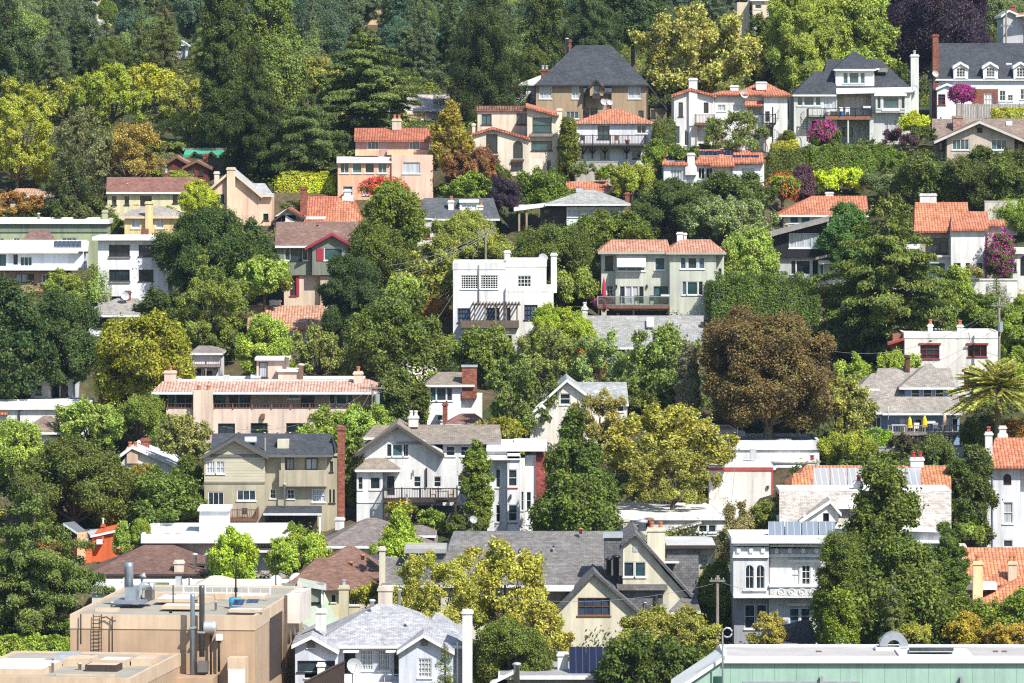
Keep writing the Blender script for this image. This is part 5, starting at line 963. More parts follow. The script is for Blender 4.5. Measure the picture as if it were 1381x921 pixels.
lad(125, 136, 829, 884); h.pipe(201 - 93, 829, 870, -.3, .05, DARKW, False, 'wall_pipe'); h.pipe(151, 832, 884, -.3, .05, DARKW, False, 'wall_pipe')
mb = MB(); mb.tube([h.P(136, 834, -.3), h.P(143, 832.5, -.3), h.P(152, 838, -.3), h.P(156, 838, -.5)], .05, 5); h.out(mb, 'lamp_arm', DARKW)
h.pipe(262, 801, 912, -.9, .17, mat('metal', (.3, .36, .42)), False, 'flue_pipe'); h.pipe(274.5, 789, 885, -.8, .2, mat('metal', (.12, .12, .13)), False, 'flue_pipe'); h.box('pipe_clamp', 257.5, 845, 266, 847.5, d=-1.1, L=1, m=METAL); h.box('pipe_clamp', 270, 851, 279.5, 853.5, d=-1.05, L=1, m=METAL)
h.box('duct_box', 269, 892, 281.5, 906, d=-1.1, L=1, m=mat('metal', (.2, .2, .2))); h.box('meter_box', 293, 855, 301, 863, d=-.6, L=.55, m=WHITE); h.pipe(297, 863, 905, -.4, .09, DARKW, False, 'wall_pipe'); h.pipe(286, 856, 912, -.4, .08, DARKW, False, 'wall_pipe')
mb = MB(); mb.loft([[h.P(284, 845, -.7) + Vector((q, math.sin(t) * .45, math.cos(t) * .45)) for t in [2 * math.pi * k / 14 for k in range(14)]] for q in (-.35, -.3, .3, .5)]); h.out(mb, 'exhaust_fan', PIPE, None, True)
h.box('utility_cabinet', 311, 886, 335.5, 921, d=-1.6, L=1.4, m=TANT); h.box('cabinet_panel', 312, 902, 334.5, 921, d=-1.66, L=.06, m=WHITE); h.box('stair_wall', 237, 914, 293, 930, d=-3, L=3, m=TAN)
# plant on the roof
h.box('duct_box', 154, 793, 169, 811.5, d=7, L=1.6, m=mat('metal', (.34, .4, .44))); h.pipe(158, 759, 793, 7.8, .34, mat('metal', (.3, .34, .38)), False, 'stack_pipe'); h.box('plant_base', 141, 811.5, 182, 815, d=6, L=3, m=mat('metal', (.3, .32, .36)))
mb = MB(); mb.tube([h.P(172, 812, 8), h.P(172, 795, 8), h.P(176, 790, 8), h.P(190, 793, 8), h.P(190, 786, 8)], .3, 10); mb.tube([h.P(176, 792, 8), h.P(175, 778, 8), h.P(180, 776, 8)], .22, 8); h.out(mb, 'duct', PIPE, None, True); h.box('fan_unit', 180, 797, 190, 810, d=7.6, L=1.2, m=mat('metal', (.14, .12, .11)))
h.flat(192, 240, 808, WROOF, d=9, L=4, t=.25, name='roof_hatch', fm=TANT); h.flat(210, 262, 817, WROOF, d=4, L=2, t=.25, name='roof_hatch', fm=TANT); h.flat(175, 285, 801, TANT, d=14, L=2, t=.4, name='roof_kerb', fm=TANT); h.solar(306, 322, 811, 819, 3.5, 5.3, 1, lift=.2); h.solar(324, 341, 810.5, 816, 4, 5.6, 1, lift=.2)
h.flat(246, 262, 806, TANT, d=11, L=3, t=.4, name='roof_hatch', fm=TANT); h.flat(290, 330, 803, WROOF, d=15, L=2, t=.3, name='roof_hatch', fm=TANT); h.flat(120, 150, 822, TANT, d=3.5, L=1.2, t=.3, name='roof_kerb', fm=TANT); h.pipe(140, 812, 822, 5, .1, PIPE); h.pipe(282, 810, 822, 5, .09, PIPE)
h.flat(305, 350, 821, WROOF, d=2, L=1.2, t=.2, name='roof_kerb', fm=TANT); h.pipe(305.5, 766, 808, 7, .06, BLACKM, False, 'antenna_mast'); h.box('antenna_head', 303.5, 792, 307.5, 798, d=6.9, L=.25, m=BLACKM); h.pipe(305, 805, 817, 6.9, .46, mat('plain', (.05, .3, .5)), False, 'water_drum'); h.box('junction_box', 226, 824, 230, 827, d=1, L=.2, m=BLACKM); h.box('vent_cowl', 213.5, 778, 220.5, 790, d=12, L=.5, m=PIPE)
h.rail(223, 790, 341, 799.5, 13, mat('paint', (.6, .6, .58)), step=.7); h.pipe(220, 830, 789, 7, .05, BLACKM, False)
# right-hand flank
mb = MB(); x = h.X(345.05) + .01
mb.box(x, x + .06, h.D + 7, h.D + 13, h.Z(930), h.Z(845)); h.out(mb, 'louvre_panel', DARKW); mb = MB()
for k in range(3): mb.box(x, x + 1.1, h.D + 15 + k * 2.2, h.D + 16.4 + k * 2.2, h.Z(866), h.Z(826))
h.out(mb, 'antenna_panel', mat('paint', (.6, .55, .5)))
mb = MB(); mb.tube([(x + .2, h.D + 13.8, h.Z(925)), (x + .2, h.D + 13.8, h.Z(825))], .12, 6); h.out(mb, 'wall_pipe', mat('metal', (.2, .15, .12)))
h = H('tan_flat_annexe', 'lower tan flat-roofed building cut off by the bottom left corner', -60, 178, 1040, D=366, L=17, rot=-8, cat='building', m=TAN)
h.wall(-60, 917, 178, d=0); h.flat(-61, 178.6, 913, GRAV, d=-.06, L=17.2, par=.12, t=.8, fm=TANT)
h.flat(-30, 52, 903, WROOF, d=2, L=6, t=.7, name='skylight', fm=TANT); h.flat(-34, 30, 893, WROOF, d=9, L=2.4, t=.6, name='skylight', fm=PIPE); h.flat(62, 98, 889, TANT, d=8.5, L=3, t=.7, name='roof_hatch', fm=TANT); h.flat(102, 146, 896, TANT, d=5, L=1.8, t=.7, name='roof_hatch', fm=DARKW); h.flat(112, 150, 889.5, WROOF, d=8, L=2.4, t=.6, name='skylight', fm=TANT); h.flat(154, 184, 888, TANT, d=9.2, L=3, t=.6, name='roof_hatch', fm=TANT); h.flat(40, 70, 883, PIPE, d=12, L=2, t=.7, name='skylight', fm=PIPE); h.box('vent_cowl', 106, 897, 110, 904, d=5.6, L=.3, m=BLACKM); h.box('vent_cowl', 87, 883, 91, 889, d=13, L=.3, m=BLACKM); h.pipe(92, 893, 903, 6, .12, TANT); h.pipe(60, 892, 906, 4, .1, PIPE); h.flat(70, 150, 908.5, TANT, d=2, L=.4, t=.4, name='roof_kerb', fm=TANT)

# ------------------------------------------------------------------ brown roofs and pale flat roofs, lower left
BRN = shin(.16, .095, .075)
h = H('brown_hip_house', 'low house with broad dark brown hip roof behind the tan block', 130, 276, 802, L=10, m=mat('stucco', (.5, .45, .35)))
h.wall(132, 774, 274); h.hip(120, 282, 774, 180, 192, 742, BRN, d=-.6, L=11, fm=DARKW); h.hip(150, 282, 760, 211, 216, 725, BRN, d=3, L=11, fm=DARKW); h.chim(235, 756, 247.5, 778, -.2, CREAM, L=.9); h.pipe(159, 738, 748, 4, .15, CLAY)
for x in (263, 279): h.pipe(x, 746, 770, .6, .14, WHITE, True)
h = H('white_parapet_house', 'grey flat-roofed building with a white roof edge and boxy white rooftop vent house', 196, 386, 776, L=11, m=mat('stucco', (.4, .37, .33)))
h.wall(198, 724, 385, wins=[(357, 738, 364, 757, '12wd'), (373, 736, 379, 756, '12wd')]); h.flat(190, 389, 720.5, WROOF, d=-.8, L=12.5, par=.25, t=.5, fm=WHITE); h.wall(269, 688, 307, 722, d=5, L=4, m=mat('paint', (.66, .67, .69)), name='vent_house'); h.flat(266.5, 310, 685.5, WROOF, d=4.7, L=4.6, t=.25)
h.slab([(350, 742, -1.2), (384, 742, -1.2), (384, 737, -.05), (350, 737, -.05)], DARKW, name='awning'); h.band(385, 716, 389, 718, -.3, DARKW); h.pipe(392, 716, 762, .5, .05, DARKW, False, 'downpipe')
for x in (225, 239, 333): h.box('roof_vent', x, 712, x + 6, 716.5, d=3, L=.4, m=WHITE)
h = H('brown_double_hip_house', 'cream house under overlapping reddish-brown hip roofs, left of the shake-roofed cottage', 396, 514, 830, L=11, m=mat('stucco', (.52, .47, .32)))
h.wall(438, 796, 508, wins=[(471, 803, 485, 816, '42wd'), (447, 802, 453, 812, '11wd')]); h.hip(380, 516, 796, 428, 458, 752, shin(.2, .115, .085), d=-.7, L=11, fm=DARKW); h.hip(400, 520, 780, 470, 476, 735.5, shin(.21, .125, .095), d=3, L=11, fm=DARKW); h.wall(398, 790, 437.6, d=.5)
for x, y in ((489, 747), (473, 757)): h.pipe(x, y, y + 8, 4, .15, CLAY)
h = H('grey_brown_hip_house', 'house with wide grey-brown hip roof behind the small bright street trees', 440, 580, 770, L=10, m=mat('stucco', (.66, .64, .58)))
h.wall(440, 737, 583, wins=[(560, 741, 566, 752, '12wd')]); h.hip(432, 588, 736.5, 495, 508, 698.5, shin(.2, .17, .155), d=-.8, L=11.5); h.hip(545, 588, 722, 560, 570, 708, shin(.2, .17, .155), d=3, L=6); h.chim(452, 698, 464, 715, 8, WST)
h = H('pale_green_house', 'building with sloping pale green roof planes and a boxed dormer beside the tan block', 374, 456, 856, L=10, m=mat('stucco', (.4, .42, .36)))
PG = mat('flatroof', (.36, .42, .32)); h.slab([(372, 850, -1), (458, 843, -1), (432, 787, 4), (398, 787, 4)], PG, fm=mat('paint', (.3, .32, .28))); h.wall(378, 846, 455, d=0); h.slab([(372, 850, -1), (398, 787, 4), (380, 786, 9), (345, 830, 9)], PG)
h.slab([(401, 785, 1.2), (440, 791, .6), (440, 787, 4), (403, 779, 4.4)], PG, t=.3, name='dormer_roof'); h.wall(404, 789, 436, 812, d=1.2, L=2.4, m=mat('stucco', (.25, .27, .22)), name='dormer_wall'); h.box('white_post', 433, 792, 436, 815, d=.9, L=.25, m=WHITE); h.dish(409, 851, -2.2, .5)
h.chim(457, 790, 470, 840, .5, mat('stucco', (.52, .47, .33)), L=1, pots=1, pm=PIPE)
h = H('skylight_roof_block', 'low block with wide white flat roof dotted with round skylight domes', 122, 425, 846, D=426, L=8, cat='building', m=mat('stucco', (.56, .57, .5)))
h.wall(124, 797, 424); h.flat(122, 426, 794, WROOF, d=-.3, L=9, par=.1)
for x, y, w in ((140, 783, 16), (172, 779, 16), (255, 782, 18), (372, 778, 18), (400, 775, 20), (286, 779, 18)):
    c = h.P(x, y + 4, 6); mb = MB(); r = w * .028; mb.loft([[(c.x + rr * math.cos(t), c.y + rr * math.sin(t), c.z + z) for t in [2 * math.pi * k / 14 for k in range(14)]] for rr, z in ((r * 1.1, -.8), (r * 1.1, 0), (r, .02), (r * .8, .22), (r * .4, .36), (.02, .4))]); h.out(mb, 'skylight_dome', WHITE, None, True)
h.hip(262, 326, 790, 288, 300, 776, mat('plain', (.6, .47, .36)), d=1, L=4, name='canopy'); h.hip(318, 366, 789, 330, 350, 782, WHITE, d=1.5, L=4, name='canopy'); h.box('planter_box', 195, 786, 228, 795, d=-.2, L=.5, m=mat('plain', (.14, .2, .1)))
for x in (245, 255, 372): h.pipe(x, 774, 792, 4, .06, DARKW, False)
h = H('orange_red_house', 'orange-red stucco building with slim orange chimney peeping out right of the big left cedar', 96, 165, 756, L=9, m=mat('stucco', (.6, .13, .04)))
h.wall(124, 722, 164, d=0, top=[(124, 722), (164, 713)]); h.wall(100, 733, 123.8, d=-.8, L=6, m=mat('stucco', (.62, .15, .05)), wins=[(106, 742, 111, 752, '11kd')]); h.wall(104, 720, 115, d=-1.4, L=2, m=mat('stucco', (.68, .42, .24))); h.slab([(122, 722, -.3), (166, 712.5, -.3), (166, 711, 8), (114, 713, 8)], mat('flatroof', (.42, .43, .44))); h.slab([(85, 705, 0), (118, 727, -.9), (124, 722, 4), (100, 703, 4)], mat('flatroof', (.14, .16, .18)))
h.chim(137, 706, 140.5, 730, -.2, mat('stucco', (.55, .12, .05)), L=.4, pots=1, pm=WHITE); h.box('awning', 130, 728, 138, 734, d=-.8, L=.8, m=WHITE); h.box('window', 152, 730, 155, 737, d=-.05, L=.06, m=GL['d']); h.wall(40, 735, 99, d=1, L=6, m=mat('stucco', (.5, .12, .05)))

# ------------------------------------------------------------------ far left, mid height
h = H('white_flat_house', 'long white flat-roofed house under the big dark trees at the left edge', -20, 115, 600, L=9, m=WST)
h.wall(-20, 548, 115, wins=[(11, 567, 19.6, 577, '22wd'), (108, 549, 116 - 2, 555, '11wd')]); h.flat(-21, 116, 546, WROOF, par=.2); h.band(-2, 556, 11, 559.5, 0, TILE, .4, 'awning'); h.pipe(26, 549, 580, -.2, .07, DARKW, False, 'downpipe'); h.hip(26, 82, 583, 58, 70, 561, shin(.22, .16, .13), d=-5, L=6); h.wall(30, 583, 78, d=-4.4, L=5)
h = H('shaded_white_house', 'white house mostly hidden behind the dark trees on the left', 40, 120, 560, D=505, L=8, m=WST2)
h.wall(42, 512, 68, wins=[(48, 520, 56, 532, '11kd')]); h.wall(80, 515, 98, d=1, wins=[(85, 520, 92, 534, '12kd')]); h.flat(38, 122, 539, WROOF, d=-2, L=4); h.flat(40, 100, 511, WROOF, d=-.4, L=9)
h = H('white_low_gable_house', 'house with low white gabled roof and two brick chimneys among the bushes', 158, 243, 650, L=9, m=mat('stucco', (.66, .62, .56)))
h.wall(162, 632, 240, top=[(162, 626), (178, 606), (240, 630)]); h.gab(150, 622, 178, 601, 246, 630, mat('flatroof', (.62, .63, .64)), d=-.5, L=10); h.chim(171, 603, 186, 625, -.3, mat('stucco', (.55, .4, .3)), pots=2); h.chim(190, 591, 201, 611, 4, BRICK)
h = H('balcony_cottage', 'pale cottage with a wooden balcony glimpsed above the pink modernist house', 258, 300, 520, L=7, m=WST2)
h.wall(259, 476, 297, wins=[(265, 497, 271, 508, '11kd'), (275, 500, 286, 512, '21kd')]); h.hip(255, 300, 476, 268, 285, 466, shin(.26, .22, .2)); h.deck(258, 492, 297, -1.5, 1.4, GREYW, posts=3, legs=515); h.rail(258, 482, 297, 492, -1.4, mat('wood', (.14, .1, .08)))
h = H('left_tile_cottage', 'old pale terracotta roofs behind the rust-coloured tree at the left edge', 10, 70, 280, L=8, m=mat('stucco', (.5, .42, .34)))
h.wall(14, 262, 68); h.hip(8, 72, 264, 22, 58, 254, mat('tile', (.5, .3, .2)), L=9); h.hip(60, 110, 270, 70, 96, 258, mat('tile', (.5, .28, .2)), d=1, L=8)
h = H('stone_roof_house', 'pale weathered shingle roof behind the layered cedar, right of centre top', 512, 608, 168, D=640, L=10, m=mat('stucco', (.5, .45, .42)))
h.wall(516, 147, 606); h.hip(511, 610, 148, 516, 606, 127.5, shin(.42, .36, .33), L=12); h.chim(549, 146, 556, 156, -3, WST, flare=.1); h.hip(536, 582, 160, 545, 574, 153, mat('tile', (.4, .2, .13)), d=-5, L=5)
h = H('far_orange_house', 'tiny orange-roofed house far up the slope at the top centre', 488, 515, 40, D=830, L=10, m=mat('stucco', (.6, .4, .25)))
h.wall(490, 5, 514, wins=[(494, 8, 499, 14, '11wd')]); h.hip(488, 516, 5, 492, 510, -6, TILE, L=11); h.hip(486, 502, 19, 490, 498, 12, TILE, d=-4, L=4)
h = H('far_white_house', 'small white house front glimpsed between far conifers at the upper left', 226, 250, 88, D=735, L=8, m=WST2)
h.wall(228, 60, 249, wins=[(231, 63, 236, 70, '11wb'), (240, 63, 245, 70, '11wb')]); h.hip(225, 252, 60, 230, 246, 54, GROOF, L=9)
h = H('far_grey_house', 'pale blue-grey house front lost among the far trees above the yellow-green grove', 118, 144, 62, D=770, L=8, m=mat('stucco', (.5, .55, .62)))
h.wall(121, 32, 142, wins=[(125, 35, 130, 41, '11wb')]); h.hip(118, 145, 32, 125, 138, 26, GROOF, L=9)
h = H('far_tan_house', 'tan house corner at the very top above the yellow-green grove', 124, 150, 45, D=850, L=9, m=mat('stucco', (.6, .48, .36)))
h.wall(124, -6, 148); h.flat(122, 150, -8, WROOF)
h = H('far_cream_house', 'small cream house with one blue window above the yellow plane tree at the top', 1014, 1040, 52, D=760, L=9, m=mat('stucco', (.62, .52, .38)))
h.wall(1015, 1, 1037, wins=[(1018, 6, 1027, 12, '11wb')]); h.flat(1012, 1040, -1, WROOF); h.wall(994, 3, 1010, d=2)
h = H('far_grey_gable_house', 'grey gable with red brick chimney on the green slope at the top right corner', 1352, 1385, 52, D=720, L=9, m=mat('stucco', (.45, .45, .47)))
h.wall(1353, 18, 1380, top=[(1353, 19), (1361, 14), (1380, 21)]); h.gab(1350, 21, 1361, 13, 1384, 23, mat('shingle', (.35, .35, .37)), L=10); h.chim(1362.5, 7, 1369.5, 18, 3, BRICK); h.slab([(1370, 21, -2), (1400, 17, -2), (1400, 14, 2), (1372, 18, 2)], TILE)
h = H('tile_roof_sliver', 'sliver of orange tile roof left of the steep dark slate roof', 682, 704, 140, D=655, L=8, m=WST)
h.wall(684, 121, 703); h.hip(681, 706, 121.5, 686, 702, 111, TILE, L=8)
h = H('small_black_roof_house', 'small house with black hip roof tucked at the foot of the grey-white flats', 1040, 1104, 890, D=404, L=8, m=mat('stucco', (.3, .3, .3)))
h.wall(1044, 868, 1102); h.hip(1037, 1106, 868, 1082, 1092, 836, mat('shingle', (.05, .052, .06)), L=10)

# mint building, solar roof house
MINT = mat('paint', (.29, .42, .35))
h = H('mint_green_building', 'mint green panelled building with white roof deck, curved vent hood and skylight', 960, 1420, 1010, D=366, L=7.6, cat='building', m=MINT)
h.wall(962, 890, 1420, d=0, top=[(915, 934), (977, 890), (1420, 890)]); h.flat(976, 1425, 885, mat('flatroof', (.42, .4, .385)), d=-.3, L=8.2, t=.32, par=.16, fm=WHITE)
h.slab([(905, 933, -.3), (977, 884.5, -.3), (977, 868.5, 8), (905, 916.5, 8)], WROOF, t=.3)
for k in range(14): h.band(985 + k * 29.7, 891, 985.7 + k * 29.7, 935, 0, mat('paint', (.2, .38, .28)), .012, 'panel_joint')
h.band(1002, 919, 1160, 925, -.02, METAL, .08, 'duct_band'); h.band(962, 912, 975, 935, 0, mat('glass', (.02, .06, .05)), .03, 'window')
mb = MB(); c = h.P(1205, 871, 5.5); rings = []
for q in range(13):
    a = math.pi * q / 12; cc = Vector((c.x - math.cos(a) * 0.62, c.y, c.z + math.sin(a) * .62)); rr = .4
    rings.append([Vector((c.x - math.cos(a) * r0, c.y + y, c.z + math.sin(a) * r0)) for r0, y in ((.46, -.5), (1.0, -.5), (1.0, .5), (.46, .5))])
mb.loft(rings); h.out(mb, 'vent_hood', mat('metal', (.38, .4, .43))); h.flat(1181, 1214, 873, WROOF, d=5, L=1.5, t=.3, name='vent_kerb')
h.flat(1213, 1312, 884, WROOF, d=.5, L=5, t=.3, name='skylight_kerb'); h.solar(1224, 1288, 877, 882, 1.2, 4.2, 1, mat('solar', (.02, .02, .025)), lift=.2); h.box('roof_vent', 1101, 878, 1108, 881, d=4, L=.4, m=BROWNW); h.box('roof_vent', 1340, 878, 1346, 880, d=4, L=.4, m=BROWNW); h.box('roof_vent', 1352, 878, 1358, 880, d=4, L=.4, m=BROWNW)
mb = MB(); mb.tube([h.P(974.5, 960, -1), h.P(974.5, 853, -1)] + [h.P(981 - 6.5 * math.cos(math.pi * q / 8 * 1.75), 853 - 6.5 * math.sin(math.pi * q / 8 * 1.75), -1) for q in range(1, 9)], .06, 8); h.out(mb, 'vent_stack', PIPE, None, True)
for x in (1108, 1297): h.box('antenna_stub', x - 2, 912, x + 2, 935, d=-.4, L=.3, m=METAL)
for x in (1101, 1136): h.pipe(x, 867, 873, 10, .05, WHITE)
h = H('solar_panel_house', 'grey flat roof with white chimney and three big blue-black solar panels at the bottom', 682, 836, 940, D=394, L=9, m=mat('stucco', (.3, .3, .3)))
h.wall(684, 916, 834); h.flat(672, 838, 911, mat('flatroof', (.3, .3, .3)), d=-.6, L=10, t=.3); h.solar(767, 837, 873, 913, .6, 3, 3, mat('solar', (.01, .014, .035)), lift=.05); h.chim(752, 880, 766, 904, 3.5, WST); h.chim(729, 886, 739, 898, 5, CREAM)
h.pipe(697, 893, 920, -.8, .22, PIPE); h.slab([(660, 921, -1), (692, 905, -1), (692, 902, 4), (664, 916, 4)], WROOF, t=.25); h.box('panel_stand', 768, 880, 834, 912, d=2.9, L=.1, m=PIPE)
for x in (712, 722): h.pipe(x, 890, 900, 4, .1, WHITE)

# ------------------------------------------------------------------ vegetation (leaf colours; far trees have haze tinted in)
DK = (.027, .048, .017); DKB = (.025, .05, .027); DG = (.04, .066, .02); MG = (.05, .092, .02); GR = (.075, .13, .025); LG2 = (.115, .175, .03); YG = (.16, .19, .022); YE = (.185, .185, .03)
OL = (.07, .08, .02); OLG2 = (.12, .115, .018); LM = (.15, .18, .028); GG = (.075, .095, .045); BR = (.068, .05, .028); RU = (.15, .075, .025); PU = (.021, .013, .024); AM = (.17, .12, .02); BL2 = (.028, .058, .048)  # BL2: blue-green with distance haze mixed into the leaf colour
# far wood at the top
T('red', -30, -50, 52, 150, 172, DKB, 'massive dark conifer filling the top left corner')
T('fir', 44, 22, 98, 135, 128, (.05, .065, .04), 'grey-green conifer right of the massive dark corner conifer', D=668)
T('fir', 78, 8, 130, 122, 118, DKB, 'dark bluish conifer second right of the corner conifer', D=690)
T('red', 112, 14, 176, 120, 112, DG, 'bushy dark conifer in the middle of the upper left row')
T('fir', 160, 18, 214, 124, 112, (.035, .058, .022), 'pointed dark conifer left of the thin bare-trunked one')
T('fir', 196, -22, 250, 112, 112, (.055, .062, .028), 'tall thin brownish conifer with visible bare trunk')
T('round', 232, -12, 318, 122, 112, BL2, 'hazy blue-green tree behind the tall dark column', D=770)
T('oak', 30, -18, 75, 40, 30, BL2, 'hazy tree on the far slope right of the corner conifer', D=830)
T('fir', 60, -25, 110, 40, 40, DKB, 'far dark conifer near the top edge, left of the tan far house', D=810)
T('round', 128, -2, 158, 30, 28, MG, 'small light round tree in front of the far tan house', D=800)
T('fir', 150, -22, 200, 40, 30, DKB, 'far dark conifer right of the far tan house', D=800)
T('col', 270, -60, 338, 190, 205, DK, 'very tall dark narrow evergreen, left of the bright tall tree')
T('cone', 316, -75, 416, 185, 200, (.062, .092, .03), 'very tall bright green leafy tree at upper left centre')
T('red', 286, 58, 402, 240, 236, (.02, .036, .013), 'big dark redwood standing below the tall bright green tree')
T('cedar', 416, 36, 572, 178, 205, (.052, .078, .03), 'large layered cedar above the peach house')
T('cedar', 352, 130, 478, 248, 246, (.038, .068, .03), 'dark drooping cedar left of the peach house')
T('round', 396, 76, 460, 128, 150, (.15, .15, .03), 'yellowish rounded tree between the bright tall tree and the layered cedar')
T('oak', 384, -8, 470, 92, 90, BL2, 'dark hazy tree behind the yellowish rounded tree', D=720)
T('round', 424, 12, 500, 62, 60, (.045, .085, .045), 'mid green far tree left of the tiny orange-roofed house', D=790)
T('fir', 505, -25, 560, 70, 60, BL2, 'hazy conifer right of the tiny orange-roofed house', D=790)
T('fir', 545, -5, 600, 130, 118, (.04, .065, .045), 'grey-blue conifer behind the pale shingle roof', D=690)
T('oak', 535, 30, 590, 115, 118, (.05, .075, .05), 'greyish far tree right of the layered cedar', D=700)
T('fir', 580, -20, 640, 120, 118, DKB, 'dark hazy conifer left of the big dark pine', D=700)
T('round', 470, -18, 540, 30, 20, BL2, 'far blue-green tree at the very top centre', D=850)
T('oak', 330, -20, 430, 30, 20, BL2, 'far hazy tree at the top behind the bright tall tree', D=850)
T('pine', 598, -35, 714, 140, 165, (.02, .036, .016), 'big dark pine with thick bare trunk, left of the steep slate roof', bark=mat('wood', (.08, .05, .035)))
T('red', 690, -50, 776, 96, 150, DK, 'dense dark conifer behind the left end of the steep slate roof', D=655)
T('red', 748, -60, 842, 92, 150, DKB, 'dense dark conifer directly behind the ridge of the steep slate roof', D=660)
T('oak', 808, -60, 900, 60, 130, DKB, 'dark tree behind the right end of the steep slate roof', D=670)
T('oak', 700, 60, 740, 118, 150, DG, 'small dark tree behind the twin metal flues of the slate-roofed house', D=648)
T('airy', 852, 6, 1026, 128, 160, (.18, .175, .04), 'wide pale yellow plane tree above the white Mediterranean house')
T('lump', 870, 74, 972, 132, 160, (.13, .1, .022), 'amber-olive bushy tree in front of the pale yellow plane tree')
T('oak', 1000, 20, 1060, 118, 150, DG, 'shaded dark tree between the yellow plane tree and the lime maples', D=655)
T('lump', 1030, -30, 1132, 128, 160, LM, 'lime green maple behind the left part of the dormer house')
T('lump', 1092, -45, 1206, 120, 155, (.14, .175, .028), 'tall lime green maple directly above the dormer house')
T('oak', 1188, -70, 1342, 135, 160, PU, 'huge dark purple-leaved beech left above the three-dormer house', D=662)
T('round', 1180, 82, 1232, 160, 180, DK, 'dark evergreen in the gap between the dormer house and its neighbour', D=640)
T('round', 1320, -30, 1400, 22, 40, (.1, .12, .04), 'soft olive tree on the far slope at the top right corner', D=800)
T('airy', 1180, -80, 1260, -6, 60, GR, 'bright tree tops crossing the top edge above the lime maples', D=760)
# yellow grove, left
T('airy', -30, 108, 76, 248, 262, (.19, .2, .025), 'yellow-green plane tree at the left edge')
T('airy', 38, 108, 140, 225, 245, (.17, .185, .028), 'yellow-green plane tree, second from the left edge', D=632)
T('airy', 104, 90, 200, 240, 245, YG, 'tall yellow-green plane tree in the middle of the grove', D=628)
T('airy', 170, 86, 244, 215, 225, (.22, .22, .022), 'brightest yellow-green tree top of the left grove', D=640)
T('airy', 214, 108, 294, 232, 225, (.18, .19, .03), 'yellow-green tree beside the tall dark evergreen column', D=632)
T('airy', 76, 145, 150, 262, 275, (.08, .085, .055), 'grey dark-leaved tree among the yellow grove')
T('airy', 124, 158, 222, 245, 262, (.17, .13, .03), 'rusty yellow tree at the front of the grove')
T('pine', 56, 196, 146, 296, 296, (.03, .04, .022), 'dark spreading pine left of the cream bungalow')
T('loose', -20, 256, 66, 298, 296, (.18, .1, .02), 'rust-orange bushy tree at the left edge')
T('oak', 60, 262, 146, 312, 318, (.04, .05, .02), 'dark scrub under the spreading pine', D=572)
T('lump', 243, 240, 298, 308, 310, (.2, .22, .02), 'bright yellow-green shrubby tree between the cream bungalow and the peach gable house', dd=-6)
T('shrub', 200, 225, 262, 245, 250, LM, 'lime shrub below the maroon cabin gables', dd=-2)
T('round', 128, 288, 172, 336, 335, MG, 'green bush left of the small yellow house', dd=1)
T('shrub', 204, 276, 240, 296, 300, GR, 'light green bush behind the small yellow house', D=572)
T('hedge', 372, 233, 455, 262, 262, (.24, .26, .015), 'clipped lime-yellow hedge left of the peach house', dd=2)
T('loose', 380, 264, 460, 288, 282, DG, 'dark shrubbery under the clipped lime-yellow hedge')
T('loose', 486, 238, 548, 272, 280, MG, 'flowering red shrub in front of the peach house', blossom=((.75, .03, .02), .6), dd=-2)
T('airy', 576, 140, 640, 236, 262, (.17, .14, .02), 'golden weeping tree right of the peach house')
T('lump', 594, 192, 672, 250, 262, (.13, .065, .028), 'rust-red leafy shrub below the cream Spanish house', dd=-1)
T('lump', 596, 230, 668, 280, 282, GR, 'mid green bush under the rust-red shrub')
T('loose', 652, 234, 702, 305, 302, PU, 'purple-brown shrub left of the low modern house')
T('oak', 692, 228, 772, 284, 290, MG, 'green rounded bush under the cream Spanish house')
T('shrub', 640, 222, 690, 250, 262, MG, 'green shrub with a few red flowers at the wall of the cream Spanish house', blossom=((.5, .05, .03), .08))
T('col', 752, 160, 782, 232, 240, OL, 'narrow olive tree between the cream Spanish house and the balcony house')
T('loose', 770, 214, 806, 246, 250, GG, 'grey-green garden shrub under the left end of the black balcony')
T('loose', 800, 218, 842, 252, 256, GR, 'green garden shrub in front of the balcony house')
T('lump', 822, 216, 884, 268, 270, (.16, .18, .022), 'yellow-green bush right of the balcony house garden')
T('round', 866, 186, 896, 226, 236, GR, 'light climber-clad bush at the right wall of the balcony house', dd=-3)
T('hedge', 880, 160, 912, 215, 222, DG, 'tall clipped dark hedge between the balcony house and the white Mediterranean house', dd=-1)
T('loose', 884, 192, 944, 222, 226, MG, 'green bushes at the foot of the white Mediterranean chimney', dd=-5)
T('airy', 948, 148, 1036, 204, 222, (.08, .1, .04), 'gnarled pale-trunked tree spreading before the white Mediterranean house', bark=mat('wood', (.35, .28, .2)), dd=-2)
T('loose', 936, 190, 1000, 214, 222, DG, 'dark shrubs beneath the gnarled pale-trunked tree', D=597)
# gardens, upper right
T('round', 1090, 164, 1132, 200, 208, (.06, .08, .025), 'round bush half covered with magenta flowers, under the deck', blossom=((.42, .03, .22), .45), dd=-3)
T('shrub', 1212, 147, 1254, 186, 196, (.24, .27, .015), 'round bright lime bush at the right corner of the dormer house', dd=-4)
T('loose', 1184, 168, 1240, 210, 214, (.055, .03, .035), 'dark purple shrub below the bright lime bush')
T('loose', 1230, 165, 1262, 200, 212, DG, 'dark green shrub left of the broad-gabled bungalow')
T('shrub', 1052, 174, 1074, 196, 204, OL, 'small olive conifer bush between the white and grey houses')
T('hedge', 1040, 190, 1076, 208, 214, (.2, .19, .015), 'flat yellow-topped clipped bush left of the magenta bush', dd=0)
T('hedge', 1034, 202, 1092, 236, 238, DG, 'clipped dark hedge below the flat yellow-topped bush')
T('hedge', 1084, 198, 1178, 236, 234, MG, 'wide clipped green hedge under the deck')
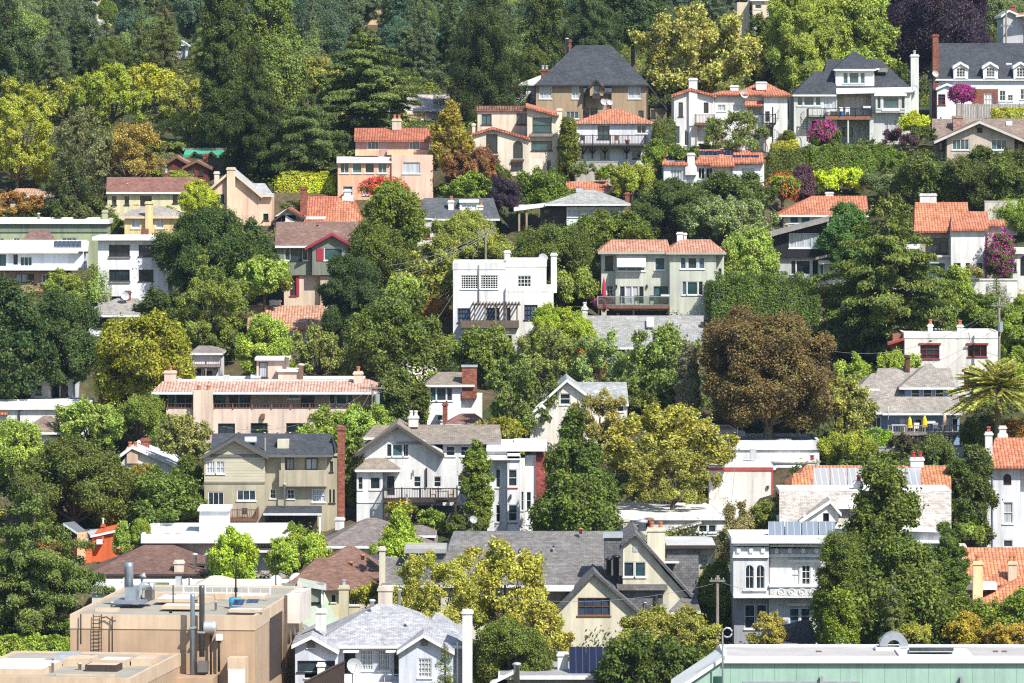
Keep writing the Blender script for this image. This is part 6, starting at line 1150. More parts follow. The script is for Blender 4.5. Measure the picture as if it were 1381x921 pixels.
T('loose', 1130, 186, 1190, 206, 216, (.05, .09, .05), 'blue-green shrub between the magenta bush and the purple shrub')
T('hedge', 1176, 196, 1204, 224, 226, MG, 'small cubic clipped hedge under the purple shrub')
T('loose', 1194, 200, 1246, 232, 232, GR, 'light green loose shrub right of the cubic hedge')
T('shrub', 1094, 223, 1168, 266, 264, (.25, .3, .012), 'big bright lime rounded bush above the orange tile roof')
T('col', 1068, 222, 1098, 270, 268, (.06, .032, .04), 'purple upright shrub left of the big bright lime bush')
T('loose', 1034, 232, 1076, 280, 282, GR, 'green shrub dotted with orange flowers', blossom=((.5, .12, .02), .3))
T('shrub', 1160, 228, 1222, 272, 274, (.055, .09, .05), 'grey-green mound right of the big bright lime bush')
T('oak', 1204, 204, 1290, 282, 288, DG, 'dark oak scrub below the broad-gabled bungalow, left')
T('oak', 1268, 208, 1352, 290, 296, (.045, .055, .02), 'olive-dark oak scrub below the broad-gabled bungalow, middle')
T('oak', 1326, 206, 1410, 300, 300, DG, 'dark oak scrub at the right edge under the bungalow')
T('shrub', 1338, 262, 1400, 330, 326, GR, 'green bushes at the right edge beside the tall white house')
T('hedge', 1336, 146, 1420, 158, 166, (.2, .21, .02), 'yellow-green hedge along the foot of the grey board fence', D=616)
T('shrub', 1280, 114, 1314, 142, 160, (.06, .05, .03), 'bougainvillea smothered in vivid magenta flowers by the brick chimney', blossom=((.36, .02, .22), 1.5), D=622)
T('round', 1300, 196, 1381, 228, 232, (.04, .065, .022), 'dark hedge-like bush right below the broad-gabled bungalow windows', dd=0)
# middle band
T('oak', 216, 284, 370, 402, 416, (.024, .05, .018), 'broad dark oak right of the white three-storey block')
T('oak', 186, 388, 258, 446, 450, DK, 'dark oak in front of the white three-storey block')
T('airy', 240, 344, 334, 482, 492, (.085, .105, .03), 'tall loose olive-green tree below the broad dark oak')
T('lump', 318, 344, 396, 398, 440, LG2, 'light green rounded tree left of the maroon-trimmed house', dd=-2)
T('round', 60, 360, 112, 420, 432, (.12, .15, .025), 'yellow-green bush in front of the pale blue house')
T('pine', 98, 356, 152, 400, 420, (.1, .14, .03), 'thin light conifer branches at the corner of the white three-storey block', D=540)
T('fir', 84, 375, 124, 440, 432, DG, 'small dark fir below the pale blue house')
T('oak', -40, 380, 70, 545, 560, (.02, .045, .02), 'big dark tree at the left edge, mid height')
T('oak', 40, 388, 132, 548, 562, (.024, .05, .022), 'second big dark tree beside the left edge one', D=506)
T('lump', 124, 420, 262, 560, 568, (.115, .118, .012), 'golden-olive bushy tree in the left middle')
T('oak', 432, 340, 518, 462, 476, (.02, .042, .02), 'dark blue-green oak in front of the maroon-trimmed house')
T('round', 486, 240, 578, 330, 345, (.06, .09, .018), 'big dense olive-green cypress mound right of the orange hip roof')
T('oak', 464, 296, 562, 400, 420, (.04, .062, .016), 'dark olive mound below the big cypress mound')
T('airy', 524, 342, 628, 420, 430, (.14, .15, .025), 'yellow-olive layered tree left of the white cubic house', D=538)
T('lump', 572, 282, 684, 382, 395, (.14, .155, .028), 'olive-lime tree in front of the slate-roofed white house')
T('round', 518, 368, 572, 410, 425, LG2, 'bright green round bush left of the white cubic house', D=535)
T('loose', 552, 396, 614, 446, 455, (.17, .085, .018), 'rust-orange shrub at the left wall of the white cubic house')
T('oak', 468, 394, 606, 530, 545, (.05, .07, .02), 'big dark olive round tree left below the white cubic house')
T('round', 688, 290, 800, 400, 415, (.042, .066, .018), 'wide dark green canopy behind the white cubic house')
T('oak', 762, 280, 880, 352, 385, (.05, .075, .018), 'dark green canopy under the low modern house')
T('oak', 852, 242, 966, 318, 340, (.03, .052, .02), 'dark oak left of the twisted light trees, centre right')
T('oak', 930, 228, 1044, 300, 322, (.042, .06, .022), 'dark oak under the solar-panelled white house')
T('lump', 916, 262, 1052, 330, 352, (.1, .125, .045), 'pale grey-green leafy tree right of the dark oak')
T('round', 972, 304, 1052, 392, 400, (.1, .165, .028), 'bright green ball-shaped tree right of the grey-green house')
T('hedge', 954, 372, 1100, 436, 440, (.035, .07, .02), 'long dark clipped hedge right of the grey-green house', dd=0)
T('shrub', 746, 360, 806, 418, 430, (.1, .125, .022), 'clipped olive ball bush right of the white cubic house')
T('lump', 714, 408, 800, 480, 492, (.17, .21, .02), 'bright yellow-green shrub in front of the white chimney of the grey shingle roof')
T('loose', 800, 396, 830, 424, 440, (.12, .03, .05), 'small reddish bush at the left foot of the glass-railed terrace', D=536)
T('lump', 938, 404, 1134, 590, 606, BR, 'huge brown-leaved eucalyptus right of centre', bark=mat('wood', (.25, .2, .15)))
T('cedar', 1104, 258, 1292, 485, 500, (.05, .082, .024), 'big tiered cedar in front of the tall white house')
T('round', 1108, 270, 1180, 365, 385, (.035, .085, .03), 'blue-green leafy tree behind the left side of the big tiered cedar')
T('col', 1268, 362, 1316, 448, 458, (.08, .13, .028), 'light green upright tree right of the big tiered cedar')
T('round', 1328, 308, 1368, 378, 388, (.06, .075, .025), 'tall bougainvillea column with purple flowers against the white wall', blossom=((.32, .02, .2), .35), dd=-4)
T('loose', 1296, 356, 1326, 380, 390, (.16, .15, .03), 'small yellow-flowered shrub on the white terrace', D=541)
T('pine', 1325, 372, 1362, 420, 420, DG, 'small dark pine above the grey utility pole')
T('oak', 1290, 396, 1356, 450, 462, MG, 'green bushes above the stucco house with maroon windows')
T('oak', 1338, 402, 1410, 500, 500, GR, 'green tree at the right edge behind the grey utility pole')
T('oak', 1100, 400, 1210, 492, 500, DK, 'dark shaded undergrowth tree at the foot of the big tiered cedar', D=520)
T('lump', 1130, 470, 1250, 540, 560, (.11, .175, .022), 'light green tree above the grey roof of the blue house', D=506)
T('airy', 1090, 508, 1176, 612, 622, (.13, .135, .03), 'yellow-olive loose tree left of the blue house', D=490)
T('shrub', 1100, 578, 1190, 640, 645, (.14, .16, .018), 'yellow-green bushes in front of the blue house')
T('hedge', 1162, 579, 1204, 612, 618, (.08, .16, .015), 'bright clipped hedge left of the blue house deck', dd=1)
T('loose', 1196, 580, 1240, 622, 626, (.04, .035, .025), 'dark reddish shrub under the left of the blue house deck')
T('oak', 1130, 606, 1240, 650, 655, DG, 'dark bushes below the blue house')
T('oak', 1222, 590, 1300, 680, 690, (.05, .075, .028), 'grey-green bushy tree below the blue house deck')
T('oak', 1272, 590, 1342, 745, 760, (.03, .052, .018), 'tall dark ivy-like tree left of the white tower house')
T('hedge', 1336, 566, 1420, 596, 612, (.09, .05, .02), 'rusty clipped hedge below the palm', dd=0)
T('oak', 620, 440, 694, 512, 520, (.06, .1, .025), 'green bushy tree at the foot of the white cubic house')
T('loose', 575, 448, 625, 500, 512, GR, 'spiky green shrubs left of the white cubic house base')
T('lump', 518, 478, 590, 540, 552, (.09, .12, .04), 'pale-flowering green bush above the white-sided cottage', blossom=((.6, .55, .45), .25))
T('airy', 690, 440, 796, 520, 532, (.1, .12, .03), 'rust-tinged green tree below the yellow-green shrub')
T('airy', 648, 482, 752, 600, 604, (.055, .08, .028), 'dark airy tree left of the cream gabled house')
T('airy', 768, 446, 850, 530, 548, (.1, .14, .04), 'light green loose tree in front of the grey shingle roof')
T('airy', 838, 436, 948, 560, 572, (.085, .12, .04), 'taller grey-green loose tree beside the eucalyptus')
T('loose', 764, 470, 816, 518, 530, (.17, .13, .02), 'green shrub with orange blossoms below the grey shingle roof', blossom=((.6, .25, .02), .3))
T('oak', 836, 520, 930, 565, 580, DG, 'dark bushes behind the yellow sycamore')
T('col', 912, 462, 944, 556, 570, (.1, .1, .06), 'thin dying eucalyptus with bare pale trunk', bark=mat('wood', (.4, .34, .28)), dd=-8)
T('airy', 812, 546, 988, 700, 712, (.18, .17, .03), 'wide golden sycamore in the centre with dark visible limbs', D=474)
T('airy', 772, 526, 846, 600, 660, (.16, .145, .04), 'sparse golden tree top before the cream gabled house', D=480)
T('cone', 722, 552, 832, 724, 738, (.04, .072, .018), 'dense green cone-shaped tree left of the white flat roof', D=452)
# left middle
T('lump', 318, 424, 398, 512, 525, (.12, .17, .022), 'light green layered tree in front of the pink tile roof')
T('airy', 388, 440, 474, 515, 540, (.11, .125, .03), 'olive-green loose tree right of the pink tile roof', D=514)
T('oak', 256, 440, 330, 500, 520, (.06, .08, .028), 'shadowy tree around the wooden balcony cottage', D=520)
T('lump', 74, 536, 170, 610, 618, (.1, .16, .03), 'light green tree in front of the white flat-roofed house')
T('oak', 140, 530, 232, 606, 616, (.065, .105, .025), 'green tree left of the pink modernist house', D=488)
T('airy', 214, 558, 282, 626, 640, (.12, .125, .035), 'small loose olive tree before the pink chimney slab', dd=-4)
T('lump', 412, 538, 532, 625, 640, (.11, .16, .025), 'bright green tree between the pink modernist house and the cottage', D=480)
T('oak', 500, 496, 580, 580, 598, DG, 'dark green tree left of the white-sided cottage')
T('loose', 536, 538, 580, 576, 590, YE, 'small yellow bush at the left corner of the white-sided cottage', D=496)
T('oak', 622, 592, 664, 712, 726, (.075, .1, .024), 'tall ivy-green shrub mass left of the white bay-fronted flats', dd=-2)
T('lump', 636, 562, 716, 606, 640, (.16, .16, .02), 'yellow-green shrubs behind the white bay-fronted flats', D=478)
T('oak', 462, 590, 500, 700, 712, (.05, .085, .022), 'green tree squeezed between the brick chimney and the grey gabled house', dd=3)
T('lump', -20, 566, 62, 660, 668, LG2, 'light green bushes at the left edge below the white house')
T('lump', 30, 600, 112, 660, 668, (.1, .14, .03), 'light bushes right of the left edge bushes', dd=4)
T('oak', 18, 592, 184, 712, 722, (.05, .062, .02), 'big dark olive oak in the lower left')
T('oak', 150, 634, 280, 716, 722, (.05, .09, .025), 'green bushes left of the olive-grey house')
T('loose', 168, 620, 212, 668, 682, (.18, .15, .02), 'yellow-flowered bush under the white low gable', dd=-3)
T('round', 232, 610, 276, 690, 708, DG, 'dark evergreen at the left corner of the olive-grey house')
T('cedar', -50, 656, 138, 884, 905, (.05, .085, .03), 'great drooping cedar in the lower left corner')
T('hedge', -30, 858, 96, 892, 900, (.12, .16, .022), 'low leafy hedge between the great cedar and the tan block', D=402)
T('oak', -40, 740, 60, 880, 890, DG, 'dark tree behind the great drooping cedar', D=425)
# lower band
T('col', 154, 706, 178, 748, 768, LG2, 'slim bright young tree left of the white roof edge')
T('col', 176, 700, 204, 746, 768, (.13, .19, .025), 'second slim bright young tree before the white roof edge')
T('lump', 280, 714, 348, 792, 800, (.16, .23, .018), 'bright green rounded street tree before the white roof edge', D=437)
T('lump', 360, 714, 446, 778, 790, (.12, .19, .022), 'bright green street tree right of the white roof edge', D=438)
T('cone', 514, 686, 570, 752, 768, (.11, .18, .018), 'bright conical tree before the grey-brown hip roof', D=434)
T('loose', 496, 728, 526, 752, 770, (.13, .19, .02), 'small bright sapling left of the bright conical tree', D=433)
T('loose', 474, 784, 514, 822, 832, (.17, .17, .02), 'yellow-green bush in front of the cream wall under the brown hip roof', D=424)
T('loose', 520, 674, 564, 706, 724, (.08, .11, .025), 'bush with yellow flowers under the long balcony', blossom=((.5, .35, .02), .15), D=456)
T('loose', 562, 684, 600, 712, 722, GR, 'light green plants under the long balcony', D=456)
T('loose', 600, 690, 656, 722, 730, DG, 'dark bushes at the foot of the ivy-green mass', D=455)
T('loose', 384, 702, 412, 728, 742, GR, 'small garden shrub right of the white-edged flat roof', D=448)
T('airy', 532, 736, 652, 856, 868, YE, 'wide yellow sycamore in front of the dark shake roofs', D=408)
T('airy', 622, 726, 740, 850, 868, (.2, .195, .028), 'bright yellow sycamore, the right and taller of the pair before the shake roofs', D=411)
T('oak', 634, 828, 742, 930, 935, (.05, .075, .02), 'dark green bush under the bright yellow sycamore', D=398)
T('airy', 686, 806, 768, 896, 905, (.2, .19, .03), 'yellow-green loose tree before the cream cottage gable', D=405)
T('lump', 836, 812, 972, 912, 915, (.15, .15, .028), 'olive-yellow tree right of the cream cottage gable', D=406)
T('oak', 802, 852, 978, 945, 950, (.03, .055, .014), 'wide dark bush at the bottom beside the solar panels', D=392)
T('airy', 960, 676, 1056, 850, 872, (.13, .115, .045), 'dry brownish-green tree left of the grey-white flats', D=428)
T('col', 938, 760, 992, 862, 880, (.06, .085, .02), 'dark climbing greenery by the weathered pole', D=422)
T('airy', 1010, 820, 1062, 884, 890, (.2, .18, .035), 'small yellow-green shrub before the grey-white flats window', D=404)
T('cone', 1108, 618, 1276, 872, 888, (.042, .07, .018), 'tall broad dark green cone-shaped tree in front of the white flats', D=404)
T('col', 1098, 716, 1180, 876, 888, (.044, .072, .018), 'shorter green tree left of the tall broad cone-shaped tree', D=402)
T('fir', 1180, 770, 1228, 872, 886, (.055, .09, .04), 'grey-green young fir standing before the tall broad cone-shaped tree', D=398)
T('loose', 1206, 834, 1258, 876, 884, YE, 'yellow leafy bush at the right foot of the tall cone-shaped tree', D=397)
T('col', 1112, 800, 1156, 874, 886, (.07, .115, .02), 'light green young tree at the left foot of the tall cone-shaped tree', D=398)
T('oak', 1252, 700, 1306, 840, 850, (.04, .075, .02), 'green climber mass beside the white flank wall of the mansard flats', D=420)
T('oak', 1262, 806, 1348, 882, 890, (.07, .1, .022), 'green bush right of the white flank wall', D=405)
T('lump', 1270, 826, 1330, 880, 888, (.2, .16, .02), 'golden-leaved bush above the mint building', D=399)
T('oak', 1330, 792, 1420, 880, 888, (.07, .11, .022), 'green tree at the right edge above the mint building', D=402)
T('lump', 1322, 836, 1400, 882, 888, (.2, .15, .02), 'golden shrub at the right edge above the mint building', D=398)
T('loose', 1286, 700, 1330, 740, 760, (.1, .16, .025), 'light green shrubs left of the terracotta house', D=446)
T('fir', 578, 868, 622, 932, 938, (.06, .09, .03), 'small spiky fir in front of the right white gable', D=386)
T('oak', 1296, 560, 1350, 612, 640, DG, 'dark bushes at the foot of the date palm', D=486)
T('loose', 1300, 530, 1352, 562, 575, MG, 'green shrubs at the base of the stucco house with maroon windows', D=500)
T('lump', 1336, 480, 1400, 540, 560, GR, 'green shrubby tree behind the date palm at the right edge', D=505)
T('loose', 1040, 652, 1074, 706, 716, (.1, .08, .035), 'dry brownish climber beside the red-lined white block', D=458)
T('lump', 1012, 676, 1056, 716, 724, (.09, .1, .03), 'olive bush between the white flat roof and the mansard flats', D=452)
T('airy', 212, 150, 300, 226, 236, (.16, .175, .03), 'low yellow-green tree behind the bright green sheet roof', D=616)
T('lump', 190, 190, 260, 236, 244, (.13, .15, .028), 'yellow-green bush left of the bright green sheet roof', D=608)
T('airy', 846, 604, 968, 700, 712, (.15, .15, .03), 'lower olive tree in front of the trunk of the wide golden sycamore', D=467)
# palm
D = dg(632); X = wx(1346, D); w = 128 / F * D; hh = 124 / F * D; zc = wz(612, D)
root = tag(empty('palm_tree', (X, D, gz(D))), 'feathery date palm at the right edge beside the blue house', 'tree')
o = bpy.data.objects.new('crown', crown_palm(5, w, hh)); COL.objects.link(o); o.parent = root; o.location = (0, 0, wz(522, D) - gz(D) - hh * .42); o.color = (.5, .5, .12, 1)
t = bpy.data.objects.new('trunk', trunk_mesh(wz(520, D) - gz(D), .42, (), mat('wood', (.16, .11, .06)))); COL.objects.link(t); t.parent = root

# ------------------------------------------------------------------ street and garden furniture
def pole(px, y0, yb, D, label, arms=(), box=None, r=.15):
    root = tag(empty('utility_pole', (wx(px, D), D, gz(D))), label, 'utility pole'); off = root.location; mb = MB(); X = wx(px, D)
    mb.tube([(X, D, gz(D) - 1), (X, D, wz(y0, D))], [r, r * .7], 8); mb.build('pole', mat('wood', (.24, .21, .18)), root, off)
    for y, w in arms:
        mb = MB(); z = wz(y, D); mb.box(X - w / 2, X + w / 2, D - .2, D - .1, z - .07, z + .07); c = mb.build('crossarm', mat('wood', (.2, .17, .14)), root, off)
        for k in range(4): mb = MB(); q = X - w / 2 + w * (k + .5) / 4; mb.tube([(q, D - .15, z + .07), (q, D - .15, z + .14), (q, D - .15, z + .24)], [.03, .06, .035], 7); mb.build('insulator', METAL, c, off)
    for y, dx in (box or ()):
        mb = MB(); z = wz(y, D); mb.tube([(X + dx, D - .25, z - .5), (X + dx, D - .25, z + .4)], .25, 10); mb.build('transformer', mat('metal', (.4, .44, .47)), root, off)
    return root
pole(655, 309, 372, 541, 'utility pole rising behind the white cubic house', [(313, 1.8)], r=.13)
pole(1347.5, 400, 560, 506, 'tall grey utility pole in front of the stucco house with maroon windows', [(412, 1.6)], [(440, .1)])
pole(502.5, 518, 596, 484, 'utility pole with grey transformer right of the pink modernist house', [(523, 2.2)], [(537, .42)])
pole(967.5, 776, 900, 408, 'weathered utility pole beside the shake-roofed cottage', [(783, 1.2)])
pole(1357, 14, 80, 690, 'utility pole on the green slope at the top right', [(35, 1.6)])
pole(1020, 247, 300, 582, 'utility pole with small transformers above the bright rounded tree', [(252, 1.0)], [(261, -.3), (258, .3)])
pole(548.5, 666, 712, 456, 'short wooden pole in front of the balcony of the pale grey gabled house')
def wire(a, b, sag, label, r=.014):
    (x0, y0, D0), (x1, y1, D1) = a, b; p = Vector((wx(x0, D0), D0, wz(y0, D0))); q = Vector((wx(x1, D1), D1, wz(y1, D1)))
    mb = MB(); mb.tube([p.lerp(q, t / 14) - Vector((0, 0, sag * 4 * (t / 14) * (1 - t / 14))) for t in range(15)], r, 4)
    tag(mb.build('overhead_wire', mat('plain', (.2, .2, .2))), label, 'wire', 'overhead wires')
wire((655, 313, 541), (502, 523, 484), 2, 'wire dropping from the pole behind the cubic house to the transformer pole')
wire((640, 313, 541), (330, 440, 520), 2.5, 'wire sagging left from the pole behind the cubic house over the dark oaks')
wire((502, 523, 484), (460, 577, 463), .6, 'service wire from the transformer pole to the brick chimney house')
wire((1347, 412, 506), (1105, 470, 500), 2, 'wire running left from the grey pole under the big cedar')
wire((1347, 440, 506), (1110, 500, 500), 2, 'second wire below it from the grey pole past the brown eucalyptus')
wire((967, 783, 408), (1120, 800, 405), .6, 'wire from the weathered pole across the grey-white flats')
wire((655, 316, 541), (455, 342, 548), 1.2, 'wire from the pole behind the cubic house to the maroon-trimmed house')

wire((655, 318, 541), (535, 374, 530), .5, 'lowest of three dark cables left of the white cubic house', .02); wire((655, 316, 541), (530, 366, 530), .5, 'middle of three dark cables left of the white cubic house', .02); wire((655, 314, 541), (525, 358, 530), .5, 'top one of three dark cables left of the white cubic house', .02)
wire((1347, 412, 506), (1420, 430, 506), .3, 'wire leaving the grey pole at the right edge'); wire((502, 523, 484), (300, 575, 480), 1.6, 'wire from the transformer pole across the pink modernist house')
wire((1020, 252, 582), (1052, 290, 573), .3, 'wire from the pole above the bright round tree to the orange tile roof', .02)
wire((1020, 252, 582), (700, 290, 575), 2.5, 'long wire from the pole above the bright round tree to the low modern house', .018)
wire((1347, 412, 506), (1290, 450, 510), .3, 'short wire from the grey pole to the stucco house with maroon windows', .02)
wire((502, 523, 484), (575, 530, 497), .4, 'short wire from the transformer pole to the white-sided cottage', .02)
wire((967, 786, 408), (640, 800, 404), 1.0, 'long wire from the weathered pole across the cream cottage gables', .014)
wire((967, 783, 408), (1000, 500, 500), 4, 'wire climbing from the weathered pole up to the brown eucalyptus', .016)
def parasol(px, y0, y1, D, c, label, r=.24):
    X = wx(px, D); z0, z1 = wz(y1, D), wz(y0, D); root = tag(empty('patio_umbrella', (X, D, z0)), label, 'umbrella'); off = root.location
    mb = MB(); mb.tube([(X, D, z0), (X, D, z1 + .1)], .03, 6); mb.build('pole', GREYW, root, off); h = z1 - z0
    mb = MB(); mb.tube([(X, D, z0 + h * .3), (X, D, z0 + h * .34), (X, D, z0 + h * .5), (X, D, z0 + h * .8), (X, D, z1)], [r * .75, r, r * .8, r * .62, .04], 9); mb.build('canopy', mat('plain', c), root, off)
hb = dg(600); parasol(1227, 562, 584, hb - 2, (.75, .5, .02), 'closed yellow patio umbrella, left one on the blue house deck', .3); parasol(1247, 560, 584, hb - 2, (.75, .5, .02), 'closed yellow patio umbrella, right one on the blue house deck', .3); parasol(1274, 556, 584, hb - 2, (.6, .45, .32), 'tall closed beige patio umbrella on the blue house deck')
hg = dg(430); parasol(814.5, 375, 411, hg - 1.2, (.4, .02, .05), 'closed crimson patio umbrella on the glass-railed terrace', .26)

def table(px, y, D, w, label, m, cloth=None):
    X = wx(px, D); z0 = wz(y, D); root = tag(empty('patio_table', (X, D, z0)), label, 'table'); off = root.location
    mb = MB(); mb.box(X - w / 2, X + w / 2, D - .4, D + .4, z0 + .7, z0 + .75); mb.build('tabletop', cloth or m, root, off)
    for a in (-1, 1):
        for b in (-1, 1): mb = MB(); mb.box(X + a * (w / 2 - .08) - .03, X + a * (w / 2 - .08) + .03, D + b * .33 - .03, D + b * .33 + .03, z0, z0 + .7); mb.build('leg', m, root, off)
def chair(px, y, D, label, m, rz=0, group=None):
    z0 = wz(y, D); root = tag(empty('patio_chair', (wx(px, D), D, z0), R(rz)), label, 'chair', group)
    mb = MB(); mb.box(-.25, .25, -.25, .25, .41, .46); mb.build('seat', m, root); mb = MB(); mb.box(-.25, .25, .2, .26, .46, .95); mb.build('backrest', m, root)
    for a in (-.22, .22):
        for b in (-.22, .22): mb = MB(); mb.box(a - .025, a + .025, b - .025, b + .025, 0, .41); mb.build('leg', m, root)
table(849, 411, hg - 1.4, 1.2, 'dining table with pink cloth on the glass-railed terrace', GREYW, mat('plain', (.6, .42, .45)))
chair(839, 411, hg - 1.5, 'dark wicker chair left of the pink-clothed table', DARKW, 90); chair(859, 411, hg - 1.7, 'dark wicker chair right of the pink-clothed table', DARKW, 180)
chair(879, 411, hg - 1.3, 'dark chair in the middle of the glass-railed terrace', DARKW, 180); chair(890, 411, hg - 1.4, 'dark chair toward the right end of the glass-railed terrace', DARKW, 150)
h6 = dg(196)
table(1125, 155.8, h6 - .6, 1.6, 'white-topped patio table on the grey dormer house deck', WHITE, mat('plain', (.5, .6, .6))); chair(1116, 155.8, h6 - .8, 'white patio chair at the left end of the grey dormer house deck', WHITE, 100); chair(1133, 155.8, h6 - .9, 'white patio chair right of the white-topped table', WHITE, 200); chair(1143, 155.8, h6 - .8, 'white patio chair in front of the French doors of the dormer house', WHITE, 180)
def grill(px, y, D, label):
    z0 = wz(y, D); root = tag(empty('barbecue_grill', (wx(px, D), D, z0)), label, 'barbecue')
    mb = MB(); mb.box(-.45, .45, -.25, .25, .6, .85); mb.build('body', BLACKM, root); mb = MB(); mb.loft([[(x, .26 * math.cos(t), .86 + .26 * math.sin(t)) for t in [math.pi * k / 8 for k in range(9)]] for x in (-.43, .43)]); mb.build('lid', METAL, root)
    for a in (-.4, .4): mb = MB(); mb.box(a - .03, a + .03, -.22, .22, 0, .6); mb.build('leg', BLACKM, root)
grill(1169, 155.8, h6 - .8, 'black barbecue at the right end of the grey dormer house deck'); grill(897, 411.5, hg - 1.2, 'covered barbecue by the downpipe on the glass-railed terrace'); grill(1255, 583.8, hb - 1, 'dark barbecue between the umbrellas on the blue house deck')
def tub(px, y, D, label, c):
    z0 = wz(y, D); mb = MB(); X = wx(px, D); ring = lambda r, z: [(r * math.cos(t), r * math.sin(t), z) for t in [2 * math.pi * k / 12 for k in range(12)]]
    mb.loft([ring(.2, 0), ring(.27, .42), ring(.3, .42), ring(.3, .5), ring(.25, .5), ring(.22, .3)]); o = mb.build('garden_tub', mat('plain', c)); o.location = (X, D, z0); tag(o, label, 'tub')
tub(1135.5, 155.8, h6 - 1.3, 'small bright blue tub on the grey dormer house deck', (.02, .15, .5))
tub(846, 194.3, dg(221) - .9, 'clay flower tub beside the dark door on the black timber balcony', (.4, .16, .08)); chair(832, 194.3, dg(221) - .8, 'timber chair right of the door on the black timber balcony', BROWNW, 170); chair(785, 194.3, dg(221) - .8, 'dark chair at the left end of the black timber balcony', DARKW, 190)
table(596, 673.8, dg(704) - 1.6, 1.2, 'timber table on the grey gabled house balcony', mat('wood', (.3, .14, .07))); chair(584, 673.8, dg(704) - 1.6, 'reddish timber chair left of the balcony table of the grey gabled house', mat('wood', (.3, .14, .07)), 100); chair(608, 673.8, dg(704) - 1.6, 'reddish timber chair right of the balcony table of the grey gabled house', mat('wood', (.3, .14, .07)), 260); grill(628, 674, dg(704) - 1, 'black kettle barbecue by the balcony end, grey gabled house')
table(1212, 583.8, hb - 1.2, 1.3, 'white table on the left end of the blue house deck', WHITE); chair(1236, 583.8, hb - 1.4, 'pale chair between the two yellow umbrellas', WHITE, 180); chair(1263, 583.8, hb - 1.3, 'pale chair beside the beige umbrella', WHITE, 150)
chair(330, 699.8, dg(716) - 2, 'dark chair on the small brown deck of the olive-grey house', DARKW, 180); table(298, 699.8, dg(716) - 2.4, 1.3, 'dark table on the small brown deck of the olive-grey house', DARKW)
def urn(px, y0, y1, D, label):
    z0, z1 = wz(y1, D), wz(y0, D); hh = z1 - z0; X = wx(px, D); root = tag(empty('garden_lamp', (X, D, z0)), label, 'garden lamp')
    mb = MB(); mb.tube([(0, 0, -.5), (0, 0, hh * .55)], .06, 8); mb.build('post', GREYW, root); mb = MB()
    mb.tube([(0, 0, hh * .55), (0, 0, hh * .62), (0, 0, hh * .8), (0, 0, hh * .93), (0, 0, hh)], [.1, .22, .28, .16, .03], 10); mb.build('globe', mat('plain', (.6, .64, .66)), root)
urn(865.5, 220, 238, 588, 'pale globe garden lamp in the shrubs below the black timber balcony'); 
def fence(x0, y0, x1, y1, D0, D1, label, m, name='fence', nm='board_panel'):
    root = tag(empty(name, (wx(x0, D0), D0, wz(y1, D0))), label, 'fence'); off = root.location; a = Vector((wx(x0, D0), D0, wz(y1, D0))); b = Vector((wx(x1, D1), D1, wz(y1, D1))); hh = wz(y0, D0) - wz(y1, D0); n = int((b - a).length / .3); mb = MB()
    for k in range(n):
        p = a.lerp(b, k / n); mb.box(p.x, p.x + .27, p.y, p.y + .05, p.z - .6, p.z + hh + rnd.uniform(-.03, .03))
    mb.build(nm, m, root, off)
    for k in range(0, n + 1, 8): p = a.lerp(b, k / n); mb = MB(); mb.box(p.x - .06, p.x + .06, p.y + .055, p.y + .16, p.z - .6, p.z + hh + .1); mb.build('post', m, root, off)
fence(1290, 140, 1400, 154, 618, 618, 'weathered grey board fence below the white three-dormer house', mat('wood', (.26, .24, .22)))
fence(836, 222, 872, 232, 590, 590, 'grey garden fence under the black timber balcony', GREYW); fence(1240, 208, 1258, 216, 603, 603, 'short grey fence at the left end of the broad-gabled bungalow', GREYW)
def gwall(x0, y0, x1, y1, D, m, label, name='garden_wall'):
    mb = MB(); X0, X1 = wx(x0, D), wx(x1, D); mb.box(X0, X1, D, D + .4, wz(y1, D) - 2, wz(y0, D)); mb.box(X0 - .05, X1 + .05, D - .05, D + .45, wz(y0, D) + .003, wz(y0, D) + .1); o = mb.build(name, m); tag(o, label, 'wall')
gwall(775, 219, 833, 226, 592, mat('stucco', (.4, .38, .34)), 'low stone garden wall under the black timber balcony')
gwall(1185, 604, 1300, 612, 486, mat('stucco', (.3, .3, .3)), 'low grey retaining wall under the blue house deck')
gwall(1328, 272, 1372, 292, 566, mat('stucco', (.5, .46, .4)), 'pale retaining wall among the dark bushes right of the tall white chimney')
def car(px, yb, D, c, label, rz=0):
    root = tag(empty('parked_car', (wx(px, D), D, wz(yb, D)), R(rz)), label, 'car'); pr = [(-2.2, .35), (-2.2, .8), (-1.5, .92), (-.9, 1.4), (.7, 1.42), (1.4, .95), (2.15, .8), (2.2, .35)]
    mb = MB(); mb.loft([[(x, y, z) for x, z in pr] for y in (-.85, .85)]); b = mb.build('body', mat('metal', c), root)
    for y in (-.86, .86): mb = MB(); mb.poly([(-1.2, y, .98), (1.15, y, .98), (.62, y, 1.34), (-.82, y, 1.34)]); mb.build('side_window', GL['d'], root)
    for x in (-1.35, 1.35):
        for y in (-.8, .8): mb = MB(); mb.loft([[(x + .33 * math.cos(t), y + q, .33 + .33 * math.sin(t)) for t in [2 * math.pi * k / 14 for k in range(14)]] for q in (-.1, .1)]); mb.build('wheel', BLACKM, root)
car(972, 593, 487, (.12, .13, .15), 'dark parked car under the brown eucalyptus', 4); car(960, 586, 493, (.5, .5, .42), 'pale cream parked car behind the dark car under the eucalyptus', 2)

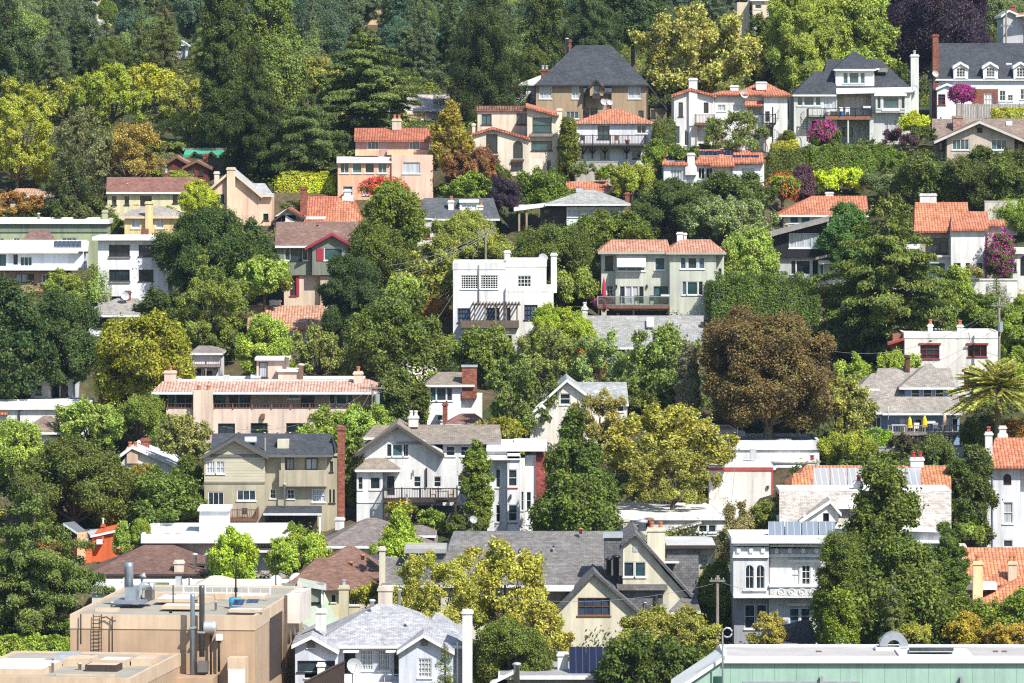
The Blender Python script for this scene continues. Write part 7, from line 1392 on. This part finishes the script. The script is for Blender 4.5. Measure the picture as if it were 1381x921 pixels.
# ------------------------------------------------------------------ hillside
def terrain():
    xs = np.concatenate([np.arange(-3000, -160, 220.), np.arange(-160, 160, 2.), np.arange(160, 3001, 220.)])
    ys = np.concatenate([np.arange(-800, 330, 60.), np.arange(330, 720, 2.), np.arange(720, 1000, 12.), np.arange(1000, 6001, 250.)])
    Xg, Yg = np.meshgrid(xs, ys); Zg = np.interp(Yg, PROF_D, PROF_Z) + (np.sin(Xg * .11) * np.sin(Yg * .13)) * .25 * (Yg > 380)
    Zg -= .12
    for (a, b, c, d, z) in PADS:
        k = (Xg > a) & (Xg < b) & (Yg > c) & (Yg < d); Zg[k] = np.minimum(Zg[k], z - .05)
    n, m = Xg.shape; V = np.stack([Xg, Yg, Zg], -1).reshape(-1, 3)
    i = np.arange(n * m).reshape(n, m); Fc = np.stack([i[:-1, :-1], i[:-1, 1:], i[1:, 1:], i[1:, :-1]], -1).reshape(-1, 4)
    me = bpy.data.meshes.new('hillside'); me.from_pydata(V.tolist(), [], Fc.tolist())
    s = NT('hillside_soil'); tc = s.n('ShaderNodeTexCoord').outputs['Object']; n1 = s.noise(tc, .12, 5, .6); n2 = s.noise(tc, 1.4, 4, .7)
    c = s.mix(s.ramp(n1, .4, .6, 0, 1), (.045, .06, .02), (.11, .085, .05)); s.l(s.scalecol(c, s.ramp(n2, .3, .7, .6, 1.3)), s.b.inputs['Base Color']); s.rough(.95, .1); s.bump(n2, .6, .3)
    me.materials.append(s.m); me.polygons.foreach_set('use_smooth', [True] * len(me.polygons)); o = bpy.data.objects.new('hillside', me); COL.objects.link(o); o['kind'] = 'structure'
terrain()
def inpad(X, Y, m=.5):
    k = np.zeros(len(X), bool)
    for (a, b, c, d, z) in PADS: k |= (X > a - m) & (X < b + m) & (Y > c - m) & (Y < d + m)
    return k
# low ground cover: ivy, grasses and small shrubs nobody could count
g = np.random.default_rng(11); nc = 9500; cy = 372 + 400 * g.uniform(0, 1, nc); cx = g.uniform(-.112, .112, nc) * cy
k = ~inpad(cx, cy, 1.5); cx, cy = cx[k], cy[k]; patch = np.floor((np.sin(cx * .21 + cy * .05) + np.sin(cy * .17 - cx * .06) + g.uniform(-.7, .7, len(cx))) * 1.3 + 3).astype(int) % 6
for sel, (nm, col) in enumerate((('ivy', (.075, .115, .025)), ('grass', (.15, .17, .04)), ('undergrowth', (.13, .17, .035)), ('undergrowth', (.075, .1, .03)), ('undergrowth', (.24, .26, .04)), ('undergrowth', (.12, .14, .05)))):
    kk = patch == sel; ax, ay = cx[kk], cy[kk]; n = 150; r = g.uniform(.6, 1.9, len(ax)); hh = r * g.uniform(.5, 1.25, len(ax)); d = sph(g, len(ax) * n).reshape(-1, n, 3); d[:, :, 2] = np.abs(d[:, :, 2])
    lm = 1 + .22 * np.sin(d[:, :, :1] * 5 + ax[:, None, None]) * np.sin(d[:, :, 2:] * 6 + ay[:, None, None])
    p = np.stack([ax, ay, np.interp(ay, PROF_D, PROF_Z) - .2], 1)[:, None, :] + d * lm * np.stack([r, r, hh], 1)[:, None, :] * g.uniform(.7, 1.05, (len(ax), n, 1))
    me = leaves(nm, p.reshape(-1, 3), (d + np.array([0, 0, .5])).reshape(-1, 3) + g.normal(size=(len(ax) * n, 3)) * .5, .12 * g.uniform(.6, 1.5, len(ax) * n), .7, None, g)
    o = bpy.data.objects.new(nm, me); COL.objects.link(o); o.color = (*col, 1); tag(o, 'low green ground cover between the houses and trees', 'undergrowth', None, 'stuff')
# wood on the upper slope: many far trees one can hardly tell apart
for k in range(150):
    D = rnd.uniform(672, 900); px = rnd.uniform(-40, 1420) if k < 85 else rnd.uniform(-40, 640)
    if px > 700 and D < 720: D += 60
    if any(abs(px + 25 - q) < 30 for q in (238, 130, 500, 1026, 1370)) and D < 850: D += 190
    kind = rnd.choice(['fir', 'red', 'fir', 'oak', 'oak', 'round']); hpx = rnd.uniform(80, 130) if kind in ('fir', 'red') else rnd.uniform(45, 80); y1 = 150 - (gz(D) - ZC) / D * F
    T(kind, px, y1 - hpx, px + hpx * (.45 if kind in ('fir', 'red') else 1.0), y1 - 2, y1, rnd.choice([(.025, .06, .055), (.04, .07, .05), (.05, .08, .055), (.06, .095, .05), (.085, .12, .05), (.07, .095, .045)]), 'hazy dark green tree in the far wood along the top', D=D, group='far trees along the top of the picture')  # leaf palette lightened and blued to paint in distance haze

# distant wooded slope beyond the top of the picture
n = 60000; cy = g.uniform(840, 1500, n); cx = g.uniform(-.13, .13, n) * cy; lump = np.abs(np.sin(cx * .45 + cy * .21) * np.sin(cy * .37 - cx * .12)) * 9 + 1
p = np.stack([cx, cy, np.interp(cy, PROF_D, PROF_Z) + lump * g.uniform(.55, 1, n)], 1); me = leaves('far_wood', p, g.normal(size=(n, 3)) * .6 + np.array([0, -.3, .7]), .9 * g.uniform(.6, 1.3, n), .8, None, g)
o = bpy.data.objects.new('far_wood', me); COL.objects.link(o); o.color = (.03, .055, .03, 1); tag(o, 'far wooded slope beyond the last houses', 'wood', None, 'stuff')

# ------------------------------------------------------------------ air
HAZE = 0.00005
if HAZE:
    mb = MB(); mb.box(-400, 400, -30, 1560, -3, 135); s = NT('haze'); s.t.nodes.remove(s.b); v = s.n('ShaderNodeVolumePrincipled'); v.inputs['Color'].default_value = (.58, .77, 1, 1); v.inputs['Density'].default_value = HAZE; v.inputs['Anisotropy'].default_value = .3
    s.l(v.outputs[0], s.out.inputs['Volume']); o = mb.build('haze', s.m); o['kind'] = 'stuff';

# ------------------------------------------------------------------ light, sky, camera
AZ, EL = 37, 47           # sun to the right of and behind the camera
W = bpy.data.worlds.new('World'); SC.world = W; W.use_nodes = True; nt = W.node_tree
sky = nt.nodes.new('ShaderNodeTexSky'); sky.sky_type = 'NISHITA'; sky.sun_disc = False; sky.sun_elevation = R(EL); sky.sun_rotation = R(180 - AZ); sky.air_density = 1.0; sky.dust_density = .6
nt.links.new(sky.outputs[0], nt.nodes['Background'].inputs['Color']); nt.nodes['Background'].inputs['Strength'].default_value = .12
L = bpy.data.lights.new('sun', 'SUN'); L.energy = 5.0; L.angle = R(.53); L.color = (1, .955, .88); lo = bpy.data.objects.new('sun', L); COL.objects.link(lo)
d = Vector((-math.sin(R(AZ)) * math.cos(R(EL)), math.cos(R(AZ)) * math.cos(R(EL)), -math.sin(R(EL)))); lo.rotation_euler = d.to_track_quat('-Z', 'Y').to_euler(); lo.location = (60, -60, 120)
cd = bpy.data.cameras.new('camera'); cam = bpy.data.objects.new('camera', cd); COL.objects.link(cam); cam.location = (0, 0, ZC); cam.rotation_euler = (R(90), 0, 0)
cd.sensor_width = 36; cd.lens = 36 * F / 1381; cd.shift_x = 0; cd.shift_y = (YH - 460.5) / 1381; cd.clip_start = 1; cd.clip_end = 12000; SC.camera = cam
vs = SC.view_settings; vs.view_transform = 'Standard'; vs.look = 'None'; vs.exposure = .68; vs.gamma = 1; vs.use_curve_mapping = False
SC.render.engine = 'CYCLES'; cy_ = SC.cycles; cy_.max_bounces = 5; cy_.diffuse_bounces = 3; cy_.glossy_bounces = 2; cy_.transmission_bounces = 3; cy_.transparent_max_bounces = 6; cy_.volume_bounces = 0; cy_.use_denoising = False; cy_.denoiser = 'OPENIMAGEDENOISE'; cy_.denoising_input_passes = 'RGB_ALBEDO_NORMAL'; cy_.denoising_prefilter = 'ACCURATE'; cy_.sample_clamp_indirect = 6; cy_.caustics_reflective = False; cy_.caustics_refractive = False
cy_.filter_width = 1.2
